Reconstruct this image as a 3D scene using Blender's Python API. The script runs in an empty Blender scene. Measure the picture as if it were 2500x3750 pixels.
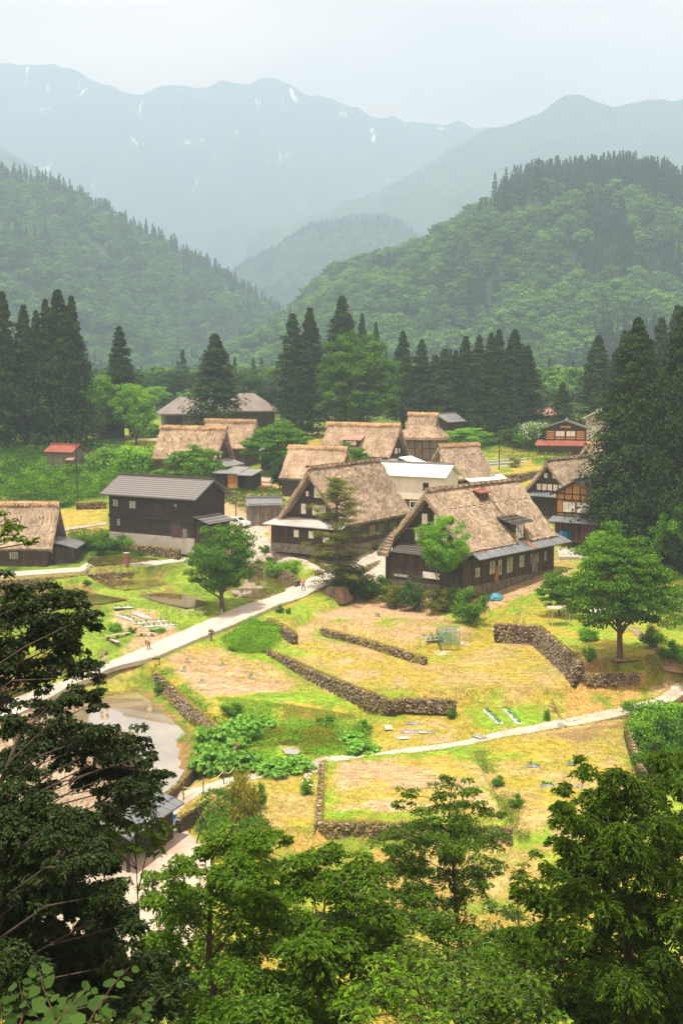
import bpy, math, random
import numpy as np
R = math.radians
rs = np.random.RandomState(7)
random.seed(7)
sc = bpy.context.scene
col = sc.collection

# ---------------------------------------------------------------- camera, light, exposure
FPX = 4700.0                      # focal length in photo pixels (photo 2500 x 3750)
PITCH = math.atan(525 / FPX)
cam_d = bpy.data.cameras.new("camera")
cam = bpy.data.objects.new("camera", cam_d); col.objects.link(cam)
cam_d.sensor_fit = 'VERTICAL'; cam_d.sensor_height = 36.0; cam_d.lens = 36.0 * FPX / 3750
cam_d.clip_start = 0.5; cam_d.clip_end = 9000
cam.location = (0, 0, 0); cam.rotation_euler = (math.pi / 2 - PITCH, 0, 0)
sc.camera = cam
SUN = np.array([-0.12, -0.19, 0.974]); SUN /= np.linalg.norm(SUN)
world = bpy.data.worlds.new("World"); sc.world = world; world.use_nodes = True
wn = world.node_tree
sky = wn.nodes.new('ShaderNodeTexSky'); sky.sky_type = 'NISHITA'; sky.sun_disc = False
sky.sun_elevation = math.asin(SUN[2]); sky.sun_rotation = math.atan2(SUN[0], SUN[1])
sky.air_density = 1.0; sky.dust_density = 6.0; sky.ozone_density = 1.0; sky.altitude = 400
veil = wn.nodes.new('ShaderNodeMix'); veil.data_type = 'RGBA'; veil.inputs[0].default_value = .6; veil.inputs[7].default_value = (29.0, 19.5, 13.5, 1)   # thin bright cloud
cn = wn.nodes.new('ShaderNodeTexNoise'); cn.inputs['Scale'].default_value = 3.0; cn.inputs['Detail'].default_value = 5; ctc = wn.nodes.new('ShaderNodeTexCoord'); cmp_ = wn.nodes.new('ShaderNodeMapping'); cmp_.inputs['Scale'].default_value = (1, 1, 4)
wn.links.new(ctc.outputs['Generated'], cmp_.inputs[0]); wn.links.new(cmp_.outputs[0], cn.inputs[0]); cmr = wn.nodes.new('ShaderNodeMapRange'); cmr.inputs[1].default_value = .3; cmr.inputs[2].default_value = .7; cmr.inputs[3].default_value = .35; cmr.inputs[4].default_value = .85; wn.links.new(cn.outputs[0], cmr.inputs[0]); wn.links.new(cmr.outputs[0], veil.inputs[0])
wn.links.new(sky.outputs[0], veil.inputs[6]); wn.links.new(veil.outputs[2], wn.nodes['Background'].inputs[0])
wn.nodes['Background'].inputs[1].default_value = 0.063
sl = bpy.data.lights.new("sun", 'SUN'); sl.energy = 5.0; sl.angle = R(0.7); sl.color = (1.0, 0.93, 0.77)
sun = bpy.data.objects.new("sun", sl); col.objects.link(sun)
from mathutils import Vector
sun.rotation_euler = Vector(tuple(-SUN)).to_track_quat('-Z', 'Y').to_euler()
sc.view_settings.view_transform = 'Standard'; sc.view_settings.look = 'None'
sc.view_settings.exposure = 0.7; sc.view_settings.gamma = 1.0
sc.cycles.max_bounces = 6; sc.cycles.diffuse_bounces = 3; sc.cycles.glossy_bounces = 2
sc.cycles.transmission_bounces = 3; sc.cycles.volume_bounces = 1; sc.cycles.transparent_max_bounces = 4
sc.cycles.use_denoising = True

# ---------------------------------------------------------------- helpers: noise, pixels -> world
class Noise:
    def __init__(s, seed): s.g = np.random.RandomState(seed).rand(256, 256)
    def __call__(s, x, y):
        x = np.asarray(x, float); y = np.asarray(y, float)
        xi = np.floor(x).astype(int); yi = np.floor(y).astype(int); fx = x - xi; fy = y - yi
        fx = fx * fx * (3 - 2 * fx); fy = fy * fy * (3 - 2 * fy); g = s.g
        a = g[xi % 256, yi % 256]; b = g[(xi + 1) % 256, yi % 256]; c = g[xi % 256, (yi + 1) % 256]; d = g[(xi + 1) % 256, (yi + 1) % 256]
        return (a * (1 - fx) + b * fx) * (1 - fy) + (c * (1 - fx) + d * fx) * fy
N1, N2, N3 = Noise(1), Noise(2), Noise(3)
def fbm(n, x, y, o=4):
    s = 0; a = 1; t = 0
    for i in range(o):
        s = s + a * n(x * 2 ** i + 17 * i, y * 2 ** i + 31 * i); t += a; a *= .5
    return s / t
CT, ST = math.cos(PITCH), math.sin(PITCH)
def ray(px, py):
    a = (px - 1250) / FPX; b = -(py - 1875) / FPX
    return np.array([a, CT + b * ST, -ST + b * CT])
def at_z(px, py, z): d = ray(px, py); return d * (z / d[2])
def at_d(px, py, dist): d = ray(px, py); return d * (dist / d[1])
KD = [-60, 0, 20, 55, 62, 90, 105, 120, 135, 145, 150, 160, 170, 182, 190, 210, 240, 280, 330, 420, 600, 1200, 8000]
KZ = [4, -1.8, -13.2, -33, -33.6, -33.5, -33.2, -32.8, -32.2, -30.9, -30.2, -28.9, -27.9, -26.5, -24.9, -22.2, -20, -17, -14.5, -11, -12, -30, -40]
def base_h(x, y):
    y = np.asarray(y, float)
    z = (np.interp(y, KD, KZ) + np.interp(y - 4, KD, KZ) + np.interp(y + 4, KD, KZ)) / 3
    return z + (fbm(N1, np.asarray(x) * .05, y * .05, 3) - .5) * np.clip((y - 120) / 300, 0, 1) * .8
def poly_sd(P, X, Y):
    """distance to polygon P (outside), 0 inside"""
    X = np.asarray(X, float); Y = np.asarray(Y, float)
    ins = np.zeros(X.shape, bool); dm = np.full(X.shape, 1e9); n = len(P)
    for i in range(n):
        x1, y1 = P[i]; x2, y2 = P[(i + 1) % n]
        c = ((y1 > Y) != (y2 > Y)) & (X < (x2 - x1) * (Y - y1) / ((y2 - y1) or 1e-9) + x1); ins ^= c
        dx, dy = x2 - x1, y2 - y1; L = dx * dx + dy * dy + 1e-9
        t = np.clip(((X - x1) * dx + (Y - y1) * dy) / L, 0, 1)
        dm = np.minimum(dm, np.hypot(X - x1 - t * dx, Y - y1 - t * dy))
    return np.where(ins, -dm, dm)
MODS = []
def at_plane(px, py, pl): d = ray(px, py); return d * (pl[0] / (d[2] - pl[1] * d[1]))      # plane z = pl[0] + pl[1] * y
def slope(y1, z1, y2, z2): b = (z2 - z1) / (y2 - y1); return (z1 - b * y1, b)
def add_mod(pts, z, w):
    pl = z if isinstance(z, tuple) else (z, 0.0); MODS.append(([tuple(at_plane(px, py, pl)[:2]) for px, py in pts], pl, w))
# lowered paddies and raised terraces (photo outlines taken to the plane they lie in), later ones win
add_mod([(40, 2155), (150, 2147), (287, 2147), (367, 2172), (482, 2193), (402, 2212), (304, 2220), (200, 2240), (30, 2250), (-200, 2250), (-200, 2170)], -28.75, .6)
add_mod([(344, 2124), (580, 2120), (643, 2143), (545, 2155), (459, 2165), (402, 2155)], -28.75, 1.5)
add_mod([(499, 2177), (637, 2164), (717, 2190), (775, 2209), (683, 2231), (574, 2206)], -29.0, 1.5)
add_mod([(922, 2098), (1004, 2098), (1106, 2133), (1075, 2162), (968, 2199), (851, 2187), (820, 2139)], -28.95, 1.6)
add_mod([(327, 2037), (436, 2032), (597, 2043), (516, 2062), (344, 2074), (310, 2060)], -26.7, .8)
add_mod([(-100, 2395), (200, 2372), (330, 2420), (240, 2470), (100, 2520), (-100, 2560)], -32.3, 2)
add_mod([(330, 2560), (390, 2542), (508, 2524), (560, 2560), (650, 2640), (750, 2735), (660, 2880), (560, 2960), (60, 2760), (-100, 2720), (-100, 2640)], -34.2, 3.2)
add_mod([(560, 2960), (660, 2985), (730, 3060), (800, 3130), (760, 3330), (700, 3560), (-200, 3600), (-400, 3300), (-300, 2900), (0, 2800), (330, 2840), (500, 2930)], -34.6, 2.0)
add_mod([(720, 2700), (760, 2660), (1000, 2630), (1300, 2640), (1390, 2760), (1180, 2790), (900, 2830), (740, 2790)], -33.7, 2.5)
Z1 = -31.05                        # the big central terrace
add_mod([(981, 2370), (1113, 2285), (1300, 2330), (1480, 2385), (1560, 2410), (1700, 2340), (1850, 2325), (1960, 2350), (2128, 2490), (2030, 2505), (1975, 2560), (1740, 2560), (1463, 2553), (1432, 2560), (1200, 2470)], Z1, .35)
Z5 = slope(112, -33.1, 122, -32.2); Z6 = slope(116, -32.9, 128, -31.0)
add_mod([(1405, 2620), (1470, 2600), (1640, 2590), (1735, 2710), (1640, 2730), (1440, 2745)], slope(108, -33.4, 121, -32.5), .5)
add_mod([(1645, 2588), (1740, 2572), (1980, 2560), (2055, 2650), (1735, 2705)], Z5, .35)
add_mod([(1982, 2505), (2128, 2490), (2360, 2475), (2500, 2500), (2440, 2560), (2330, 2598), (2052, 2640)], Z6, .5)
add_mod([(2131, 2465), (2340, 2462), (2440, 2430), (2250, 2390), (2120, 2415)], -30.0, .35)
Z7 = -28.8
add_mod([(1812, 2277), (1973, 2287), (2131, 2421), (2250, 2410), (2420, 2400), (2800, 2400), (2800, 2150), (1900, 2175)], Z7, .4)
Z8 = -32.2
add_mod([(1190, 2776), (1173, 3002), (1403, 3009), (1875, 3028), (1860, 2985), (1735, 2752), (1700, 2742)], Z8, .35)
add_mod([(1760, 2765), (2050, 2700), (2290, 2665), (2350, 2820), (2500, 2900), (2500, 3010), (2000, 3010), (1900, 2985)], -32.9, 1.6)
add_mod([(1080, 2300), (1200, 2290), (1290, 2290), (1500, 2350), (1660, 2340), (1720, 2300), (1500, 2220), (1300, 2200)], -30.0, .9)
_W0 = [min(p[0] for p in m[0]) for m in MODS]
def height(x, y):
    x = np.asarray(x, float); y = np.asarray(y, float); h = base_h(x, y)
    for P, pl, w in MODS:
        z = pl[0] + pl[1] * y
        xs = [p[0] for p in P]; ys = [p[1] for p in P]
        m = (x > min(xs) - w) & (x < max(xs) + w) & (y > min(ys) - w) & (y < max(ys) + w)
        if not np.any(m): continue
        if h.ndim == 0:
            d = poly_sd(P, x, y); k = np.clip(1 - d / w, 0, 1)
            if w > .5: k = k * k * (3 - 2 * k)
            h = h * (1 - k) + z * k
        else:
            d = poly_sd(P, x[m], y[m]); k = np.clip(1 - d / w, 0, 1)
            if w > .5: k = k * k * (3 - 2 * k)
            h[m] = h[m] * (1 - k) + z[m] * k
    return h
_YS = np.arange(60, 600, .25)
def G(px, py, d=0.0):
    """the point where the photo's ray meets the ground (d = height above it)"""
    r = ray(px, py); xs = r[0] / r[1] * _YS; zs = r[2] / r[1] * _YS
    h = height(xs, _YS) + d; i = np.argmax(zs < h)
    if not np.any(zs < h): i = len(_YS) - 1
    return np.array([xs[i], _YS[i], h[i]])
def gz(x, y): return float(height(np.array([x]), np.array([y]))[0])

# ---------------------------------------------------------------- helpers: mesh building
class MB:
    def __init__(s): s.v = []; s.f = []; s.n = 0; s.t = []
    def add(s, V, Fs, tint=None):
        V = np.asarray(V, float).reshape(-1, 3); Fs = np.asarray(Fs, int)
        if Fs.ndim == 1: Fs = Fs[None]
        s.v.append(V); s.f.append(Fs + s.n); s.n += len(V)
        s.t.append(np.full(len(Fs), .5) if tint is None else np.broadcast_to(np.asarray(tint, float), (len(Fs),)))
        return s
    def box(s, lo, hi, rz=0, c=(0, 0), tint=None):
        x0, y0, z0 = lo; x1, y1, z1 = hi
        V = np.array([(x0, y0, z0), (x1, y0, z0), (x1, y1, z0), (x0, y1, z0), (x0, y0, z1), (x1, y0, z1), (x1, y1, z1), (x0, y1, z1)], float)
        if rz:
            ca, sa = math.cos(rz), math.sin(rz); x = V[:, 0] - c[0]; y = V[:, 1] - c[1]
            V[:, 0] = c[0] + ca * x - sa * y; V[:, 1] = c[1] + sa * x + ca * y
        return s.add(V, BOXF, tint)
    def hexa(s, V, tint=None): return s.add(V, BOXF, tint)
    def slab(s, q, t, tint=None):
        """quad q (4 corners, upper side) with thickness t downwards"""
        q = np.asarray(q, float); lo = q - np.array([0, 0, t]); return s.add(np.vstack([lo, q]), BOXF, tint)
    def tube(s, P, rad, n=6, tint=None):
        P = np.asarray(P, float); k = len(P); rad = np.broadcast_to(np.asarray(rad, float), (k,))
        T = np.gradient(P, axis=0); T /= np.linalg.norm(T, axis=1)[:, None] + 1e-9
        up = np.array([0, 0, 1.]) if abs(T[0, 2]) < .9 else np.array([1., 0, 0])
        A = np.cross(T, up); A /= np.linalg.norm(A, axis=1)[:, None] + 1e-9; B = np.cross(T, A)
        th = np.arange(n) / n * 2 * math.pi
        V = P[:, None] + rad[:, None, None] * (np.cos(th)[None, :, None] * A[:, None] + np.sin(th)[None, :, None] * B[:, None])
        i, j = np.meshgrid(np.arange(k - 1), np.arange(n), indexing='ij'); i = i.ravel(); j = j.ravel(); j2 = (j + 1) % n
        s.add(V.reshape(-1, 3), np.stack([i * n + j, i * n + j2, (i + 1) * n + j2, (i + 1) * n + j], 1), tint)
        s.v.append(np.array([P[0], P[-1]])); b = s.n; s.n += 2; b0 = b - k * n
        jj = np.arange(n); j2 = (jj + 1) % n
        s.f.append(np.stack([np.full(n, b), b0 + j2, b0 + jj], 1)); s.t.append(np.full(n, .5))
        e0 = b0 + (k - 1) * n; s.f.append(np.stack([np.full(n, b + 1), e0 + jj, e0 + j2], 1)); s.t.append(np.full(n, .5))
        return s
    def grid(s, V, nu, nv, tint=None):
        i, j = np.meshgrid(np.arange(nu - 1), np.arange(nv - 1), indexing='ij'); a = (i * nv + j).ravel()
        return s.add(V, np.stack([a, a + nv, a + nv + 1, a + 1], 1), tint)
    def mesh(s, name, mats, smooth=False):
        me = bpy.data.meshes.new(name)
        V = np.vstack(s.v); lo = np.concatenate([f.ravel() for f in s.f]); ln = np.concatenate([np.full(len(f), f.shape[1]) for f in s.f])
        me.vertices.add(len(V)); me.vertices.foreach_set('co', V.astype(np.float32).ravel())
        me.loops.add(len(lo)); me.loops.foreach_set('vertex_index', lo.astype(np.int32))
        me.polygons.add(len(ln)); st = np.concatenate([[0], np.cumsum(ln)[:-1]])
        me.polygons.foreach_set('loop_start', st.astype(np.int32)); me.polygons.foreach_set('loop_total', ln.astype(np.int32))
        me.polygons.foreach_set('use_smooth', np.full(len(ln), smooth))
        a = me.attributes.new('tint', 'FLOAT', 'FACE'); a.data.foreach_set('value', np.concatenate(s.t).astype(np.float32))
        me.update(calc_edges=True); me.validate()
        me.materials.append(mats)
        return me
    def build(s, name, mat, parent=None, smooth=False, xf=None):
        return link(name, s.mesh(name, mat, smooth), parent)
BOXF = np.array([(0, 3, 2, 1), (4, 5, 6, 7), (0, 1, 5, 4), (1, 2, 6, 5), (2, 3, 7, 6), (3, 0, 4, 7)])
def link(name, me, parent=None):
    o = bpy.data.objects.new(name, me); col.objects.link(o)
    if parent is not None: o.parent = parent
    return o
def empty(name, loc, rz=0, label=None, cat=None, group=None, scale=None):
    o = bpy.data.objects.new(name, None); col.objects.link(o); o.location = tuple(loc); o.rotation_euler = (0, 0, rz)
    if scale: o.scale = (scale,) * 3 if not hasattr(scale, '__len__') else scale
    return tag(o, label, cat, group)
def tag(o, label=None, cat=None, group=None, kind=None):
    if label: o['label'] = label
    if cat: o['category'] = cat
    if group: o['group'] = group
    if kind: o['kind'] = kind
    return o

# ---------------------------------------------------------------- materials
def newmat(name):
    m = bpy.data.materials.new(name); m.use_nodes = True; nt = m.node_tree
    return m, nt, nt.nodes['Principled BSDF'], nt.nodes.new, nt.links.new
def mat(name, c1, c2=None, scale=1.0, rough=.85, bump=0.0, stretch=(1, 1, 1), detail=6, metal=0, tint=0.0, contrast=(.35, .65), spec=.3, attr=None, bscale=None, rot=None):
    m, nt, b, nn, lk = newmat(name)
    tc = nn('ShaderNodeTexCoord'); mp = nn('ShaderNodeMapping'); mp.inputs['Scale'].default_value = stretch
    if rot: mp.inputs['Rotation'].default_value = rot
    lk(tc.outputs['Object'], mp.inputs[0])
    no = nn('ShaderNodeTexNoise'); no.inputs['Scale'].default_value = scale; no.inputs['Detail'].default_value = detail; no.inputs['Roughness'].default_value = .65
    lk(mp.outputs[0], no.inputs['Vector'])
    cr = nn('ShaderNodeValToRGB'); e = cr.color_ramp.elements; e[0].position, e[1].position = contrast
    e[0].color = (*c1, 1); e[1].color = (*(c2 or c1), 1); lk(no.outputs[0], cr.inputs[0]); out = cr.outputs[0]
    if attr:
        at = nn('ShaderNodeAttribute'); at.attribute_name = attr
        mx = nn('ShaderNodeMix'); mx.data_type = 'RGBA'; mx.blend_type = 'MULTIPLY'; mx.inputs[0].default_value = 1
        lk(at.outputs['Color'], mx.inputs[6]); lk(out, mx.inputs[7]); out = mx.outputs[2]
    if tint:
        at = nn('ShaderNodeAttribute'); at.attribute_name = 'tint'
        mr = nn('ShaderNodeMapRange'); mr.inputs[3].default_value = 1 - tint; mr.inputs[4].default_value = 1 + tint; lk(at.outputs['Fac'], mr.inputs[0])
        mx = nn('ShaderNodeVectorMath'); mx.operation = 'SCALE'; lk(out, mx.inputs[0]); lk(mr.outputs[0], mx.inputs[3]); out = mx.outputs[0]
    lk(out, b.inputs['Base Color']); b.inputs['Roughness'].default_value = rough; b.inputs['Metallic'].default_value = metal
    b.inputs['Specular IOR Level'].default_value = spec
    if bump:
        n2 = nn('ShaderNodeTexNoise'); n2.inputs['Scale'].default_value = bscale or scale * 2; n2.inputs['Detail'].default_value = 5; lk(mp.outputs[0], n2.inputs['Vector'])
        bp = nn('ShaderNodeBump'); bp.inputs['Strength'].default_value = 1; bp.inputs['Distance'].default_value = bump; lk(n2.outputs[0], bp.inputs['Height']); lk(bp.outputs[0], b.inputs['Normal'])
    return m
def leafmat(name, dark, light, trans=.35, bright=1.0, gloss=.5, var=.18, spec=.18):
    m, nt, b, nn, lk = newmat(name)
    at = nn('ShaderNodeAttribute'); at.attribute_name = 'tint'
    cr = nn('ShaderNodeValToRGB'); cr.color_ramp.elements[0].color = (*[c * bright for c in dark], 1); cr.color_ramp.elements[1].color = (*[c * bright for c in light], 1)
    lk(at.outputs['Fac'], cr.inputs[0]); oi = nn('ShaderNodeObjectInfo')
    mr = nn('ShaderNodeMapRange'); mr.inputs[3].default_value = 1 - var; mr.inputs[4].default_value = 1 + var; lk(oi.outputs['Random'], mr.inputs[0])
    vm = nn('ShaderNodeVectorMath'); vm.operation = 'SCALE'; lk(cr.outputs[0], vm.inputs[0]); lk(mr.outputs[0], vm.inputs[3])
    lk(vm.outputs[0], b.inputs['Base Color']); b.inputs['Roughness'].default_value = gloss; b.inputs['Specular IOR Level'].default_value = spec
    tr = nn('ShaderNodeBsdfTranslucent'); hs = nn('ShaderNodeVectorMath'); hs.operation = 'MULTIPLY'; hs.inputs[1].default_value = (1.5, 1.5, .5)
    lk(vm.outputs[0], hs.inputs[0]); lk(hs.outputs[0], tr.inputs[0])
    mx = nn('ShaderNodeMixShader'); mx.inputs[0].default_value = trans; lk(b.outputs[0], mx.inputs[1]); lk(tr.outputs[0], mx.inputs[2])
    lk(mx.outputs[0], nt.nodes['Material Output'].inputs[0]); return m

M = {}
M['ground'] = mat('ground_cover', (.62, .62, .62), (1.3, 1.3, 1.3), scale=1.6, detail=14, rough=.95, bump=.16, bscale=2.5, attr='cover', spec=.1)
M['road'] = mat('pale_paving', (.34, .31, .27), (.50, .46, .41), scale=.5, detail=14, rough=.9, bump=.015, bscale=6)
M['path'] = mat('worn_concrete', (.32, .27, .21), (.48, .43, .37), scale=.8, detail=10, rough=.9, bump=.02, bscale=4)
M['gravel'] = mat('gravel', (.30, .235, .185), (.44, .365, .30), scale=.6, detail=12, rough=.95, bump=.05, bscale=6)
M['hill'] = mat('hill_soil', (.012, .028, .010), (.03, .05, .015), scale=.03, rough=.95)
M['far'] = mat('far_slope', (.03, .06, .03), (.06, .10, .04), scale=.012, detail=8, rough=1, bump=12, bscale=.02)

# ---------------------------------------------------------------- ground sheet with its cover colours
C = dict(mown=(.31, .255, .04), tan=(.36, .265, .11), straw=(.35, .27, .06), green=(.13, .20, .022), bright=(.17, .29, .02), dark=(.035, .07, .015), dirt=(.41, .27, .165), soil=(.24, .15, .085),
         orange=(.40, .24, .08), mud=(.30, .20, .08), earth=(.40, .28, .17), lawn=(.20, .28, .03), gravel=(.40, .335, .27), yard=(.43, .375, .32))
# zone: (outline in photo pixels, cover a, cover b, share of b, feather m)
ZONES = [
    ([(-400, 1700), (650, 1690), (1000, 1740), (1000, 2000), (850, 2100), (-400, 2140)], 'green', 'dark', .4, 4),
    ([(1000, 1560), (2600, 1560), (2600, 1760), (1000, 1800)], 'green', 'straw', .5, 4),
    ([(390, 1690), (700, 1700), (1000, 1760), (1100, 1900), (1010, 2010), (750, 2030), (680, 1860)], 'earth', 'straw', .35, 2),
    ([(0, 1880), (390, 1860), (390, 1980), (250, 1960), (0, 1990)], 'straw', 'green', .35, 3),
    ([(-100, 2135), (640, 2085), (960, 2060), (1150, 2120), (960, 2230), (380, 2450), (-100, 2600)], 'green', 'lawn', .5, 1.5),
    ([(850, 1895), (960, 1895), (980, 1985), (1100, 2010), (1330, 2010), (1500, 1900), (1440, 2130), (1260, 2150), (1180, 2110), (1090, 2050), (900, 2060), (690, 2064), (690, 2040), (860, 2030)], 'yard', 'gravel', .15, .5),
    ([(1430, 2230), (1750, 2190), (2200, 2060), (2600, 2050), (2600, 2420), (2120, 2400), (1960, 2290), (1800, 2290), (1560, 2420)], 'lawn', 'mown', .5, 2),
    ([(1450, 2120), (1720, 2180), (2090, 2080), (2090, 2120), (1760, 2240), (1450, 2240)], 'earth', 'dirt', .5, 1),
    ([(1080, 2300), (1290, 2290), (1500, 2350), (1690, 2360), (1720, 2300), (1500, 2220), (1300, 2200)], 'dirt', 'lawn', .35, 1.2),
    ([(560, 2420), (690, 2385), (780, 2400), (830, 2440), (920, 2455), (1000, 2480), (1085, 2500), (1060, 2530), (900, 2540), (740, 2550), (690, 2520), (610, 2450)], 'dirt', 'dirt', .3, .35),
    ([(800, 2340), (930, 2270), (1050, 2310), (1000, 2370), (1100, 2470), (1230, 2530), (1150, 2510), (960, 2420), (860, 2400), (800, 2370)], 'bright', 'green', .3, .6),
    ([(1040, 2350), (1120, 2300), (1400, 2390), (1640, 2440), (1640, 2500), (1500, 2530), (1380, 2510), (1240, 2450)], 'dirt', 'straw', .55, 1.5),
    ([(1690, 2400), (1850, 2340), (1960, 2360), (2110, 2480), (1960, 2550), (1560, 2550), (1640, 2450)], 'straw', 'tan', .5, 1.5),
    ([(790, 2560), (1160, 2520), (1320, 2610), (1240, 2620), (1090, 2570), (1000, 2640), (830, 2620)], 'bright', 'green', .3, .7),
    ([(1000, 2590), (1100, 2570), (1270, 2620), (1200, 2650), (1010, 2650)], 'mown', 'tan', .5, .6),
    ([(720, 2620), (830, 2640), (1000, 2640), (1310, 2640), (1400, 2760), (1180, 2790), (860, 2850), (700, 2800)], 'green', 'bright', .5, 1),
    ([(930, 2700), (1190, 2690), (1160, 2740), (950, 2740)], 'orange', 'green', .5, .8),
    ([(1440, 2640), (1600, 2630), (1680, 2680), (1640, 2720), (1450, 2730)], 'dirt', 'mown', .5, .8),
    ([(1700, 2600), (1900, 2590), (1990, 2620), (2030, 2650), (1790, 2680), (1740, 2660)], 'bright', 'mown', .4, 1.2),
    ([(2010, 2520), (2360, 2490), (2420, 2560), (2330, 2600), (2080, 2640)], 'orange', 'green', .4, 1),
    ([(2390, 2500), (2450, 2470), (2560, 2560), (2560, 2640), (2400, 2620)], 'earth', 'straw', .4, 1),
    ([(2250, 2410), (2500, 2390), (2400, 2470), (2150, 2460)], 'dark', 'lawn', .4, 1),  # shadow of the big spreading tree, painted into the ground colour
    ([(2280, 2640), (2600, 2600), (2600, 2950), (2360, 2860)], 'green', 'bright', .4, 1),
    ([(1235, 2790), (1640, 2770), (1730, 2840), (1790, 2940), (1740, 2990), (1230, 2970)], 'dirt', 'straw', .5, .8),
    ([(1800, 2790), (2270, 2720), (2300, 2860), (2200, 2960), (1890, 2950)], 'mown', 'tan', .55, 1.2),
    ([(2000, 2690), (2280, 2640), (2290, 2700), (2100, 2720)], 'soil', 'mown', .4, .8),
    ([(980, 2860), (1150, 2830), (1150, 3040), (960, 3060)], 'tan', 'mown', .45, .8),
    ([(1000, 3040), (1500, 3040), (1500, 3180), (1000, 3180)], 'orange', 'green', .5, 1),
    ([(1850, 3010), (2200, 3000), (2100, 3120), (1900, 3120)], 'bright', 'dirt', .5, 1),
    ([(1192, 2776), (1232, 2778), (1222, 2950), (1180, 3000)], 'bright', 'mown', .35, .4),
    ([(1192, 2776), (1700, 2742), (1715, 2758), (1232, 2794)], 'bright', 'green', .3, .4),
    ([(1176, 2966), (1860, 2992), (1872, 3024), (1175, 3002)], 'lawn', 'bright', .5, .4),
    ([(1715, 2745), (1760, 2745), (1890, 2985), (1850, 3000)], 'tan', 'green', .5, .5),
    ([(1600, 3300), (2000, 3300), (2100, 3600), (1500, 3600)], 'orange', 'green', .45, 2),
    ([(600, 2400), (380, 2540), (300, 2560), (200, 2600), (-100, 2650), (-100, 2720), (700, 2700), (860, 2740)], 'green', 'mown', .4, 1),
    ([(460, 2490), (620, 2440), (760, 2560), (870, 2700), (760, 2740), (650, 2640), (560, 2530)], 'green', 'mown', .5, .8),
    ([(480, 1580), (660, 1570), (640, 1600), (560, 1640), (470, 1620)], 'lawn', 'lawn', .5, 1),
    ([(420, 2430), (480, 2390), (560, 2380), (680, 2330), (620, 2280), (560, 2235), (420, 2240), (410, 2280), (500, 2330)], 'dirt', 'dirt', .4, .5),
]
xz = np.concatenate([np.arange(-40, 60, 1.2), ]); rows = [-60, -50]; 
while rows[-1] < 7300:
    y = rows[-1]; rows.append(y + (1.2 if y < 62 else max(.3, .0029 * (y + 30)) if y < 430 else .03 * y))
rows = np.array(rows); us = np.linspace(-.62, .62, 640)
X = us[None, :] * (rows[:, None] + 95); Y = np.repeat(rows[:, None], len(us), 1)
Hh = height(X, Y)
rgb = np.zeros(X.shape + (3,)); cc = lambda k: np.array(C[k])
nz = fbm(N2, X * .12, Y * .12, 4); nf = fbm(N3, X * .9, Y * .5, 4)
k = np.clip((nz - .45) * 6 + (nf - .5) * 2, 0, 1)[..., None]; rgb[:] = cc('mown') * (1 - k) + cc('tan') * k
k = np.clip((fbm(N3, X * .2 + 9, Y * .2, 4) - .51) * 8, 0, 1)[..., None]; rgb[:] = rgb * (1 - k) + cc('lawn') * k
k = np.clip((Y - 175) / 20, 0, 1)[..., None]; g2 = np.clip((nz - .4) * 6, 0, 1)[..., None]; rgb[:] = rgb * (1 - k) + k * (cc('green') * (1 - g2) + cc('lawn') * g2)
k = np.clip((Y - 335) / 40, 0, 1)[..., None]; rgb[:] = rgb * (1 - k) + k * cc('dark')
k = np.clip((60 - Y) / 4, 0, 1)[..., None]; rgb[:] = rgb * (1 - k) + k * (cc('dark') * .6 + .4 * cc('soil'))
JX = X + (fbm(N1, X * .8, Y * .8, 3) - .5) * 1.6; JY = Y + (fbm(N2, X * .8 + 50, Y * .8, 3) - .5) * 2.4
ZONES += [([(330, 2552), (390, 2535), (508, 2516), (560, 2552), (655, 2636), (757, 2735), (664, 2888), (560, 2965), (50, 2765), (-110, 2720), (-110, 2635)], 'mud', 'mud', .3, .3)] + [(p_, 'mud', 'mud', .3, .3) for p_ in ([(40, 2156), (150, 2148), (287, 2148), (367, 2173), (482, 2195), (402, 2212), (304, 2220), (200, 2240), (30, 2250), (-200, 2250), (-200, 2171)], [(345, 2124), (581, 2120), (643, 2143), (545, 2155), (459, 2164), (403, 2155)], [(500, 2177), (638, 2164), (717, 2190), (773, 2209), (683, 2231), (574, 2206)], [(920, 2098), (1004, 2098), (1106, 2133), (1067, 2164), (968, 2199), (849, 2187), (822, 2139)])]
C['mud'] = (.22, .14, .055)  # brown paddy rims: the bank's dark reflection painted into the ground colour
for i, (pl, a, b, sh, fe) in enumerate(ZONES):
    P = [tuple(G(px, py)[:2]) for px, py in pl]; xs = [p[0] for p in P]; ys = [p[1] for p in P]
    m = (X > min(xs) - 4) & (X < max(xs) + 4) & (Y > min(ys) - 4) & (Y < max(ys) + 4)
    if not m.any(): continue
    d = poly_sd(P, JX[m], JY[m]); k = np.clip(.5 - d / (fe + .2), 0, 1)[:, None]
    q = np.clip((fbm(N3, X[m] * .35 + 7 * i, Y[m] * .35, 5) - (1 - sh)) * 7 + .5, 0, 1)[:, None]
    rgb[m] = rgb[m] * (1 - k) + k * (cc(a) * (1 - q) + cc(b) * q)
FURROWS = [([(1240, 2800), (1640, 2780), (1720, 2830), (1700, 2880), (1500, 2900), (1290, 2890)], 8, .75, .10), ([(1480, 2330), (1640, 2290), (1800, 2320), (1760, 2370), (1600, 2390)], 8, .9, .05), ([(1690, 2400), (1850, 2345), (1960, 2365), (2110, 2480), (1960, 2545), (1560, 2545), (1640, 2450)], 4, 1.1, .05), ([(580, 2430), (690, 2390), (1060, 2500), (900, 2535), (740, 2545)], 3, .6, .03)]
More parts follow.
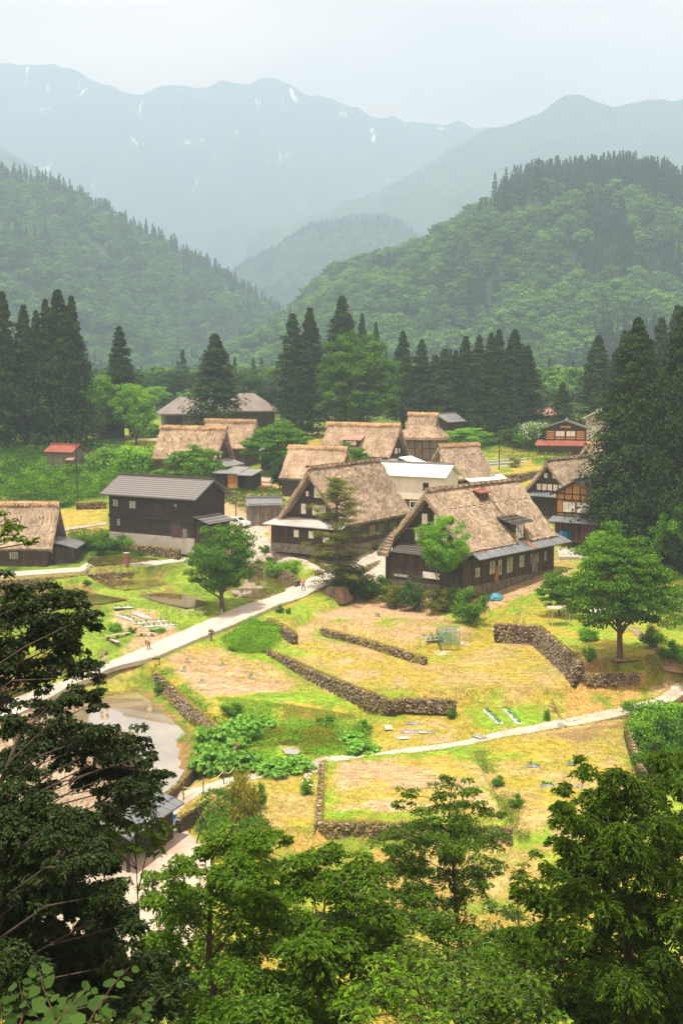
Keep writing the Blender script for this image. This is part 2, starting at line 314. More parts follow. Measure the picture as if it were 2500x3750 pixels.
for pl_, ang, per, amp in FURROWS:
    P = [tuple(G(px, py)[:2]) for px, py in pl_]; m = poly_sd(P, JX, JY) < 0; u_ = Y[m] * math.cos(R(ang)) - X[m] * math.sin(R(ang)) + (fbm(N1, X[m] * .5, Y[m] * .5, 2) - .5) * .5; w_ = .5 + .5 * np.cos(u_ / per * 6.283); Hh[m] += amp * w_ * (.5 + fbm(N3, X[m] * .6, Y[m] * .6, 2)); rgb[m] *= (.80 + .26 * w_)[:, None]
Hh = Hh + (fbm(N2, X * 1.1, Y * 1.1, 3) - .5) * np.where(Y < 175, .16, .3)
g = MB(); g.grid(np.stack([X, Y, Hh], -1), len(rows), len(us)); gm = g.mesh('ground', M['ground'], True)
ca = gm.attributes.new('cover', 'FLOAT_COLOR', 'POINT'); ca.data.foreach_set('color', np.concatenate([rgb, np.ones(X.shape + (1,))], -1).astype(np.float32).ravel())
tag(link('ground', gm), kind='structure'); del g

#@@HILLS
# ---------------------------------------------------------------- hills and mountains
def hill(name, sky_pts, dsky, foot, dfoot, zfoot, rough, nu=160, nv=70, material='hill', prof=1.15, seed=0, back=1.0):
    """sky_pts: skyline in photo pixels; dsky: distance of the crest; the slope runs down to zfoot at dfoot"""
    xs = [p[0] for p in sky_pts]; ys = [p[1] for p in sky_pts]
    px = np.linspace(xs[0], xs[-1], nu); py = np.interp(px, xs, ys)
    py = (py + np.roll(py, 1) + np.roll(py, -1)) / 3; py[0] = ys[0]; py[-1] = ys[-1]
    D = np.interp(px, [xs[0], xs[-1]], dsky); D0 = np.interp(px, [xs[0], xs[-1]], dfoot)
    a = (px - 1250) / FPX; b = -(py - 1875) / FPX; dy = CT + b * ST; dz = -ST + b * CT
    zs = dz / dy * D; t = np.linspace(0, 1 + back, nv)
    V = np.zeros((nu, nv, 3))
    d = D0[:, None] + (D - D0)[:, None] * t[None]
    V[..., 1] = d; V[..., 0] = (a / dy)[:, None] * D[:, None] * (.25 + .75 * d / D[:, None]) if foot else (a / dy)[:, None] * d
    f = np.where(t <= 1, t ** prof, 1 - (t - 1) ** 1.5 * .9)
    V[..., 2] = zfoot + (zs[:, None] - zfoot) * f[None]
    n = (fbm(Noise(seed + 11), V[..., 0] * .006, V[..., 1] * .006, 5) - .5)
    V[..., 2] += n * rough * (np.minimum(t, 1) * (1.08 - np.minimum(t, 1)) * 4)[None]
    mb = MB(); mb.grid(V, nu, nv); o = mb.build(name, M[material], None, True); tag(o, kind='structure'); return V
HL = hill('hills', [(-900, 60), (-400, 380), (0, 625), (200, 695), (400, 790), (600, 895), (800, 1012), (1040, 1182), (1150, 1258), (1300, 1345)], (1600, 1900), False, (820, 1400), -22, 90, seed=1)
HR = hill('hills', [(860, 1345), (1000, 1250), (1150, 1100), (1200, 1045), (1310, 1005), (1500, 935), (1700, 800), (1850, 690), (1980, 640), (2200, 622), (2350, 636), (2455, 668), (2500, 775), (2800, 760), (3300, 600)], (1450, 1200), False, (960, 720), -18, 90, seed=2)
HC = hill('hills', [(600, 1230), (780, 1050), (900, 975), (1000, 935), (1150, 838), (1300, 800), (1400, 815), (1500, 880), (1700, 980), (1900, 1130)], (3500, 3500), False, (2500, 2500), -30, 150, nu=220, nv=120, material='far', seed=3)
hill('mountains', [(900, 900), (1100, 790), (1400, 680), (1600, 595), (1760, 500), (1850, 455), (1950, 398), (2060, 368), (2150, 378), (2250, 388), (2350, 365), (2500, 358), (2900, 330), (3500, 500)], (4600, 4600), False, (3000, 3000), -40, 300, nu=300, nv=160, material='far', seed=4)
hill('mountains', [(-1200, 100), (-600, 330), (0, 530), (150, 625), (350, 770), (550, 950), (700, 1150)], (3800, 3800), False, (2700, 2700), -40, 200, nu=160, nv=100, material='far', seed=5)
m, nt, b, nn, lk = newmat('snowy_slope')
tc = nn('ShaderNodeTexCoord'); mp = nn('ShaderNodeMapping'); mp.inputs['Scale'].default_value = (.016, .003, .0055); lk(tc.outputs['Object'], mp.inputs[0])
no = nn('ShaderNodeTexNoise'); no.inputs['Scale'].default_value = 1.0; no.inputs['Detail'].default_value = 7; no.inputs['Roughness'].default_value = .7; no.inputs['Distortion'].default_value = .6; lk(mp.outputs[0], no.inputs[0])
cr = nn('ShaderNodeValToRGB'); cr.color_ramp.elements[0].position = .615; cr.color_ramp.elements[1].position = .655; lk(no.outputs[0], cr.inputs[0])
sp = nn('ShaderNodeSeparateXYZ'); lk(tc.outputs['Object'], sp.inputs[0])
mr = nn('ShaderNodeMapRange'); mr.inputs[1].default_value = 600; mr.inputs[2].default_value = 1150; lk(sp.outputs[2], mr.inputs[0])
mu = nn('ShaderNodeMath'); mu.operation = 'MULTIPLY'; lk(cr.outputs[0], mu.inputs[0]); lk(mr.outputs[0], mu.inputs[1])
mx = nn('ShaderNodeMix'); mx.data_type = 'RGBA'; mx.inputs[6].default_value = (.04, .07, .045, 1); mx.inputs[7].default_value = (.95, .95, .95, 1); lk(mu.outputs[0], mx.inputs[0]); lk(mx.outputs[2], b.inputs['Base Color']); b.inputs['Roughness'].default_value = .95
M['snow'] = m
hill('mountains', [(-2000, 200), (-800, 260), (-400, 180), (-100, 205), (0, 225), (150, 245), (260, 262), (360, 288), (420, 300), (470, 322), (600, 318), (700, 330), (770, 318), (820, 314), (900, 322), (940, 306), (985, 303), (1020, 312), (1060, 325), (1150, 360), (1200, 378), (1300, 415), (1400, 440), (1530, 450), (1620, 450), (1700, 446), (1770, 452), (1830, 462), (2000, 470), (2500, 480), (3500, 500)], (6500, 6500), False, (4500, 4500), -40, 330, nu=420, nv=200, material='snow', seed=6)

# ---------------------------------------------------------------- vegetation
def unit(v): return v / (np.linalg.norm(v, axis=-1, keepdims=True) + 1e-9)
def leaf_quads(mb, P, Nn, size, r, asp=.6, tint=None, fold=False, D=None):
    """one leaf (a pointed quad, or two folded triangles) per point P facing Nn; D = growing direction"""
    n = len(P); Nn = unit(Nn)
    A = r.normal(size=(n, 3)) if D is None else D + r.normal(size=(n, 3)) * .25
    A = unit(A - Nn * (A * Nn).sum(1, keepdims=True)); B = np.cross(Nn, A); s = np.asarray(size).reshape(-1, 1) * np.ones((n, 1))
    if fold == 2:
        f = .22
        pts = [P, P + A * s * .22 + B * s * asp * .42 + Nn * s * .1 * f, P + A * s * .62 + B * s * asp * .42 + Nn * s * .1 * f - Nn * s * .04, P + A * s * .98 - Nn * s * .16,
               P + A * s * .62 - B * s * asp * .42 + Nn * s * .1 * f - Nn * s * .04, P + A * s * .22 - B * s * asp * .42 + Nn * s * .1 * f, P + A * s * .5 - Nn * s * .07]
        V = np.stack(pts, 1).reshape(-1, 3); k = np.arange(n)[:, None] * 7
        mb.add(V, np.concatenate([k + np.array([[0, 1, 2, 6]]), k + np.array([[6, 2, 3, 4]]), k + np.array([[0, 6, 4, 5]])]), None if tint is None else np.tile(tint, 3)); return
    V = np.stack([P - A * s * .5, P + B * s * asp * .5 - A * s * .05, P + A * s * .5, P - B * s * asp * .5 - A * s * .05], 1)
    if fold: V[:, 1] += Nn * s * .18; V[:, 3] += Nn * s * .18
    k = np.arange(n)[:, None] * 4
    if fold: mb.add(V.reshape(-1, 3), np.concatenate([k + np.array([[0, 1, 2]]), k + np.array([[0, 2, 3]])]), None if tint is None else np.tile(tint, 2))
    else: mb.add(V.reshape(-1, 3), k + np.array([[0, 1, 2, 3]]), tint)
def clump(mb, c, rad, n, size, r, flat=.5, up=.5, shell=.45, base_t=.5, asp=.62, fold=False, tv=.22):
    d = unit(r.normal(size=(n, 3))); q = r.rand(n, 1) ** shell
    P = np.asarray(c) + d * q * np.asarray([rad, rad, rad * flat])
    N = d * .7 + np.array([0, 0, up]) + r.normal(size=(n, 3)) * .45
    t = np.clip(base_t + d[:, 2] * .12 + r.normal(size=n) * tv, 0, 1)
    leaf_quads(mb, P, N, size * (.65 + .7 * r.rand(n)), r, asp, t, fold)
def broadleaf(seed, Rr=4.5, H=9., trunk_h=2.5, nc=70, nl=95, leaf=.3, flat=.5, crad=.27, asp=.62, lobes=.35, tr=.18, open_=0.0, lay=0):
    """crown and trunk meshes of a deciduous tree, base at the origin"""
    r = np.random.RandomState(seed); ch = (H - trunk_h); cz = trunk_h + ch * .45
    cs = []
    dirs = unit(r.normal(size=(5, 3)))
    while len(cs) < nc:
        d = unit(r.normal(size=3)); q = (.35 + .65 * r.rand() ** .5)
        w = 1 + lobes * max((dirs @ d).max() - .6, -.3) * 1.6
        p = d * q * w * np.array([Rr, Rr, ch * .55]) * (1 - crad * .6)
        if p[2] < 0: p[2] *= .8; p[:2] *= 1 + .12 * min(1, -p[2] / ch * 2)
        p[2] += cz
        if lay: p[2] = round(p[2] / lay) * lay + r.normal() * .12 * lay
        if p[2] < trunk_h * .6: continue
        cs.append(p)
    cs = np.array(cs); mb = MB()
    for c in cs:
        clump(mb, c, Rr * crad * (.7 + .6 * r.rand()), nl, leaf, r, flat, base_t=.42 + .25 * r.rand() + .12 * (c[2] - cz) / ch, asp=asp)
    tk = MB(); lean = r.normal(size=2) * .25
    top = np.array([lean[0], lean[1], trunk_h + ch * .55])
    T = np.array([[0, 0, -.4], [0, 0, 0], [lean[0] * .3, lean[1] * .3, trunk_h * .6], [lean[0] * .6, lean[1] * .6, trunk_h * 1.2], top])
    tk.tube(T, [tr * 1.5, tr * 1.2, tr, tr * .75, tr * .3], 8)
    for c in cs[r.permutation(nc)[:26]]:
        s0 = T[2] + (T[3] - T[2]) * r.rand() if r.rand() < .6 else T[3] + (top - T[3]) * r.rand()
        mid = (s0 + c) / 2 + np.array([0, 0, -.1 * Rr * r.rand()]) + r.normal(size=3) * .15
        tk.tube([s0, mid, c], [tr * .42, tr * .25, tr * .08], 5)
    return mb, tk
def cedar(seed, H=20., Rr=3.2, nc=240, nl=26, leaf=.5, bare=.1, rough=.28):
    r = np.random.RandomState(seed); mb = MB(); cs = []
    ph = r.rand(6) * 6.28
    for i in range(nc):
        t = bare + (1 - bare) * (r.rand() ** .85); th = r.rand() * 6.283
        prof = (1 - t) ** .95 * (1 if t > .25 else .78 + .22 * (t - bare) / (.25 - bare + 1e-6))
        rr = Rr * prof * (1 + rough * math.sin(3 * th + ph[0] + 9 * t) * .5 + rough * (r.rand() - .5) * 1.6) + .12
        q = .55 + .45 * r.rand()
        cs.append((math.cos(th) * rr * q, math.sin(th) * rr * q, H * t - rr * .12, rr, th))
    for (x, y, z, rr, th) in cs:
        cr_ = min(.44 * rr + .14, 1.5) * (.7 + .6 * r.rand()); n = nl
        d = unit(r.normal(size=(n, 3))); P = np.array([x, y, z]) + d * (r.rand(n, 1) ** .4) * np.array([cr_, cr_, cr_ * .75])
        rad = np.array([math.cos(th), math.sin(th), .15]); N = d * .6 + rad * .6 + np.array([0, 0, .45]) + r.normal(size=(n, 3)) * .35
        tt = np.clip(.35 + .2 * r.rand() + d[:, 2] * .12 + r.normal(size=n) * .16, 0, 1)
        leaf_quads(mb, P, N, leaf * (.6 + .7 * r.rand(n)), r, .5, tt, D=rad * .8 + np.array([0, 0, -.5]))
    n = 60; z = H * (1 - .1 * r.rand(n)); P = np.stack([r.normal(size=n) * .22 * (H - z + .3) * .4, r.normal(size=n) * .22 * (H - z + .3) * .4, z], 1)
    leaf_quads(mb, P, r.normal(size=(n, 3)), leaf * .8, r, .4, np.full(n, .4), D=np.tile([0, 0, 1.], (n, 1)))
    tk = MB(); tk.tube([(0, 0, -.5), (0, 0, H * .3), (0, 0, H * .95)], [H * .016 + .08, H * .013, .04], 8)
    return mb, tk
M['bark'] = mat('bark', (.06, .045, .03), (.13, .10, .075), scale=2.5, stretch=(1, 1, .25), bump=.05, rough=.95)
M['cedar'] = leafmat('cedar_needles', (.006, .020, .004), (.045, .088, .012), .1, gloss=.8, spec=.03)
M['cedar_haze'] = leafmat('forest_needles', (.010, .034, .012), (.045, .088, .022), .12, gloss=.8, spec=.03)
M['leaf_mid'] = leafmat('green_leaves', (.022, .075, .006), (.12, .27, .018), .32, gloss=.7, spec=.08)
M['leaf_lime'] = leafmat('light_green_leaves', (.045, .15, .008), (.20, .42, .022), .38)
M['leaf_deep'] = leafmat('deep_green_leaves', (.012, .042, .006), (.055, .13, .014), .25)
M['leaf_yew'] = leafmat('olive_needles', (.035, .060, .008), (.22, .25, .022), .3)
M['leaf_forest'] = leafmat('forest_leaves', (.018, .062, .012), (.13, .26, .028), .22, var=.5, gloss=.8, spec=.05)
M['leaf_gold'] = leafmat('yellow_green_leaves', (.12, .14, .01), (.34, .32, .03), .35)
M['leaf_rust'] = leafmat('rusty_leaves', (.16, .07, .02), (.40, .20, .05), .3)
M['leaf_big'] = leafmat('broad_leaves', (.05, .18, .018), (.22, .46, .06), .3)
_cache = {}
def proto(key, fn, leafm, **kw):
    if key not in _cache:
        c, t = fn(**kw); _cache[key] = (c.mesh('crown', M[leafm]), t.mesh('trunk', M['bark'], True))
    return _cache[key]
def put_tree(name, key, loc, rz, s, label, cat, group=None, crown_name='crown'):
    e = empty(name, loc, rz, label, cat, group, s); c, t = _cache[key]
    link(crown_name, c, e); link('trunk', t, e); return e

# forests on the two hills: one mass each, scattered over the slope by geometry nodes from the crowns of real trees beyond the village
proto('wood1', broadleaf, 'leaf_forest', seed=101, Rr=5.0, H=10, trunk_h=1.0, nc=34, nl=42, leaf=.95, flat=.42, crad=.33, tr=.25)
proto('wood2', broadleaf, 'leaf_forest', seed=102, Rr=4.3, H=11, trunk_h=1.0, nc=30, nl=42, leaf=.9, flat=.4, crad=.35, tr=.25, lobes=.6)
proto('woodc', cedar, 'cedar_haze', seed=103, H=15, Rr=2.3, nc=70, nl=16, leaf=.9)
CAT = 'tree'
wt = []
for i, (px, dd, key, s, lab) in enumerate([(640, 432, 'wood1', 1.15, 'rounded green tree at the left end of the woods behind the big hipped-roof hall'), (905, 436, 'wood2', 1.1, 'broad green tree just right of the lone cedar by the big hipped-roof hall'),
        (975, 428, 'woodc', .5, 'small dark conifer over the right wing of the big hipped-roof hall')]):
    x = (px - 1250) / FPX * dd; wt.append(put_tree('woodland_tree', key, (x, dd, gz(x, dd) - .3), i * 1.3, s, lab, CAT, 'trees behind the hall'))
def forest(name, V, n, seed, label, conif, smin=.9, smax=2.2):
    r = np.random.RandomState(seed); nu, nv = V.shape[:2]; tmax = int(nv * .56)
    A = np.linalg.norm(np.cross(V[1:, 1:tmax] - V[:-1, :tmax - 1], V[1:, :tmax - 1] - V[:-1, 1:tmax]), axis=-1) * .5
    pr = (A / A.sum()).ravel(); idx = r.choice(len(pr), n, p=pr); i = idx // (tmax - 1); j = idx % (tmax - 1); fu = r.rand(n, 1); fv = r.rand(n, 1)
    P = V[i, j] * (1 - fu) * (1 - fv) + V[i + 1, j] * fu * (1 - fv) + V[i, j + 1] * (1 - fu) * fv + V[i + 1, j + 1] * fu * fv
    sel = (P[:, 1] > 400); P = P[sel]; n = len(P)
    tt = (j + fv[:, 0])[sel] / (nv - 1) * 2.0
    pxx = 1250 + P[:, 0] / P[:, 1] * FPX
    kind = conif(pxx, tt, P, r)
    if name == 'forest' and seed == 6:
        capm = (kind == 2) & (tt > .7); ex = P[capm]; jit = r.normal(size=(3, len(ex), 2)) * 6; ex = np.concatenate([np.c_[ex[:, :2] + j_, ex[:, 2]] for j_ in jit]); P = np.concatenate([P, ex]); kind = np.concatenate([kind, np.full(len(ex), 2)]); n = len(P)
    return scatter(name, label, P, kind, r, smin, smax)
def scatter(name, label, P, kind, r, smin, smax):
    n = len(P); me = bpy.data.meshes.new(name); me.vertices.add(n); me.vertices.foreach_set('co', (P - [0, 0, 1.2]).astype(np.float32).ravel())
    for nm, arr, ty in (('scl', (smin + (smax - smin) * r.rand(n)) * np.where(kind == 2, .9, 1), 'FLOAT'), ('rotz', r.rand(n) * 6.28, 'FLOAT'), ('kindi', kind.astype(float), 'FLOAT')):
        at = me.attributes.new(nm, ty, 'POINT'); at.data.foreach_set('value', arr.astype(np.float32))
    o = link(name, me); tag(o, label, 'forest', None, 'stuff')
    ng = bpy.data.node_groups.new('scatter', 'GeometryNodeTree'); ng.interface.new_socket('Geometry', in_out='INPUT', socket_type='NodeSocketGeometry'); ng.interface.new_socket('Geometry', in_out='OUTPUT', socket_type='NodeSocketGeometry')
    nn = ng.nodes.new; lk = ng.links.new; gi = nn('NodeGroupInput'); go = nn('NodeGroupOutput'); jn = nn('GeometryNodeJoinGeometry')
    def A_(nm):
        q = nn('GeometryNodeInputNamedAttribute'); q.data_type = 'FLOAT'; q.inputs['Name'].default_value = nm; return q.outputs['Attribute']
    for kk in range(3):
        ip = nn('GeometryNodeInstanceOnPoints'); oi = nn('GeometryNodeObjectInfo'); oi.inputs['Object'].default_value = wt[kk].children[0]; oi.transform_space = 'ORIGINAL'
        cp = nn('FunctionNodeCompare'); cp.data_type = 'FLOAT'; cp.operation = 'EQUAL'; lk(A_('kindi'), cp.inputs[0]); cp.inputs[1].default_value = kk; cp.inputs['Epsilon'].default_value = .1
        cb = nn('ShaderNodeCombineXYZ'); lk(A_('rotz'), cb.inputs[2]); lk(gi.outputs[0], ip.inputs['Points']); lk(cp.outputs[0], ip.inputs['Selection']); lk(oi.outputs['Geometry'], ip.inputs['Instance'])
        lk(cb.outputs[0], ip.inputs['Rotation']); lk(A_('scl'), ip.inputs['Scale']); lk(ip.outputs[0], jn.inputs[0])
    lk(jn.outputs[0], go.inputs[0]); md = o.modifiers.new('scatter', 'NODES'); md.node_group = ng; return o
def cL(px, t, P, r):
    n = fbm(N1, P[:, 0] * .02, P[:, 1] * .02, 3); k = (r.rand(len(px)) < .5).astype(int)
    return np.where((t > .93) & (r.rand(len(px)) < .75) | (n > .69), 2, k)
def cR(px, t, P, r):
    n = fbm(N1, P[:, 0] * .025, P[:, 1] * .012, 3); k = (r.rand(len(px)) < .5).astype(int)
    return np.where(((t > .72) & (px > 1830) & (px < 2520)) | (n > .67) | ((px > 2150) & (t < .25) & (n > .5)), 2, k)
forest('forest', HL, 4300, 5, 'hazy green forest covering the steep left hillside', cL)
forest('forest', HR, 4900, 6, 'green forest with a dark conifer cap covering the rounded right hill', cR)
forest('forest', HC, 12000, 7, 'pale hazy forest on the small hill in the middle of the valley', cL, 1.5, 2.4)
# ---------------------------------------------------------------- roads, paths, water
def resample(P, n):
    P = np.asarray(P, float); s = np.concatenate([[0], np.cumsum(np.linalg.norm(np.diff(P, axis=0), axis=1))]); t = np.linspace(0, s[-1], n)
    return np.stack([np.interp(t, s, P[:, k]) for k in range(P.shape[1])], 1)
EDGES = []
def ribbon(name, Lp, Rp, m, dz=.06, step=.8, nc=9, label=None, world_pts=False, wob=.0, thick=.25):
    A = np.array([G(*p)[:2] for p in Lp]) if not world_pts else np.array(Lp); B = np.array([G(*p)[:2] for p in Rp]) if not world_pts else np.array(Rp)
    n = max(8, int(np.linalg.norm(np.diff(A, axis=0), axis=1).sum() / step)); A = resample(A, n); B = resample(B, n)
    if wob:
        q = (fbm(N1, A[:, 0] * .5, A[:, 1] * .5, 3) - .5)[:, None] * wob; A = A + q; q = (fbm(N2, B[:, 0] * .5, B[:, 1] * .5, 3) - .5)[:, None] * wob; B = B + q
    t = np.linspace(0, 1, nc)[None, :, None]; P = A[:, None] * (1 - t) + B[:, None] * t
    z = height(P[..., 0].copy(), P[..., 1].copy()); 
    if thick: z = np.maximum(z, np.median(z, axis=1, keepdims=True) - .05) + dz
    else: z = z + dz
    V = np.concatenate([P, z[..., None]], -1); EDGES.extend([V[:, 0], V[:, -1]])
    e0 = V[:, :1].copy(); e1 = V[:, -1:].copy(); e0[..., 2] -= .5; e1[..., 2] -= .5; V = np.concatenate([e0, V, e1], 1)
    mb = MB(); mb.grid(V[:, ::-1], n, nc + 2); o = mb.build(name, m); return tag(o, label, kind='structure')
ribbon('road', [(-60, 2612), (34, 2574), (230, 2502), (367, 2439), (545, 2365), (690, 2303), (804, 2255), (900, 2214), (958, 2200), (1060, 2155), (1130, 2120), (1188, 2098), (1215, 2085)],
       [(-60, 2655), (60, 2622), (143, 2594), (304, 2525), (440, 2473), (574, 2416), (700, 2362), (843, 2307), (900, 2284), (987, 2243), (1090, 2200), (1205, 2152), (1250, 2135)], M['road'], nc=14, dz=.09)
ribbon('road', [(-120, 2104), (0, 2100), (287, 2080), (459, 2062), (649, 2046), (690, 2043)], [(-120, 2124), (0, 2120), (287, 2100), (488, 2084), (649, 2064), (690, 2060)], M['road'], nc=7)
ribbon('road', [(2040, 2010), (2100, 2010), (2200, 2030), (2330, 2040)], [(2045, 2050), (2110, 2050), (2190, 2065), (2330, 2075)], M['road'], nc=7)
ribbon('path', [(880, 1742), (1000, 1752), (1080, 1742)], [(880, 1760), (1000, 1772), (1090, 1755)], M['gravel'], nc=5)
ribbon('path', [(1480, 1790), (1650, 1780), (1800, 1758), (1980, 1728), (2120, 1715)], [(1480, 1800), (1650, 1792), (1800, 1770), (1980, 1738), (2120, 1724)], M['path'], nc=5)
ribbon('path', [(225, 1936), (300, 1925), (390, 1912)], [(225, 1950), (300, 1938), (390, 1924)], M['gravel'], nc=4)
ribbon('path', [(430, 1592), (560, 1606), (640, 1600), (720, 1590)], [(420, 1602), (560, 1620), (640, 1614), (720, 1602)], M['gravel'], nc=4)
cl = np.array([G(*p)[:2] for p in [(600, 2998), (640, 2960), (690, 2922), (760, 2890), (840, 2866), (935, 2844), (1047, 2836), (1121, 2818), (1185, 2796), (1290, 2776), (1408, 2764), (1512, 2748), (1600, 2740), (1700, 2722), (1830, 2695), (1950, 2675), (2059, 2655), (2180, 2633), (2289, 2612), (2380, 2590), (2432, 2570), (2520, 2540)]])
cl = resample(cl, 90); T_ = unit(np.gradient(cl, axis=0)); Np = np.stack([-T_[:, 1], T_[:, 0]], 1)
ribbon('path', cl + Np * .75, cl - Np * .75, M['path'], nc=6, world_pts=True, wob=.5, dz=.07)
cl2 = resample(np.array([G(*p)[:2] for p in [(2385, 2600), (2440, 2620), (2530, 2628)]]), 12); T_ = unit(np.gradient(cl2, axis=0)); N2p = np.stack([-T_[:, 1], T_[:, 0]], 1)
ribbon('path', cl2 + N2p * .55, cl2 - N2p * .55, M['path'], nc=5, world_pts=True, wob=.3)
cl3 = resample(np.array([G(*p)[:2] for p in [(2310, 2300), (2370, 2350), (2420, 2420), (2470, 2480), (2560, 2530)]]), 20); T_ = unit(np.gradient(cl3, axis=0)); N3p = np.stack([-T_[:, 1], T_[:, 0]], 1)
M['dirtpath'] = mat('trodden_dirt', (.16, .11, .08), (.34, .25, .18), scale=.8, bump=.04)
ribbon('path', cl3 + N3p * .5, cl3 - N3p * .5, M['dirtpath'], nc=5, world_pts=True, wob=.5)
def flat_sheet(name, pts, z, m, kind='structure', jag=.5, label=None):
    P = np.array([at_z(px, py, z)[:2] for px, py in pts]); P = np.vstack([P, P[:1]]); P = resample(P, 90)[:-1]
    c = P.mean(0); q = (fbm(N1, P[:, 0] * .5, P[:, 1] * .5, 3) - .5)[:, None] * jag; P = P + unit(P - c) * q
    V = np.concatenate([P, np.full((len(P), 1), z)], 1); mb = MB(); mb.add(V, np.arange(len(P))[::-1] if np.cross(P[1] - P[0], c - P[0]) < 0 else np.arange(len(P)))
    return tag(mb.build(name, m), label, kind=kind)
flat_sheet('gravel_yard', [(570, 3000), (640, 3000), (720, 3075), (790, 3140), (740, 3330), (690, 3540), (-150, 3560), (-300, 3320), (-200, 3040), (200, 3000)], -34.55, M['gravel'])
def watermat(name, mud, rough, rowy=0, rot=0, rscale=5.0, spec=.5):
    m, nt, b, nn, lk = newmat(name); tc = nn('ShaderNodeTexCoord'); no = nn('ShaderNodeTexNoise'); no.inputs['Scale'].default_value = .25; no.inputs['Detail'].default_value = 8; lk(tc.outputs['Object'], no.inputs[0])
    cr = nn('ShaderNodeValToRGB'); e = cr.color_ramp.elements; e[0].position = .35; e[1].position = .65; e[0].color = (*[c * .75 for c in mud], 1); e[1].color = (*[c * 1.2 for c in mud], 1); lk(no.outputs[0], cr.inputs[0])
    lk(cr.outputs[0], b.inputs['Base Color']); b.inputs['Roughness'].default_value = rough; b.inputs['IOR'].default_value = 1.33; b.inputs['Coat Weight'].default_value = 1; b.inputs['Coat Roughness'].default_value = .02; b.inputs['Coat IOR'].default_value = 1.75; b.inputs['Specular IOR Level'].default_value = spec
    n2 = nn('ShaderNodeTexNoise'); n2.inputs['Scale'].default_value = 2.5; n2.inputs['Detail'].default_value = 3; lk(tc.outputs['Object'], n2.inputs[0]); bp = nn('ShaderNodeBump'); bp.inputs['Distance'].default_value = .004; bp.inputs['Strength'].default_value = .5
    lk(n2.outputs[0], bp.inputs['Height']); lk(bp.outputs[0], b.inputs['Normal']); return m
M['mudwater'] = watermat('muddy_paddy_water', (.25, .20, .125), .03, spec=1.0)
M['greenwater'] = watermat('brown_green_paddy_water', (.13, .10, .025), .03, spec=1.0)
paddies = [
    ([(330, 2562), (390, 2545), (508, 2526), (555, 2560), (645, 2640), (745, 2735), (655, 2880), (560, 2950), (60, 2755), (-100, 2715), (-100, 2645)], -34.1, 'mudwater', .62),
    ([(40, 2158), (150, 2150), (285, 2150), (365, 2175), (478, 2195), (402, 2210), (304, 2217), (200, 2237), (30, 2247), (-200, 2247), (-200, 2173)], -28.65, 'greenwater', .4),
    ([(348, 2126), (580, 2122), (639, 2143), (545, 2153), (459, 2162), (406, 2154)], -28.65, 'greenwater', .4),
    ([(503, 2178), (637, 2166), (713, 2190), (769, 2209), (683, 2229), (578, 2205)], -28.9, 'greenwater', .4),
    ([(922, 2101), (1004, 2101), (1100, 2135), (1060, 2162), (968, 2196), (855, 2185), (828, 2139)], -28.85, 'greenwater', 0),
    ([(330, 2039), (436, 2034), (590, 2045), (512, 2060), (346, 2072), (314, 2058)], -26.6, 'greenwater', .35),
    ([(-100, 2398), (196, 2376), (320, 2420), (236, 2466), (100, 2516), (-100, 2556)], -32.2, 'greenwater', .4),
    ([(1030, 2742), (1075, 2735), (1105, 2752), (1090, 2762), (1045, 2762)], -33.55, 'mudwater', 0),
]
M['rice'] = leafmat('rice_seedlings', (.20, .20, .05), (.38, .36, .10), .3)
rr = np.random.RandomState(3); rice = MB()
for pts, z, mk, sp_ in paddies:
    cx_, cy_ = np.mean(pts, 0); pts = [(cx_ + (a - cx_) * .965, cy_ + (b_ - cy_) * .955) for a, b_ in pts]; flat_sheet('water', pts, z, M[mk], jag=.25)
    if sp_:
        P = np.array([at_z(px, py, z)[:2] for px, py in pts]); lo = P.min(0); hi = P.max(0); ang = R(24); n = int(max(hi - lo) / sp_ * 1.6); gx, gy = np.meshgrid(np.arange(-n, n), np.arange(-n, n))
        gx = gx * sp_ * 1.7; gy = gy * sp_ * .5; c = P.mean(0); x = c[0] + gx * math.cos(ang) - gy * math.sin(ang); y = c[1] + gx * math.sin(ang) + gy * math.cos(ang)
        x = (x + rr.normal(size=x.shape) * .03).ravel(); y = (y + rr.normal(size=y.shape) * .05).ravel(); k = (poly_sd(list(map(tuple, P)), x, y) < -.5) & (y > 60) & (abs(x / y) < .3) & (rr.rand(len(x)) < .85); x = x[k]; y = y[k]; n = len(x)
        leaf_quads(rice, np.stack([x, y, np.full(n, z + .05)], 1), np.stack([rr.normal(size=n), -1 + 0 * x, .3 + 0 * x], 1), .10, rr, .25, rr.rand(n), D=np.tile([0, 0, 1.], (n, 1)))
tag(rice.build('rice_seedlings', M['rice']), 'thin rows of young rice standing in the flooded paddies', 'rice', None, 'stuff')

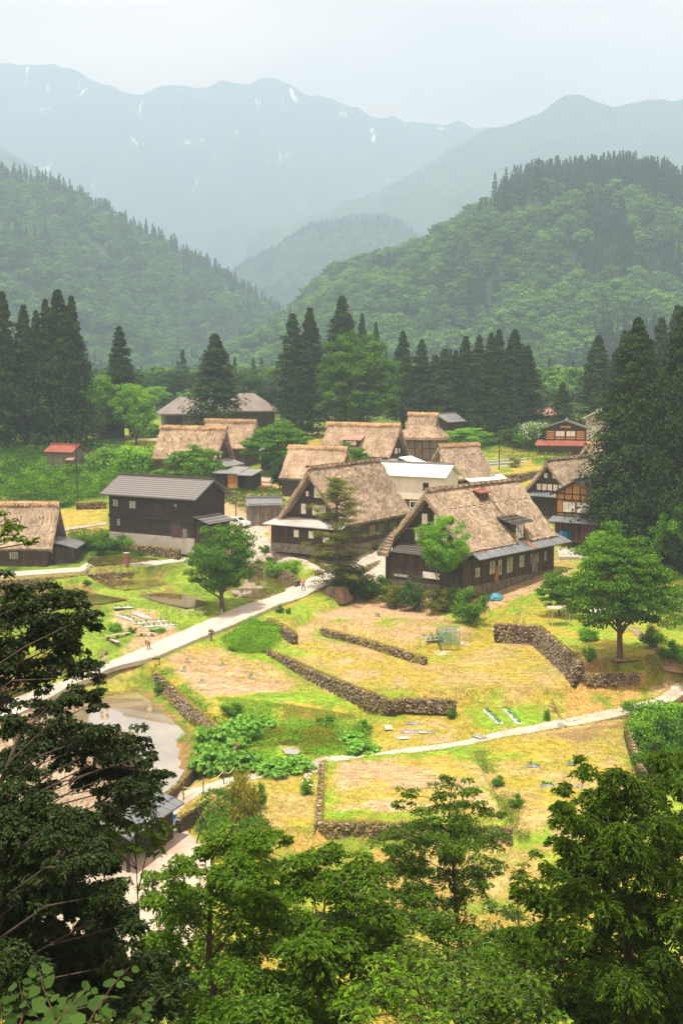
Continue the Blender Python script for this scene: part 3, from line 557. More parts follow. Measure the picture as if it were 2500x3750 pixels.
# ---------------------------------------------------------------- dry stone walls
M['grass_y'] = leafmat('dry_grass', (.19, .17, .028), (.42, .345, .075), .35)
M['stone'] = mat('field_stone', (.095, .07, .05), (.25, .20, .145), scale=2.2, tint=.55, bump=.03, rough=.95)
M['wallcore'] = mat('wall_soil', (.05, .04, .025), (.10, .08, .045), scale=2)
def stone_wall(px_pts, z, h, label, batter=.18, taper=None, ztop2=None, world_pts=None, size=.26):
    pl_ = z if isinstance(z, tuple) else (z, 0.0); P = np.array([at_plane(px, py, pl_)[:2] for px, py in px_pts]) if world_pts is None else np.array(world_pts)
    L = np.linalg.norm(np.diff(P, axis=0), axis=1).sum(); n = max(2, int(L / .35)); P = resample(P, n + 1); T = unit(np.gradient(P, axis=0)); Nv = np.stack([T[:, 1], -T[:, 0]], 1)  # outward
    mid = P[len(P) // 2]; 
    if height(np.array([mid[0] + Nv[len(P) // 2][0] * 1.4]), np.array([mid[1] + Nv[len(P) // 2][1] * 1.4]))[0] > height(np.array([mid[0] - Nv[len(P) // 2][0] * 1.4]), np.array([mid[1] - Nv[len(P) // 2][1] * 1.4]))[0]: Nv = -Nv
    r = np.random.RandomState(int(abs(px_pts[0][0])) + 3); core = MB(); st = MB()
    h *= .85; hh = np.full(n + 1, float(h)) if taper is None else .85 * np.interp(np.linspace(0, 1, n + 1), np.linspace(0, 1, len(taper)), taper)
    zt = pl_[0] + pl_[1] * P[:, 1]
    zt = zt - .10 + (fbm(N1, P[:, 0] * .8, P[:, 1] * .8, 3) - .5) * .2
    po = P + Nv * .9; hh = np.clip(zt - height(po[:, 0].copy(), po[:, 1].copy()) + .1, .25, h * 1.3) * np.clip(np.minimum(np.arange(n + 1), n - np.arange(n + 1)) / 3 + .55, 0, 1)
    ins = P - Nv * .18; out0 = P + Nv * .02; out1 = P + Nv * (.02 + batter * hh[:, None])
    V = np.stack([np.c_[ins, zt - hh - .6], np.c_[out1, zt - hh - .6], np.c_[out0, zt - .12], np.c_[ins, zt - .08]], 1)
    k = np.arange(n)[:, None] * 4; core.add(V.reshape(-1, 3), np.concatenate([k + np.array([[a, a + 4, (a + 1) % 4 + 4, (a + 1) % 4]]) for a in range(4)]))
    core.add(V[0], [[0, 1, 2, 3]]); core.add(V[-1], [[3, 2, 1, 0]])
    rows_ = int(max(hh) / (size * .55)) + 1; base_c = np.array([(-1, -1, -1), (1, -1, -1), (1, 1, -1), (-1, 1, -1), (-1, -1, 1), (1, -1, 1), (1, 1, 1), (-1, 1, 1)], float) * .5
    m_ = int(L / size)
    for j in range(rows_):
        s = (np.arange(m_) + .5 * (j % 2) + r.normal(size=m_) * .15) / m_ * n; s = np.clip(s, 0, n - 1e-3); i = s.astype(int); f = (s - i)[:, None]
        p = P[i] * (1 - f) + P[i + 1] * f; nv = Nv[i]; tv = T[i]; frac = (j + .5) / rows_
        zz = zt[i] - hh[i] * frac + r.normal(size=m_) * .04; p = p + nv * (.05 + batter * hh[i][:, None] * frac + r.normal(size=(m_, 1)) * .05)
        keep = r.rand(m_) < (.7 if j == 0 else .95)
        for q in np.nonzero(keep)[0]:
            sx = size * (.75 + .6 * r.rand()); sy = .3 + .15 * r.rand(); sz = hh[i[q]] / rows_ * (.85 + .35 * r.rand()); b = base_c + r.normal(size=(8, 3)) * .09; a_ = r.normal() * .25
            bx = b[:, 0] * sx; bz = b[:, 2] * sz; bx, bz = bx * math.cos(a_) - bz * math.sin(a_), bx * math.sin(a_) + bz * math.cos(a_)
            W = np.zeros((8, 3)); W[:, :2] = p[q] + bx[:, None] * tv[q] + (b[:, 1] * sy)[:, None] * nv[q]; W[:, 2] = zz[q] + bz; st.add(W, BOXF, r.rand())
    # grass hanging over the top and rooted in the joints
    gg = MB(); m_ = int(L * 95); s = r.rand(m_) * (n - 1e-3); i = s.astype(int); f = (s - i)[:, None]; p = P[i] * (1 - f) + P[i + 1] * f; low = r.rand(m_) < .45; dn = np.where(low, r.rand(m_), 0)
    p3 = np.c_[p + Nv[i] * (np.where(low, .16, -.25)[:, None] + (batter * hh[i] * dn)[:, None] + .3 * r.rand(m_, 1)), zt[i] - dn * hh[i] + .06]; kk = (~low) | (fbm(N2, p[:, 0] * .6, p[:, 1] * .6, 3) + (r.rand(m_) - .5) * .3 > .5)
    leaf_quads(gg, p3[kk], np.c_[Nv[i], np.full(m_, .6)][kk] + r.normal(size=(kk.sum(), 3)) * .4, .16 + .2 * r.rand(kk.sum()), r, .3, r.rand(kk.sum()), D=np.c_[Nv[i] * .5, np.where(low, .5, -.2)][kk])
    o = core.build('stone_wall', M['wallcore']); tag(o, label, 'stone wall', 'dry stone retaining walls'); st.build('stones', M['stone'], o); gg.build('grass_fringe', M['grass_y'], o); return o
stone_wall([(975, 2374), (1060, 2410), (1200, 2472), (1320, 2520), (1432, 2562)], Z1, 1.25, 'long mossy dry stone wall along the left edge of the big central field')
stone_wall([(1463, 2553), (1560, 2556), (1670, 2559)], Z1, 1.1, 'dark overgrown stone wall facing the viewer below the big central field', taper=[1.7, 1.5, .9])
stone_wall([(1425, 2562), (1463, 2553)], Z1, 1.1, 'short corner of stone wall at the front tip of the big central field')
stone_wall([(1113, 2283), (1220, 2308), (1350, 2340), (1480, 2382), (1560, 2404)], -30.15, .75, 'low crumbling stone wall along the back edge of the big central field', taper=[.8, .85, .7, .6, .35])
stone_wall([(985, 2262), (1030, 2285), (1085, 2318)], -29.7, 1.0, 'short grey stone wall between the road and the bright green patch', taper=[.7, 1.1, 1.0])
stone_wall([(1810, 2280), (1890, 2284), (1973, 2290)], Z7, 1.9, 'tall stone wall with dry sticks leaning on it below the lawn')
stone_wall([(1973, 2290), (2050, 2352), (2131, 2424)], Z7, 2.1, 'tall diagonal rubble wall left of the big tree terrace', batter=.3)
stone_wall([(2131, 2467), (2230, 2464), (2340, 2462)], -30.0, 1.0, 'low shaded stone wall below the terrace of the big tree')
stone_wall([(1645, 2590), (1690, 2642), (1733, 2704)], Z5, 1.0, 'short stone wall left of the plot with two mulch strips', taper=[.8, 1., .9])
stone_wall([(1984, 2508), (2018, 2572), (2052, 2640)], Z6, 1.2, 'short pale stone wall right of the plot with two mulch strips', batter=.25, taper=[1.3, 1.1, .6])
stone_wall([(2052, 2640), (2130, 2626)], Z6, .4, 'dark stub of stone wall beside the concrete path', taper=[.6, .2])
stone_wall([(1190, 2778), (1184, 2860), (1173, 3000)], Z8, 1.15, 'brown stone edge along the left side of the ploughed plot', batter=.12)
stone_wall([(1173, 3003), (1280, 3006), (1403, 3010), (1640, 3018), (1875, 3029)], Z8, 1.2, 'dark stone wall along the near side of the ploughed plot', batter=.1)
stone_wall([(-100, 2126), (0, 2124), (287, 2104), (488, 2089), (660, 2068)], -27.6, 1.25, 'mossy stone wall holding up the pale road on the left', taper=[1.3, 1.3, 1.2, 1.0, .6])
stone_wall([(2290, 2655), (2310, 2720), (2345, 2810)], -31.8, 1.6, 'rough earth and stone bank below the ivy on the right', batter=.4)
stone_wall([(600, 2905), (650, 2870), (700, 2815), (745, 2760)], -32.9, 1.9, 'dark stacked stone wall at the corner of the near paddy')
stone_wall([(655, 2990), (730, 2945), (800, 2905), (850, 2885)], -33.3, 1.7, 'dark stone wall holding up the path beside the yard')
stone_wall([(560, 2452), (620, 2500), (700, 2575), (790, 2655), (870, 2730)], -32.6, 1.0, 'grassy stone bank between the bare field and the near paddy', batter=.5)
M['leaf_bank'] = leafmat('bank_plants', (.05, .11, .012), (.22, .27, .03), .3)
stone_wall([(1400, 2050), (1320, 2080), (1200, 2072), (1130, 2050), (1045, 2018)], gz(*G(1230, 2070)[:2]) + .3, .45, 'low stone kerb of the yard in front of the middle farmhouse', size=.35)
stone_wall([(910, 2070), (990, 2066), (1050, 2090), (1095, 2120)], -27.6, 1.6, 'overgrown stone bank behind the round pond')
stone_wall([(1760, 1745), (1900, 1735), (1960, 1725), (2090, 1708)], gz(*G(1900, 1735)[:2]) + .8, 1.2, 'long stone wall behind the vegetable beds at the back of the village')
stone_wall([(280, 1838), (390, 1835)], gz(*G(335, 1838)[:2]) + .6, .9, 'low stone wall at the foot of the bare pole')
stone_wall([(440, 1990), (560, 2000), (660, 2010)], gz(*G(560, 2005)[:2]) + .6, 1.2, 'rough stone footing below the black barn')
# ---------------------------------------------------------------- building materials
def thatchmat(name, a, b_):
    m, nt, b, nn, lk = newmat(name); tc = nn('ShaderNodeTexCoord'); mp = nn('ShaderNodeMapping'); mp.inputs['Scale'].default_value = (5, 1.2, 1.2); lk(tc.outputs['Object'], mp.inputs[0])
    n1 = nn('ShaderNodeTexNoise'); n1.inputs['Scale'].default_value = 1.2; n1.inputs['Detail'].default_value = 10; n1.inputs['Roughness'].default_value = .75; lk(mp.outputs[0], n1.inputs[0])
    n2 = nn('ShaderNodeTexNoise'); n2.inputs['Scale'].default_value = .35; n2.inputs['Detail'].default_value = 5; lk(tc.outputs['Object'], n2.inputs[0])
    c1 = nn('ShaderNodeValToRGB'); c1.color_ramp.elements[0].position = .36; c1.color_ramp.elements[1].position = .62; c1.color_ramp.elements[0].color = (*a, 1); c1.color_ramp.elements[1].color = (*b_, 1); lk(n1.outputs[0], c1.inputs[0])
    at = nn('ShaderNodeAttribute'); at.attribute_name = 'tint'; mr = nn('ShaderNodeMapRange'); mr.inputs[3].default_value = .62; mr.inputs[4].default_value = 1.38; lk(at.outputs['Fac'], mr.inputs[0])
    m2 = nn('ShaderNodeMapRange'); m2.inputs[1].default_value = .3; m2.inputs[2].default_value = .7; m2.inputs[3].default_value = .62; m2.inputs[4].default_value = 1.22; lk(n2.outputs[0], m2.inputs[0])
    m3 = nn('ShaderNodeMapping'); m3.inputs['Scale'].default_value = (.35, 1, 7); lk(tc.outputs['Object'], m3.inputs[0]); n3 = nn('ShaderNodeTexNoise'); n3.inputs['Scale'].default_value = .8; n3.inputs['Detail'].default_value = 4; lk(m3.outputs[0], n3.inputs[0])
    r3 = nn('ShaderNodeMapRange'); r3.inputs[1].default_value = .35; r3.inputs[2].default_value = .65; r3.inputs[3].default_value = .86; r3.inputs[4].default_value = 1.1; lk(n3.outputs[0], r3.inputs[0])
    oi = nn('ShaderNodeObjectInfo'); ro = nn('ShaderNodeMapRange'); ro.inputs[3].default_value = .85; ro.inputs[4].default_value = 1.15; lk(oi.outputs['Random'], ro.inputs[0])
    q1 = nn('ShaderNodeMath'); q1.operation = 'MULTIPLY'; lk(mr.outputs[0], q1.inputs[0]); lk(r3.outputs[0], q1.inputs[1]); q2 = nn('ShaderNodeMath'); q2.operation = 'MULTIPLY'; lk(q1.outputs[0], q2.inputs[0]); lk(ro.outputs[0], q2.inputs[1])
    mm = nn('ShaderNodeMath'); mm.operation = 'MULTIPLY'; lk(q2.outputs[0], mm.inputs[0]); lk(m2.outputs[0], mm.inputs[1])
    vs = nn('ShaderNodeVectorMath'); vs.operation = 'SCALE'; lk(c1.outputs[0], vs.inputs[0]); lk(mm.outputs[0], vs.inputs[3]); lk(vs.outputs[0], b.inputs['Base Color'])
    b.inputs['Roughness'].default_value = .95; b.inputs['Specular IOR Level'].default_value = .1
    bp = nn('ShaderNodeBump'); bp.inputs['Strength'].default_value = 1; bp.inputs['Distance'].default_value = .12; lk(n1.outputs[0], bp.inputs['Height']); lk(bp.outputs[0], b.inputs['Normal']); return m
M['thatch'] = thatchmat('thatch', (.19, .145, .10), (.46, .37, .275))
M['thatch_gold'] = thatchmat('thatch_golden', (.19, .14, .095), (.52, .40, .285))
M['thatch_dark'] = thatchmat('thatch_weathered', (.11, .08, .055), (.30, .225, .16))
M['ridge_straw'] = thatchmat('ridge_straw', (.30, .19, .10), (.62, .42, .24))
M['wood'] = mat('dark_boards', (.030, .020, .014), (.085, .058, .040), scale=1.4, stretch=(2.5, 2.5, .3), bump=.02, rough=.85)
M['wood_h'] = mat('black_boards', (.014, .012, .010), (.050, .040, .032), scale=1.3, stretch=(.25, .25, 3.5), bump=.02, rough=.8)
M['wood_grey'] = mat('weathered_boards', (.10, .085, .07), (.24, .21, .18), scale=1.3, stretch=(2.5, 2.5, .25), bump=.02)
M['frame'] = mat('timber_frame', (.022, .014, .010), (.06, .04, .026), scale=2)
M['pole'] = mat('pole_wood', (.10, .07, .045), (.24, .17, .11), scale=2, stretch=(1, 1, .3))
M['bamboo'] = mat('bamboo', (.50, .42, .22), (.62, .54, .32), scale=2)
M['paper'] = mat('paper_screen', (.74, .73, .69), (.84, .83, .79), scale=2, rough=.8)
M['glass'] = mat('window_glass', (.20, .21, .19), (.45, .45, .38), scale=.9, rough=.15, spec=.6)
M['darkglass'] = mat('dark_glass', (.02, .022, .02), (.05, .05, .045), scale=1, rough=.15, spec=.6)
M['plaster'] = mat('white_plaster', (.66, .61, .57), (.80, .75, .71), scale=.7, stretch=(1, 1, .3))
M['orange'] = mat('orange_board', (.42, .21, .07), (.58, .31, .11), scale=1.2, stretch=(1, 1, .3))
M['orange_wood'] = mat('reddish_boards', (.20, .075, .03), (.34, .14, .06), scale=1.5, stretch=(2.5, 2.5, .3))
M['metal'] = mat('grey_metal_sheet', (.16, .17, .175), (.26, .27, .27), scale=.6, rough=.5, spec=.5, stretch=(1, 1, 1))
M['metal_blue'] = mat('slate_blue_sheet', (.11, .125, .14), (.19, .20, .215), scale=.5, rough=.45, spec=.5)
M['metal_white'] = mat('bright_metal_sheet', (.66, .67, .68), (.78, .79, .79), scale=.5, rough=.45, spec=.5)
M['metal_pale'] = mat('pale_grey_sheet', (.34, .33, .32), (.46, .45, .44), scale=.6, rough=.5, spec=.5)
M['rust'] = mat('rusty_sheet', (.16, .07, .04), (.34, .17, .09), scale=1.2, rough=.8)
M['metal_red'] = mat('red_sheet', (.19, .055, .038), (.31, .105, .075), scale=.7, rough=.6)
M['metal_pink'] = mat('faded_red_sheet', (.32, .17, .14), (.44, .26, .21), scale=.7, rough=.6)
M['metal_brown'] = mat('brown_sheet', (.20, .165, .15), (.30, .255, .235), scale=.4, rough=.5)
M['footing'] = mat('stone_footing', (.07, .055, .045), (.19, .16, .13), scale=1.6, bump=.03)
M['concrete'] = mat('concrete', (.30, .28, .25), (.42, .40, .36), scale=1.2, bump=.01)
def tilemat(name, a, b_, sx=.30, sy=.26):
    m, nt, b, nn, lk = newmat(name); tc = nn('ShaderNodeTexCoord'); mp = nn('ShaderNodeMapping'); mp.inputs['Scale'].default_value = (1, 1, 1); lk(tc.outputs['Object'], mp.inputs[0])
    sp = nn('ShaderNodeSeparateXYZ'); lk(mp.outputs[0], sp.inputs[0]); def_ = None
    def wv(sock, per, prof):
        mu = nn('ShaderNodeMath'); mu.operation = 'MULTIPLY'; mu.inputs[1].default_value = 1 / per; lk(sock, mu.inputs[0]); fr = nn('ShaderNodeMath'); fr.operation = 'FRACT'; lk(mu.outputs[0], fr.inputs[0]); return fr.outputs[0]
    fx = wv(sp.outputs[0], sx, 0); fz = wv(sp.outputs[2], sy * .5, 0)
    pp = nn('ShaderNodeMath'); pp.operation = 'PINGPONG'; pp.inputs[1].default_value = .5; lk(fx, pp.inputs[0])
    ad = nn('ShaderNodeMath'); ad.operation = 'ADD'; lk(pp.outputs[0], ad.inputs[0]); lk(fz, ad.inputs[1])
    bp = nn('ShaderNodeBump'); bp.inputs['Distance'].default_value = .06; bp.inputs['Strength'].default_value = 1; lk(ad.outputs[0], bp.inputs['Height']); lk(bp.outputs[0], b.inputs['Normal'])
    gt = nn('ShaderNodeMath'); gt.operation = 'MULTIPLY'; lk(fz, gt.inputs[0]); l2 = nn('ShaderNodeMath'); l2.operation = 'ADD'; l2.inputs[1].default_value = .4; lk(pp.outputs[0], l2.inputs[0]); lk(l2.outputs[0], gt.inputs[1])
    cr = nn('ShaderNodeValToRGB'); cr.color_ramp.elements[0].position = .08; cr.color_ramp.elements[1].position = .5; cr.color_ramp.elements[0].color = (*a, 1); cr.color_ramp.elements[1].color = (*b_, 1); lk(gt.outputs[0], cr.inputs[0]); lk(cr.outputs[0], b.inputs['Base Color'])
    b.inputs['Roughness'].default_value = .55; return m
M['tile'] = tilemat('grey_roof_tiles', (.03, .028, .028), (.20, .19, .19), .48, .5)
M['tile_dark'] = tilemat('dark_roof_tiles', (.02, .018, .016), (.13, .115, .10), .42, .45)

# ---------------------------------------------------------------- building pieces (local frame: +x along the ridge, origin on the ground)
def xs_profile(W, hr, he, K=12, t=.55, sag=.18):
    a = np.linspace(-1, 1, 2 * K + 1); s = np.sign(a); aa = abs(a)
    y = a * W / 2; z = hr - (hr - he) * aa - sag * np.sin(np.pi * aa) - .0 * aa
    z = z - .35 * np.exp(-(aa / .06) ** 2) * .6
    nrm = np.stack([(hr - he) * s, np.full_like(a, W / 2)], 1); nrm[K] = (0, 1); nrm = unit(nrm)
    return np.stack([y, z], 1), nrm
def thatch_roof(L, W, hr, he, t=.55, ov=.3, seed=0, sag=.15, mats='thatch', parent=None, name='roof', straw=8, hip=None, cut=None, ridge=None, cap='fringe'):
    """thick A-frame thatch with ragged surface; ov = how far the ridge overhangs the eave ends"""
    r = np.random.RandomState(seed); K = 22; O, Nn = xs_profile(W, hr, he, K, t, sag); nx = max(12, int(L / .3)); xx = np.linspace(-1, 1, nx)
    I = O - Nn * t; I[K] = (0, hr - t * 2.0)
    aa = abs(np.linspace(-1, 1, 2 * K + 1))
    Xc = xx[:, None] * (L / 2 + ov * (1 - aa)[None]); e = np.clip((1 - abs(xx)) * L / 2 / .35, 0, 1)[:, None]
    rnd = np.sqrt(1 - (1 - e) ** 2)                       # rounded verge
    off = -t * .45 * (1 - rnd); Oy = O[None, :, 0] + Nn[None, :, 0] * off; Oz = O[None, :, 1] + Nn[None, :, 1] * off
    ds = (fbm(N1, Xc * 1.6 + seed, (Oy * 2 + Oz) * 1.1, 4) - .5) * .34 + (fbm(N2, Xc * .25, Oz * .4 + seed, 2) - .5) * .25
    Oy = Oy + Nn[None, :, 0] * ds; Oz = Oz + Nn[None, :, 1] * ds
    Vo = np.stack([Xc, Oy, Oz], -1); Iy = np.broadcast_to(I[None, :, 0], Xc.shape); Iz = np.broadcast_to(I[None, :, 1], Xc.shape); Xi = Xc * (1 - .0); Vi = np.stack([Xi, Iy, Iz], -1)
    # closed ring: outer forward, inner backward
    ring = np.concatenate([Vo, Vi[:, ::-1]], 1); n2 = ring.shape[1]; mb = MB(); i, j = np.meshgrid(np.arange(nx - 1), np.arange(n2), indexing='ij'); a = (i * n2 + j).ravel(); b = (i * n2 + (j + 1) % n2).ravel()
    f = np.stack([a, a + n2, b + n2, b], 1)
    if cut is not None:
        cen = ring.reshape(-1, 3)[f].mean(1); f = f[~cut(cen)]
    mb.add(ring.reshape(-1, 3), f, .5)
    for ix in (0, nx - 1):
        m_ = 2 * K + 1; k = np.arange(m_ - 1); o = Vo[ix]; q = Vi[ix]; F = np.stack([k, k + 1, k + 1 + m_, k + m_], 1); mb.add(np.vstack([o, q]), F if ix == 0 else F[:, ::-1], .42)
    # loose straw over the surface and along the edges
    n = int(straw * L * 2 * math.hypot(W / 2, hr - he)); i = r.randint(0, nx - 1, n); j = r.randint(0, 2 * K, n); P = Vo[i, j] * (1 - r.rand(n, 1)) + Vo[i + 1, j] * r.rand(n, 1)
    P = Vo[i, j] + (Vo[i + 1, j] - Vo[i, j]) * r.rand(n, 1) + (Vo[i, j + 1] - Vo[i, j]) * r.rand(n, 1); nv = np.stack([0 * P[:, 0], Nn[j, 0], Nn[j, 1]], 1); dn = np.stack([0 * P[:, 0], np.sign(P[:, 1]) * W / 2, np.full(n, -(hr - he))], 1)
    if cut is not None: kp = ~cut(P); P, nv, dn = P[kp], nv[kp], dn[kp]; n = len(P)
    leaf_quads(mb, P + nv * .03, nv + r.normal(size=(n, 3)) * .3, .35 + .4 * r.rand(n), r, .16, np.clip(.5 + r.normal(size=n) * .3, 0, 1), D=unit(dn))
    for s_ in (0, 2 * K):
        n = int(L * 22); i = r.randint(0, nx - 1, n); P = Vo[i, s_] + (Vo[i + 1, s_] - Vo[i, s_]) * r.rand(n, 1)
        if cut is not None: kp = ~cut(P + [0, 0, .4]); P = P[kp]; n = len(P)
        if n: leaf_quads(mb, P + np.array([0, 0, -.05]) - r.rand(n, 1) * np.array([[0, Nn[s_, 0] * t, Nn[s_, 1] * t * .9]]), np.array([[0, Nn[s_, 0], .2]]) + r.normal(size=(n, 3)) * .4, .3 + .25 * r.rand(n), r, .16, .3 + .5 * r.rand(n), D=np.array([[0, 0, -1.]]) * np.ones((n, 1)))
    o = mb.build(name, M[mats], parent)
    # ridge
    rb = MB(); nr = int((L + 2 * ov) / .22); X_ = np.linspace(-(L / 2 + ov) * 1.0, (L / 2 + ov) * 1.0, nr); zr = hr + .02 + (fbm(N1, X_ * .4, X_ * 0 + seed, 2) - .5) * .18
    th = np.linspace(-1.15, 1.15, 9); rr_ = .42 + .06 * r.rand(nr)
    V = np.stack([np.broadcast_to(X_[:, None], (nr, 9)), np.sin(th)[None] * rr_[:, None] * .95, zr[:, None] - .35 + np.cos(th)[None] * rr_[:, None]], -1); rb.grid(V, nr, 9, .6)
    if cap == 'fringe':
        n = int(L * 90); x = (r.rand(n) * 2 - 1) * (L / 2 + ov); s = np.where(r.rand(n) < .5, -1, 1); dd = .2 + .75 * r.rand(n); sl = (hr - he) / (W / 2)
        P = np.stack([x, s * (.12 + dd * .45), hr + .12 - dd * sl * .45 + .05], 1); leaf_quads(rb, P, np.stack([0 * x, s * 1., .6 + 0 * x], 1) + r.normal(size=(n, 3)) * .25, .55 + .3 * r.rand(n), r, .13, r.rand(n), D=np.stack([r.normal(size=n) * .15, s * .5, -np.ones(n) * .9], 1))
        rb.build('ridge', M['ridge_straw'], parent)
    else:
        for q in range(3):
            yy = (q - 1) * .26; P = np.stack([X_, np.full(nr, yy), zr + .1 - abs(yy) * .6 + (q % 2) * .03], 1); rb.tube(P[::4], .06, 5, .35)
        for x in np.arange(-L / 2, L / 2, 1.3): rb.box((x, -.42, hr - .06), (x + .16, .42, hr + .12 + .03 * r.rand()), tint=.2)
        rb.build('ridge', M['thatch_dark'], parent)
    return o
def win(parent, o, a, n, w, h, kind='glass', frame='frame', nv=1, nh=0, fw=.07, proud=.05, name='window', pname='pane'):
    """framed window: o = centre on the wall, a = direction along the wall, n = outward normal"""
    o = np.array(o, float); a = unit(np.array(a, float)); n = unit(np.array(n, float)); z = np.array([0, 0, 1.])
    def bar(mb, x0, x1, z0, z1, d0, d1):
        c = [o + a * x + n * d + z * zz for zz in (z0, z1) for (x, d) in ((x0, d0), (x1, d0), (x1, d1), (x0, d1))]; mb.hexa(np.array(c))
    mb = MB(); bar(mb, -w / 2 - fw, w / 2 + fw, h / 2, h / 2 + fw, -.04, proud); bar(mb, -w / 2 - fw, w / 2 + fw, -h / 2 - fw, -h / 2, -.04, proud + .03)
    bar(mb, -w / 2 - fw, -w / 2, -h / 2, h / 2, -.04, proud); bar(mb, w / 2, w / 2 + fw, -h / 2, h / 2, -.04, proud)
    for i in range(nv): x = -w / 2 + w * (i + 1) / (nv + 1); bar(mb, x - .025, x + .025, -h / 2, h / 2, -.02, proud - .01)
    for i in range(nh): q = -h / 2 + h * (i + 1) / (nh + 1); bar(mb, -w / 2, w / 2, q - .02, q + .02, -.02, proud - .014)
    f = mb.build(name, M[frame], parent); p = MB(); bar(p, -w / 2, w / 2, -h / 2, h / 2, -.03, .012); p.build(pname, M[kind], f); return f
def panel(parent, o, a, n, w, h, m='paper', d=.04, name='shutter'):
    o = np.array(o, float); a = unit(np.array(a, float)); n = unit(np.array(n, float)); z = np.array([0, 0, 1.]); mb = MB()
    mb.hexa(np.array([o + a * x + n * dd + z * zz for zz in (-h / 2, h / 2) for (x, dd) in ((-w / 2, -.03), (w / 2, -.03), (w / 2, d), (-w / 2, d))])); return mb.build(name, M[m], parent)
def boxpart(parent, name, m, boxes):
    mb = MB()
    for lo, hi in boxes: mb.box(lo, hi)
    return mb.build(name, M[m], parent)
def beams(mb, x0, x1, y0, y1, z, s=.1, proud=.06):
    mb.box((x0 - proud, y0 - proud, z), (x1 + proud, y0 + s, z + s * 1.6)); mb.box((x0 - proud, y1 - s, z), (x1 + proud, y1 + proud, z + s * 1.6))
    mb.box((x0 - proud, y0 + s + .003, z), (x0 + s, y1 - s - .003, z + s * 1.6)); mb.box((x1 - s, y0 + s + .003, z), (x1 + proud, y1 - s - .003, z + s * 1.6))
def walls(parent, x0, x1, y0, y1, h, m='wood', frame=True, step=1.9, base=.18, z0=0, fm='frame'):
    mb = MB(); mb.box((x0, y0, z0 + base - .5 if z0 == 0 else z0), (x1, y1, z0 + h)); w = mb.build('wall', M[m], parent)
    if frame:
        f = MB()
        for x in np.arange(x0, x1 + .01, (x1 - x0) / max(1, round((x1 - x0) / step))):
            for y, s in ((y0, -1), (y1, 1)): f.box((x - .07, min(y, y + s * .055), z0 + base), (x + .07, max(y, y + s * .055), z0 + h - .02))
        for y in np.arange(y0, y1 + .01, (y1 - y0) / max(1, round((y1 - y0) / step))):
            for x, s in ((x0, -1), (x1, 1)): f.box((min(x, x + s * .052), y - .07, z0 + base), (max(x, x + s * .052), y + .07, z0 + h - .02))
        for z in (z0 + base - .1, z0 + h * .5, z0 + h - .2): 
            for y, s in ((y0, -1), (y1, 1)): f.box((x0 - .06, min(y, y + s * .07), z), (x1 + .06, max(y, y + s * .07), z + .13))
            for x, s in ((x0, -1), (x1, 1)): f.box((min(x, x + s * .066), y0, z + .003), (max(x, x + s * .066), y1, z + .127))
        f.build('timber_frame', M[fm], parent)
    if z0 == 0: boxpart(parent, 'foundation', 'footing', [((x0 - .12, y0 - .12, -1.2), (x1 + .12, y1 + .12, base - .11))])
    return w
def lean_roof(parent, q, t=.12, m='metal', seam=.5, name='lean_to_roof', ribs=True, over=.035, boxes=()):
    """sloping sheet roof: q = 4 corners high-left, high-right, low-right, low-left"""
    q = np.array(q, float); mb = MB(); mb.slab(q, t)
    for b_ in boxes: mb.box(*b_)
    if ribs:
        n = max(1, int(np.linalg.norm(q[1] - q[0]) / seam)); up = np.array([0, 0, over])
        for i in range(n + 1):
            s = i / n; a = q[0] * (1 - s) + q[1] * s; b = q[3] * (1 - s) + q[2] * s; w = unit(q[1] - q[0]) * .025; o = 0 if 0 < i < n else (w if i == 0 else -w)
            mb.hexa(np.array([a - w + o, a + w + o, b + w + o, b - w + o, a - w + up + o, a + w + up + o, b + w + up + o, b - w + up + o]))
    return mb.build(name, M[m], parent)
def gable_roof(parent, L, W, hr, he, t=.18, m='tile', name='roof', x0=0, y0=0, ridge=True, ribs=0, rm='tile_dark'):
    mb = MB(); mb.slab([(x0 - L / 2, y0 - W / 2, he), (x0 + L / 2, y0 - W / 2, he), (x0 + L / 2, y0, hr), (x0 - L / 2, y0, hr)], t); mb.slab([(x0 + L / 2, y0 + W / 2, he), (x0 - L / 2, y0 + W / 2, he), (x0 - L / 2, y0 + .001, hr), (x0 + L / 2, y0 + .001, hr)], t)
    if ribs:
        for x in np.arange(x0 - L / 2, x0 + L / 2, ribs):
            for s in (-1, 1): mb.hexa(np.array([(x, y0 + s * W / 2, he), (x + .04, y0 + s * W / 2, he), (x + .04, y0, hr), (x, y0, hr), (x, y0 + s * W / 2, he + .05), (x + .04, y0 + s * W / 2, he + .05), (x + .04, y0, hr + .05), (x, y0, hr + .05)]))
    o = mb.build(name, M[m], parent)
    if ridge: boxpart(o, 'ridge', rm, [((x0 - L / 2 - .06, y0 - .17, hr - .06), (x0 + L / 2 + .06, y0 + .17, hr + .2)), ((x0 - L / 2 - .1, y0 - .1, hr + .2), (x0 + L / 2 + .1, y0 + .1, hr + .28))])
    return o
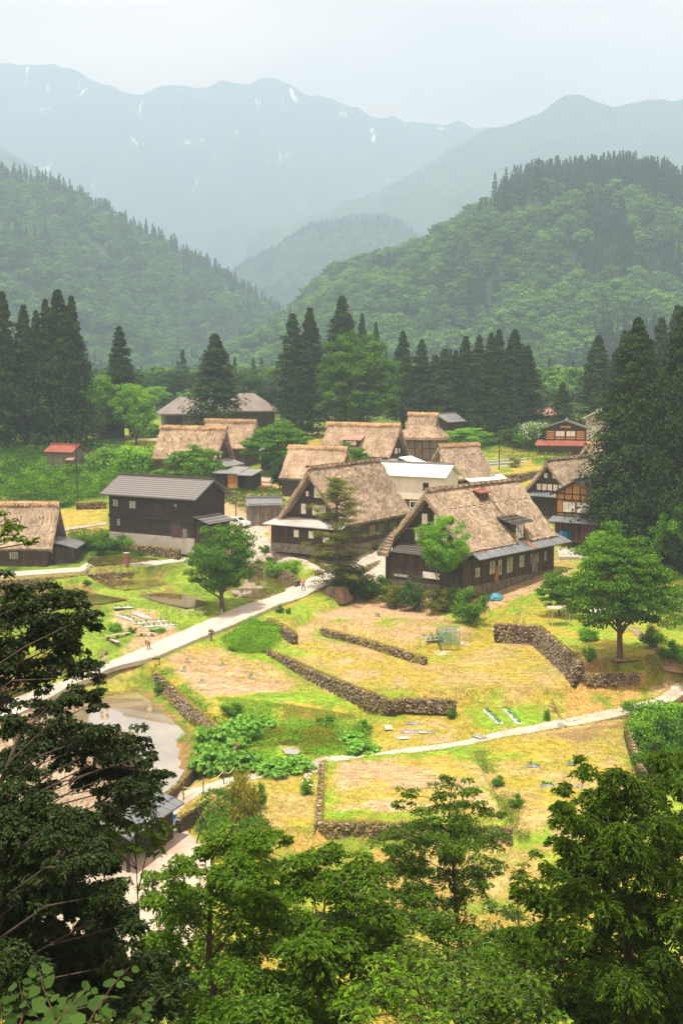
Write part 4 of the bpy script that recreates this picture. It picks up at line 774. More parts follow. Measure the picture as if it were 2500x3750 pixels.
def gable_wall(parent, x, t, W, z0, hr, zc, m='wood', frame=True, zs=(), name='gable_wall', s=-1):
    """triangular wall: half-width shrinks linearly from W/2 at zc to 0 at hr, starts at z0"""
    f = lambda z: max(W / 2 * min(1, (hr - z) / (hr - zc)), .02); mb = MB(); pts = [(-f(z0), z0), (f(z0), z0), (f(zc), max(zc, z0 + .01)), (.02, hr - .03), (-.02, hr - .03), (-f(zc), max(zc, z0 + .01))]
    V = [(x - t / 2, y, z) for y, z in pts] + [(x + t / 2, y, z) for y, z in pts]; n = 6; mb.add(V, [list(range(n))[::-1]]); mb.n -= 0
    mb.add(V, [list(range(n, 2 * n))]); mb.add(V, [[i, (i + 1) % n, (i + 1) % n + n, i + n] for i in range(n)]); o = mb.build(name, M[m], parent)
    if frame:
        fb = MB()
        for z in zs: fb.box((x + s * (t / 2 + .06) - .05, -f(z) + .1, z), (x + s * (t / 2 + .06) + .05, f(z) - .1, z + .16))
        w = f(z0); 
        for y in np.arange(-w + .4, w, 1.45):
            zt = hr - (hr - zc) * abs(y) / (W / 2) - .4
            if zt > z0 + .5: fb.box((x + s * (t / 2 + .02) - .03, y - .06, z0), (x + s * (t / 2 + .02) + .03, y + .06, zt))
        fb.build('gable_frame', M['frame'], parent)
    return o
def pegs(parent, L, W, hr, he, side, n, frac=.22, x0=-.8, x1=.85, group=None):
    for i in range(n):
        x = (x0 + (x1 - x0) * i / max(1, n - 1)) * L / 2; y = side * W / 2 * frac; z = hr - (hr - he) * frac - .05; mb = MB()
        mb.tube([(x, y - side * .2, z), (x + .05, y + side * .95, z + .12)], .07, 6); o = mb.build('roof_peg', M['pole'], parent)
        c = MB(); c.tube([(x + .05, y + side * .951, z + .12), (x + .053, y + side * 1.03, z + .13)], .09, 6); c.build('peg_end', M['paper'], o)
def HE(name, q, label, cat='house', group=None):
    cx, cy, z0, hd = q[:4]; return empty(name, (cx, cy, z0), math.pi / 2 - R(hd), label, cat, group)
GS = 'thatched farmhouses of the village'

# ---- the big farmhouse on the right (B1)
q = [17.6, 170.5, -27.25, 40.3, 21.4, 13.8, 12.0, 4.6]; L, W, hr, he = q[4:]
h = HE('thatched_house', q, 'largest thatched farmhouse, with a window dormer and a long grey lean-to roof', 'house', GS)
dx0, dx1 = .3, 3.6
cutf = lambda P: (P[:, 1] < 0) & (P[:, 0] > dx0) & (P[:, 0] < dx1 + (6.6 - P[:, 2]) * .0 + .0) & (P[:, 2] < 7.4)
thatch_roof(L, W, hr, he, seed=1, parent=h, cut=cutf, cap='poles', straw=9, t=.75)
walls(h, -L / 2 + 1.4, L / 2 - .6, -W / 2 + .55, W / 2 - .6, 4.3)
gable_wall(h, -L / 2 + 1.25, .2, W - 1.6, 3.6, hr - 1.3, 4.2, zs=(5.0, 7.0)); gable_wall(h, L / 2 - 1.2, .2, W - 1.6, 4.2, hr - 1.3, 4.4, zs=(5.4, 8.2), s=1)
gx = -L / 2 + 1.1
for y, z, w_, hh in ((1.95, 5.75, 1.0, 1.45), (-.15, 5.75, 1.0, 1.45), (-2.1, 5.75, 1.0, 1.45), (.95, 8.05, .85, 1.35), (-.95, 8.05, .8, 1.35), (.15, 9.75, .35, .4)): panel(h, (gx, y, z), (0, 1, 0), (-1, 0, 0), w_, hh, name='paper_shutter')
for y, z in ((.9, 5.75), (-1.2, 5.75), (0, 8.05)): win(h, (gx - .0, y, z), (0, 1, 0), (-1, 0, 0), .75, 1.3, 'darkglass')
boxpart(h, 'gable_canopy', 'thatch_dark', [((gx - .75, -W / 2 + 2.2, 6.62), (gx + .1, W / 2 - 2.2, 6.78))]).rotation_euler = (0, 0, 0)
# skirts of the near gable: flared thatch apron on the left corner, tiled lean-to along the rest
ap = MB(); a0 = np.array([(-L / 2 - .2, W / 2 - 2.4, 5.6), (-L / 2 + 1.6, W / 2 - .9, 5.6)]);
u_ = np.linspace(0, 1, 14); v_ = np.linspace(0, 1, 10); V = np.zeros((14, 10, 3))
for i, s in enumerate(u_):
    ang = math.pi * (.5 + .56 * s); c0 = np.array([-L / 2 + 1.7, W / 2 - 1.6]); 
    for j, tt in enumerate(v_):
        rad = .35 + tt * 3.3 * (1 - .12 * s); V[i, j] = (c0[0] + math.cos(ang) * rad, c0[1] + math.sin(ang) * rad * .8, 6.6 - 3.1 * tt ** 1.15 + .12 * N1(i * .7, j * .7))
ap.grid(V, 14, 10, .5); V2 = V.copy(); V2[..., 2] -= .5; ap.grid(V2[:, ::-1], 14, 10, .35)
ap.grid(np.stack([V[:, -1], V2[:, -1]], 1)[:, ::-1], 14, 2, .4)
r_ = np.random.RandomState(4); n = 900; ii = r_.randint(0, 13, n); jj = r_.randint(1, 9, n); P = V[ii, jj] + (V[ii + 1, jj] - V[ii, jj]) * r_.rand(n, 1); Dd = unit(V[ii, jj] - V[ii, jj - 1]); leaf_quads(ap, P + [0, 0, .04], r_.normal(size=(n, 3)) * .3 + [0, 0, 1], .5, r_, .18, r_.rand(n), D=Dd)
ap.build('thatch_apron', M['thatch_gold'], h)
lean_roof(h, [(gx - .05, -W / 2 + .2, 4.75), (gx - .05, W / 2 - 2.4, 4.75), (gx - 2.3, W / 2 - 2.2, 3.75), (gx - 2.3, -W / 2 - .2, 3.75)], m='tile_dark', seam=.32, over=.06, name='gable_lean_to_roof')
walls(h, gx - 1.9, gx + .2, -W / 2 + .55, W / 2 - 1.2, 3.55, 'wood', step=1.6)
panel(h, (gx - 1.96, -1.6, 1.2), (0, 1, 0), (-1, 0, 0), 2.6, .8, name='paper_shutter'); panel(h, (gx - 1.96, 3.2, .7), (0, 1, 0), (-1, 0, 0), 2.2, .35, 'glass', name='low_window')
# long lean-to roof, front wall with its windows
lean_roof(h, [(L / 2 + .6, -W / 2 + .75, 4.75), (-L / 2 + .6, -W / 2 + .75, 4.75), (-L / 2 + .1, -W / 2 - 1.35, 3.75), (L / 2 + 1.1, -W / 2 - 1.35, 3.75)], m='metal_blue', seam=1.2, name='lean_to_roof')
boxpart(h, 'rust_patch', 'rust', []) if False else None
y1 = -W / 2 + .49
lean_roof(h, [(3.2, -W / 2 + .4, 4.66), (1.9, -W / 2 + .4, 4.66), (2.3, -W / 2 - 1.32, 3.83), (3.2, -W / 2 - 1.32, 3.83)], t=.03, m='rust', ribs=False, name='rusty_roof_sheet')
lean_roof(h, [(-6.6, -W / 2 + .3, 4.6), (-9.1, -W / 2 + .3, 4.6), (-8.7, -W / 2 - .2, 4.36), (-7.0, -W / 2 - .2, 4.36)], t=.03, m='rust', ribs=False, name='rusty_roof_sheet')
for x, w_, hh, z in ((-8.3, 1.1, 1.25, 1.7), (-5.0, 1.3, 1.7, 1.95), (-3.2, .9, 2.0, 1.75), (-.9, 1.5, 2.0, 1.8), (2.0, 1.2, 1.6, 1.95), (4.4, .6, 1.4, 2.0), (5.9, .6, 1.4, 2.0), (7.9, .6, 1.3, 2.0)): win(h, (x, y1, z), (1, 0, 0), (0, -1, 0), w_, hh, 'glass', nh=1)
panel(h, (-4.0, y1 - .01, .95), (1, 0, 0), (0, -1, 0), .9, 2.2, 'orange_wood', name='door'); panel(h, (5.2, y1 - .02, 1.3), (1, 0, 0), (0, -1, 0), 1.4, 2.3, 'wood_grey', name='door')
# dormer
d = boxpart(h, 'dormer', 'wood', [((dx0 + .45, -W / 2 + .9, 4.7), (dx1 - .45, -1.7, 7.15))])
win(d, ((dx0 + dx1) / 2, -W / 2 + .88, 5.95), (1, 0, 0), (0, -1, 0), 1.9, 1.9, 'paper', nv=2, nh=1)
lean_roof(d, [(dx1 + .5, -2.6, 8.1), (dx0 - .6, -2.6, 8.1), (dx0 - .9, -W / 2 + .25, 7.15), (dx1 + .8, -W / 2 + .25, 7.15)], m='tile_dark', seam=.3, over=.05, name='dormer_roof')
sd = MB()
for x in (dx0, dx1):   # thatched cheeks of the dormer
    sd.hexa(np.array([(x - .3, -W / 2 - .1, 4.65), (x + .3, -W / 2 - .1, 4.65), (x + .3, -W / 2 + 2.0, 4.65), (x - .3, -W / 2 + 2.0, 4.65), (x - .3, -W / 2 + .35, 5.4), (x + .3, -W / 2 + .35, 5.4), (x + .3, -2.6, 8.2), (x - .3, -2.6, 8.2)]), .4)
sd.build('dormer_cheek', M['thatch_dark'], d)
v = boxpart(h, 'roof_vent', 'wood', [((-1.1, -1.9, 9.9), (.7, -.9, 10.95))]); lean_roof(v, [(.95, -.7, 11.35), (-1.35, -.7, 11.35), (-1.45, -2.1, 11.0), (1.05, -2.1, 11.0)], m='metal_red', seam=.5, name='vent_roof')
def roof_ladder(parent, P0, P1, w=.35, n=14, m='frame', name='roof_ladder'):
    P0 = np.array(P0, float); P1 = np.array(P1, float); a = unit(np.cross(P1 - P0, [0, .3, 1])) * w / 2; mb = MB(); mb.tube([P0 - a, P1 - a], .035, 5); mb.tube([P0 + a, P1 + a], .035, 5)
    for i in range(n): c = P0 + (P1 - P0) * (i + .5) / n; mb.tube([c - a, c + a], .025, 4)
    return mb.build(name, M[m], parent)
roof_ladder(h, (1.0, -.6, 11.6), (1.1, -4.0, 7.95), n=16); roof_ladder(h, (1.3, -W / 2 + 1.8, 8.0), (1.2, -W / 2 - .9, 4.3), n=14)
pegs(h, L, W, hr, he, -1, 12, .33, -.78, .8)
# ---- the middle farmhouse (B2)
q = [.6, 187.8, -24.75, 32.5, 18.7, 12.2, 11.0, 3.2]; L, W, hr, he = q[4:]
h = HE('thatched_house', q, 'middle thatched farmhouse behind the tall sparse conifer, its gable facing the yard', 'house', GS)
thatch_roof(L, W, hr, he, seed=2, parent=h, cap='poles', straw=9, t=.7, ov=.7)
walls(h, -L / 2 + 1.4, L / 2 - .7, -W / 2 + .7, W / 2 - .7, 3.1)
gable_wall(h, -L / 2 + 1.3, .2, W - 1.6, 2.8, hr - 1.25, 3.2, zs=(3.9, 6.3)); gable_wall(h, L / 2 - 1.2, .2, W - 1.6, 3.0, hr - 1.25, 3.2, zs=(4.4,), s=1)
gx = -L / 2 + 1.15
for y, z, w_, hh in ((1.9, 4.9, .75, 1.45), (-.75, 4.8, 2.2, 1.45), (1.25, 7.1, .45, .75), (-.7, 7.3, 1.5, 1.4), (.1, 9.1, .3, .35)): panel(h, (gx, y, z), (0, 1, 0), (-1, 0, 0), w_, hh, name='paper_shutter')
win(h, (gx, 1.0, 3.55), (0, 1, 0), (-1, 0, 0), 1.6, .5, 'darkglass', nv=4)
lean_roof(h, [(gx + .1, -W / 2 + .2, 3.6), (gx + .1, W / 2 - .2, 3.6), (gx - 2.9, W / 2 + .9, 2.75), (gx - 2.9, -W / 2 - .3, 2.75)], m='metal_pale', seam=.6)
walls(h, gx - 2.2, gx + .2, -W / 2 + .7, W / 2 - .2, 2.7, 'wood', step=1.5)
x_ = gx - 2.26
panel(h, (x_, 1.6, 1.6), (0, 1, 0), (-1, 0, 0), .8, 1.0, name='paper_shutter'); win(h, (x_, .55, 1.6), (0, 1, 0), (-1, 0, 0), 1.1, .9, 'darkglass', nv=3); panel(h, (x_, -.9, 1.6), (0, 1, 0), (-1, 0, 0), .8, 1.0, name='paper_shutter'); panel(h, (x_, -3.4, 1.4), (0, 1, 0), (-1, 0, 0), 1.0, 1.4, name='paper_shutter')
for x in (1.2, 4.5, 7.2): win(h, (x, -W / 2 + .64, 1.7), (1, 0, 0), (0, -1, 0), 1.8, 1.1, 'darkglass', nv=2)
panel(h, (-1.5, -W / 2 + .64, 1.6), (1, 0, 0), (0, -1, 0), 1.6, 1.5, 'pole', name='door')
pegs(h, L, W, hr, he, -1, 10, .24, -.62, .8)
# ---- small farmhouse with reddish gable (B4)
q = [20.0, 219.4, -21.6, 54, 9.2, 9.6, 8.8, 3.3]; L, W, hr, he = q[4:]
h = HE('thatched_house', q, 'small thatched house with a reddish board gable and white shutters', 'house', GS)
thatch_roof(L, W, hr, he, seed=3, parent=h, cap='fringe', straw=9, t=.6, ov=.1)
walls(h, -L / 2 + 1., L / 2 - .5, -W / 2 + .5, W / 2 - .5, 3.2); gable_wall(h, -L / 2 + .9, .2, W - 1.3, 3.0, hr - 1.1, 3.2, m='orange_wood', zs=(5.4,)); gx = -L / 2 + .77
panel(h, (gx, -.1, 4.35), (0, 1, 0), (-1, 0, 0), 1.6, 1.6, name='paper_shutter'); panel(h, (gx, 1.75, 4.2), (0, 1, 0), (-1, 0, 0), .6, 1.0, name='paper_shutter'); panel(h, (gx, -.1, 6.4), (0, 1, 0), (-1, 0, 0), .8, .95, name='paper_shutter'); panel(h, (gx, -1.9, 4.1), (0, 1, 0), (-1, 0, 0), .5, 1.2, name='paper_shutter')
lean_roof(h, [(gx + .1, -W / 2 + .2, 3.4), (gx + .1, W / 2 - .2, 3.4), (gx - 2.2, W / 2 - .2, 2.6), (gx - 2.2, -W / 2, 2.6)], m='metal_white', seam=.6); walls(h, gx - 1.7, gx + .2, -W / 2 + .6, W / 2 - .6, 2.5, 'wood')
lean_roof(h, [(L / 2 + 1.6, -W / 2 + .9, 3.6), (-L / 2 + 2, -W / 2 + .9, 3.6), (-L / 2 + 2, -W / 2 - 1.1, 2.9), (L / 2 + 1.6, -W / 2 - 1.1, 2.9)], m='metal_white', seam=.6)
pegs(h, L, W, hr, he, -1, 4, .3, -.35, .8)
# ---- right rear farmhouse (B5) and the roof behind it
q = [35.6, 202.5, -22.9, 38, 12.6, 8.8, 9.0, 4.0]; L, W, hr, he = q[4:]
h = HE('thatched_house', q, 'thatched house with a row of small white windows behind the orange-walled house', 'house', GS)
thatch_roof(L, W, hr, he, seed=4, parent=h, cap='poles', straw=9, t=.65, ov=.3)
walls(h, -L / 2 + 1.1, L / 2 - .5, -W / 2 + .5, W / 2 - .5, 3.8); gable_wall(h, -L / 2 + 1., .2, W - 1.2, 3.6, hr - 1.1, 3.9, zs=(5.4,)); gx = -L / 2 + .87
for y in (1.9, .95, 0, -.95, -1.9): panel(h, (gx, y, 4.6), (0, 1, 0), (-1, 0, 0), .72, .95, name='paper_shutter')
for y in (.75, -.75): panel(h, (gx, y, 6.4), (0, 1, 0), (-1, 0, 0), .6, .75, name='paper_shutter')
lean_roof(h, [(gx + .1, -W / 2 + .2, 3.9), (gx + .1, W / 2 - .2, 3.9), (gx - 1.4, W / 2 - .2, 3.3), (gx - 1.4, -W / 2, 3.3)], m='metal_blue', seam=.6)
pegs(h, L, W, hr, he, -1, 4, .4, -.1, .5)
q = [44.2, 222, -21.2, 38, 8, 7.5, 8.6, 3.6]; L, W, hr, he = q[4:]
h = HE('thatched_house', q, 'thatched gable peeping out beside the giant cedar, behind the row-windowed house', 'house', GS); thatch_roof(L, W, hr, he, seed=5, parent=h, cap='fringe', t=.6); walls(h, -L / 2 + .9, L / 2 - .4, -W / 2 + .5, W / 2 - .5, 3.4); gable_wall(h, -L / 2 + .9, .2, W - 1.3, 3.0, hr - 1.1, 3.5, zs=(5,))
# ---- farmhouse with the faded red dormer (B9), wide thatch facing the viewer
q = [4.2, 243.7, -19.8, -60, 15.4, 9.0, 9.5, 3.6]; L, W, hr, he = q[4:]
h = HE('thatched_house', q, 'wide thatched house with a faded red sheet dormer in its roof', 'house', GS)
# local +x points away from the right gable; viewer sees the +y side
thatch_roof(L, W, hr, he, seed=6, parent=h, cap='fringe', straw=10, t=.6, ov=.3, mats='thatch_gold')
walls(h, -L / 2 + 1.0, L / 2 - .5, -W / 2 + .5, W / 2 - .5, 3.4); gable_wall(h, -L / 2 + .9, .2, W - 1.3, 3.0, hr - 1.1, 3.5, zs=(5,)); gx = -L / 2 + .77
panel(h, (gx, 0, 4.5), (0, 1, 0), (-1, 0, 0), .8, 1.1, name='paper_shutter'); panel(h, (gx, -1.3, 4.5), (0, 1, 0), (-1, 0, 0), .4, .8, name='paper_shutter')
d = boxpart(h, 'dormer', 'wood', [((-.8, 1.9, 5.3), (2.6, 3.3, 6.4))]); win(d, (.9, 3.32, 5.9), (-1, 0, 0), (0, 1, 0), 2.3, .8, 'paper', nv=2); lean_roof(d, [(-1.2, 1.2, 7.5), (3.0, 1.2, 7.5), (3.3, 3.75, 6.55), (-1.5, 3.75, 6.55)], m='metal_pink', seam=.5, name='dormer_roof')
lean_roof(h, [(-L / 2 + 5, W / 2 - .8, 3.3), (-L / 2 - 1.8, W / 2 - .8, 3.3), (-L / 2 - 1.8, W / 2 + 1.2, 2.7), (-L / 2 + 5, W / 2 + 1.2, 2.7)], m='metal_brown', seam=.5)
an = empty('kitchen_annex', (0, 0, 0)); an.parent = h; boxpart(an, 'wall', 'wood', [((-L / 2 - 4.4, -1.2, -.5), (-L / 2 + .8, 3.2, 2.6))]); lean_roof(an, [(-L / 2 - 1.6, -1.4, 3.6), (-L / 2 - 1.6, 3.5, 3.6), (-L / 2 - 4.8, 3.5, 2.5), (-L / 2 - 4.8, -1.4, 2.5)], m='metal_white', seam=.5, name='roof')
# ---- thatched house partly behind the middle farmhouse (B9b)
q = [-4.0, 219, -21.6, -62, 11, 8.5, 8.4, 3.2]; L, W, hr, he = q[4:]
h = HE('thatched_house', q, 'low thatched house half hidden behind the middle farmhouse and a leafy tree', 'house', GS); thatch_roof(L, W, hr, he, seed=7, parent=h, cap='fringe', straw=10, mats='thatch_gold', t=.6); walls(h, -L / 2 + 1, L / 2 - .6, -W / 2 + .5, W / 2 - .5, 3.1)
gable_wall(h, -L / 2 + .9, .2, W - 1.3, 3.0, hr - 1.1, 3.5, zs=(5,))
# ---- hip-and-gable thatched hall (B10)
q = [16.6, 262, -18.4, -72, 8.2, 7.4, 9.4, 5.2]; L, W, hr, he = q[4:]
h = HE('thatched_hall', q, 'small thatched hall with a hipped skirt roof and dark board walls, farthest back', 'hall')
thatch_roof(L * .72, W * .62, hr, hr - 3.0, seed=8, parent=h, cap='fringe', straw=12, mats='thatch_gold', t=.5, ov=.3, name='roof')
sk = MB(); zt = hr - 2.6; ra = np.linspace(0, 2 * math.pi, 49); V = np.zeros((49, 9, 3)); rs8 = np.random.RandomState(8)
for i, a_ in enumerate(ra):
    cx_, sy_ = math.cos(a_), math.sin(a_); p_ = 1 / (abs(cx_) ** 5 + abs(sy_) ** 5) ** .2
    for j in range(9):
        t_ = j / 8; rx = L * .36 * (1 - t_) + (L / 2 + .9) * t_; ry = W * .30 * (1 - t_) + (W / 2 + .7) * t_; V[i, j] = (cx_ * p_ * rx, sy_ * p_ * ry, zt - (zt - 4.6) * t_ ** .85 + .12 * N1(i * .8, j * .9))
sk.grid(V[:, ::-1], 49, 9, .5); V2 = V.copy(); V2[..., 2] -= .5; sk.grid(V2, 49, 9, .3); sk.grid(np.stack([V2[:, -1], V[:, -1]], 1)[:, ::-1], 49, 2, .4)
n = 1500; ii = rs8.randint(0, 48, n); jj = rs8.randint(1, 9, n); P = V[ii, jj] + (V[ii + 1, jj] - V[ii, jj]) * rs8.rand(n, 1); leaf_quads(sk, P + [0, 0, .04], rs8.normal(size=(n, 3)) * .3 + [0, 0, 1], .5, rs8, .18, rs8.rand(n), D=unit(V[ii, jj] - V[ii, jj - 1]))
sk.build('skirt_roof', M['thatch_gold'], h); walls(h, -L / 2 + .2, L / 2 - .2, -W / 2 + .3, W / 2 - .3, 4.7, 'wood_grey', step=1.6); panel(h, (0, W / 2 - .24, 2.2), (1, 0, 0), (0, 1, 0), 1.2, 3.0, 'pole', name='door')
gable_wall(h, -L * .36 + .5, .15, W * .5, zt - .2, hr - 1, zt, frame=False)
# ---- left-mid farmhouse with workshop in front (B12)
q = [-26.8, 232.5, -20.5, -68, 12.7, 8.6, 10.1, 4.4]; L, W, hr, he = q[4:]
h = HE('thatched_house', q, 'thatched house with a small ladder on its roof, left of the village centre', 'house', GS)
thatch_roof(L, W, hr, he, seed=9, parent=h, cap='fringe', straw=10, mats='thatch_gold', t=.6, ov=.5); walls(h, -L / 2 + 1.0, L / 2 - .6, -W / 2 + .5, W / 2 - .5, 4.2); gable_wall(h, -L / 2 + .9, .2, W - 1.3, 4, hr - 1.1, 4.3, zs=(6,)); gx = -L / 2 + .77
panel(h, (gx, .3, 7.4), (0, 1, 0), (-1, 0, 0), .4, 1.1, name='paper_shutter'); panel(h, (gx, .3, 5.2), (0, 1, 0), (-1, 0, 0), .5, 1.1, name='paper_shutter'); pegs(h, L, W, hr, he, 1, 5, .38, -.3, .78)
roof_ladder(h, (-L / 2 + 2.6, .7, 9.6), (-L / 2 + 3.0, 1.7, 7.2), n=6, m='pole')
lean_roof(h, [(-L / 2 + .6, -3, 4.4), (-L / 2 + .6, 4, 4.4), (-L / 2 - 2.4, 4, 3.4), (-L / 2 - 2.4, -3, 3.4)], m='metal', seam=.5)
w_ = HE('workshop', [-21.5, 226.5, -20.9, -68], 'low workshop with pale metal roofs and an orange door in front of a thatched house', 'workshop')
walls(w_, -4.5, 5.5, -2, 2, 2.7, 'wood', step=2.2); lean_roof(w_, [(-4.9, -2.2, 3.6), (5.9, -2.2, 3.6), (5.9, 2.5, 2.75), (-4.9, 2.5, 2.75)], m='metal', seam=.5, name='roof')
lean_roof(w_, [(-7.9, -1.2, 3.3), (-4.95, -1.2, 3.3), (-4.95, 3.2, 2.6), (-7.9, 3.2, 2.6)], m='metal', seam=.5, name='porch_roof'); boxpart(w_, 'porch_wall', 'frame', [((-7.6, -1, -.3), (-4.6, .8, 2.6)), ((-7.6, .85, -.3), (-6.4, 2.8, 2.5))])
panel(w_, (-3.6, 2.05, 1.35), (1, 0, 0), (0, 1, 0), 1.9, 2.5, 'orange', name='door'); win(w_, (1.2, 2.03, 1.5), (1, 0, 0), (0, 1, 0), 2.2, 1.0, 'darkglass', nv=2)
q = [-22.0, 256, -18.9, -68, 11, 7.4, 8.8, 3.4]; L, W, hr, he = q[4:]
h = HE('thatched_house', q, 'orange-brown thatched roof just behind the house with the roof ladder', 'house', GS); thatch_roof(L, W, hr, he, seed=10, parent=h, cap='fringe', mats='thatch_gold', t=.6); walls(h, -L / 2 + .8, L / 2 - .6, -W / 2 + .5, W / 2 - .5, 3.2); gable_wall(h, -L / 2 + .9, .2, W - 1.3, 3, hr - 1.1, 3.4)
# ---- thatched house at the left edge (B19)
q = [-47.4, 180.6, -27.4, -89, 15, 10.1, 8.6, 2.7]; L, W, hr, he = q[4:]
h = HE('thatched_house', q, 'thatched house cut by the left edge, standing on the pale road', 'house', GS)
thatch_roof(L, W, hr, he, seed=11, parent=h, cap='fringe', straw=11, t=.7, ov=.15); walls(h, -L / 2 + .7, L / 2 - .5, -W / 2 + .5, W / 2 - .4, 2.6); gable_wall(h, -L / 2 + .7, .2, W - 1.3, 2.5, hr - 1.1, 2.8); pegs(h, L, W, hr, he, 1, 5, .3, -.75, .9)
for x, m_ in ((-2.2, 'glass'), (0.4, 'darkglass'), (3.4, 'darkglass')): win(h, (x, W / 2 - .34, 1.7), (1, 0, 0), (0, 1, 0), 1.2, 1.0, m_, nv=3)
lean_roof(h, [(-L / 2 + .8, -2.4, 3.6), (-L / 2 + .8, 3.4, 3.6), (-L / 2 - 3.2, 3.6, 2.6), (-L / 2 - 3.2, -2.4, 2.6)], m='metal_blue', seam=.45); boxpart(h, 'annex_wall', 'orange_wood' if False else 'wood', [((-L / 2 - 2.7, -2.0, -.6), (-L / 2 + .9, 3.0, 2.6))])
# ---- black two-storey barn (B17)
q = [-25.6, 187.0, -24.75, -59, 17.6, 9.2, 9.0, 6.5]; L, W, hr, he = q[4:]
h = HE('barn', q, 'black two-storey board barn with a grey tiled roof', 'barn')
x0, x1, y0, y1 = -L / 2 + 1.0, L / 2 - 1.0, -W / 2 + .95, W / 2 - .95
gable_roof(h, L, W, hr, he); boxpart(h, 'wall', 'wood_h', [((x0, y0, .45), (x1, y1, he + .25))]); boxpart(h, 'foundation', 'concrete', [((x0 - .05, y0 - .05, -1.5), (x1 + .05, y1 + .05, .9))])
gable_wall(h, x0 + .12, .2, (W - 1.9), he + .2, hr - .25, he + .2, m='wood_h', frame=False); gable_wall(h, x1 - .12, .2, (W - 1.9), he + .2, hr - .25, he + .2, m='wood_h', frame=False)
fb = MB()
for z in np.arange(1.0, he + .1, .28): fb.box((x0 - .02, y1 + .0, z), (x1 + .02, y1 + .035, z + .05)); fb.box((x0 - .035, y0, z), (x0, y1, z + .05))
fb.build('board_battens', M['frame'], h)
boxpart(h, 'mid_band', 'wood_h', [((x0 + .6, y1 + .036, 3.15), (x1 + .05, y1 + .16, 3.55)), ((x0 - .14, y0, 5.2), (x0 - .04, y1 + .1, 5.5))])
for x, z, w_, hh, k_ in ((6.5, 5.2, 1.0, 1.0, 'glass'), (3.3, 5.1, 1.2, 1.1, 'glass'), (-1.6, 4.8, 1.4, 1.3, 'darkglass'), (-4.6, 5.4, .5, .5, 'glass'), (6.0, 2.4, .55, 1.0, 'glass'), (3.0, 2.4, 1.2, .8, 'darkglass'), (.6, 2.4, .8, .8, 'darkglass')): win(h, (x, y1 + .04, z), (1, 0, 0), (0, 1, 0), w_, hh, k_)
panel(h, (-4.7, y1 + .05, 1.95), (1, 0, 0), (0, 1, 0), 1.9, 2.2, 'wood', name='door'); panel(h, (-6.2, y1 + .05, 1.5), (1, 0, 0), (0, 1, 0), .9, 1.3, 'wood_grey', name='door')
lean_roof(h, [(x0 + .1, -2.2, 4.1), (x0 + .1, y1 + .3, 4.1), (x0 - 2.9, y1 + .5, 3.2), (x0 - 2.9, -2.2, 3.2)], m='tile', ribs=False); boxpart(h, 'porch_wall', 'wood_h', [((x0 - 2.3, -1.8, -.3), (x0 + .02, y1 - .2, 3.3))])
# ---- white storehouse (B3)
q = [12.0, 205.5, -22.8, -60, 13.4, 6.0, 7.7, 5.9]; L, W, hr, he = q[4:]
h = HE('storehouse', q, 'white plaster storehouse with a bright white sheet roof between two thatched houses', 'storehouse')
gable_roof(h, L, W, hr, he, m='metal_white', ribs=.6, rm='metal', t=.12); boxpart(h, 'wall', 'plaster', [((-L / 2 + .5, -W / 2 + .6, 2.1), (L / 2 - .5, W / 2 - .6, he + .1))]); boxpart(h, 'base_wall', 'wood', [((-L / 2 + .42, -W / 2 + .52, -1), (L / 2 - .42, W / 2 - .52, 2.1))])
gable_wall(h, -L / 2 + .62, .2, W - 1.2, he + .05, hr - .15, he + .05, m='plaster', frame=False); win(h, (-2.9, W / 2 - .58, 4.3), (1, 0, 0), (0, 1, 0), .8, 1.0, 'darkglass'); win(h, (4.8, W / 2 - .58, 4.3), (1, 0, 0), (0, 1, 0), .6, .8, 'darkglass')
win(h, (-1.0, W / 2 - .5, 1.3), (1, 0, 0), (0, 1, 0), 1.5, .9, 'darkglass', frame='plaster', fw=.16); boxpart(h, 'cornice', 'orange', [((-L / 2 + .4, W / 2 - .58, 2.1), (L / 2 - .4, W / 2 - .45, 2.2))])
# ---- orange-walled house (B6)
q = [36.7, 189.5, -24.4, 34, 11, 7.6, 8.3, 6.2]; L, W, hr, he = q[4:]
h = HE('timber_house', q, 'timber house with orange panels and big white windows beside the giant cedar', 'house'); gable_roof(h, L, W, hr, he, m='tile_dark'); gx = -L / 2 + .8
boxpart(h, 'wall', 'orange', [((gx, -W / 2 + .7, 2.9), (L / 2 - .8, W / 2 - .7, he + .1))]); gable_wall(h, gx + .1, .2, W - 1.4, he + .05, hr - .3, he + .05, m='orange', frame=False); boxpart(h, 'lower_wall', 'orange_wood', [((gx + .05, -W / 2 + .75, -.8), (L / 2 - .8, W / 2 - .75, 2.9))])
fb = MB()
for y in np.linspace(-W / 2 + .75, W / 2 - .75, 6): fb.box((gx - .07, y - .08, -.3), (gx - .002, y + .08, 6.2 + (hr - he) * (1 - abs(y) / (W / 2)) * .75))
for z in (2.9, 3.35, 5.3, 6.15): fb.box((gx - .09, -W / 2 + .65, z), (gx - .004, W / 2 - .65, z + .15))
fb.build('timber_frame', M['frame'], h)
for y in (1.1, -1.1): win(h, (gx - .07, y, 4.35), (0, 1, 0), (-1, 0, 0), 1.9, 1.5, 'paper')
win(h, (gx - .08, -2.5, 4.3), (0, 1, 0), (-1, 0, 0), .6, 1.5, 'darkglass'); lean_roof(h, [(gx + .05, -W / 2 + .2, 2.95), (gx + .05, W / 2 - .2, 2.95), (gx - 1.8, W / 2 - .1, 2.3), (gx - 1.8, -W / 2 - .1, 2.3)], m='metal_blue', seam=.5, name='porch_roof'); boxpart(h, 'lattice_wall', 'frame', [((gx - 1.0, -W / 2 + 1 + .5 * i, -.2), (gx - .93, -W / 2 + 1.12 + .5 * i, 2.5)) for i in range(12)])
bg = MB()
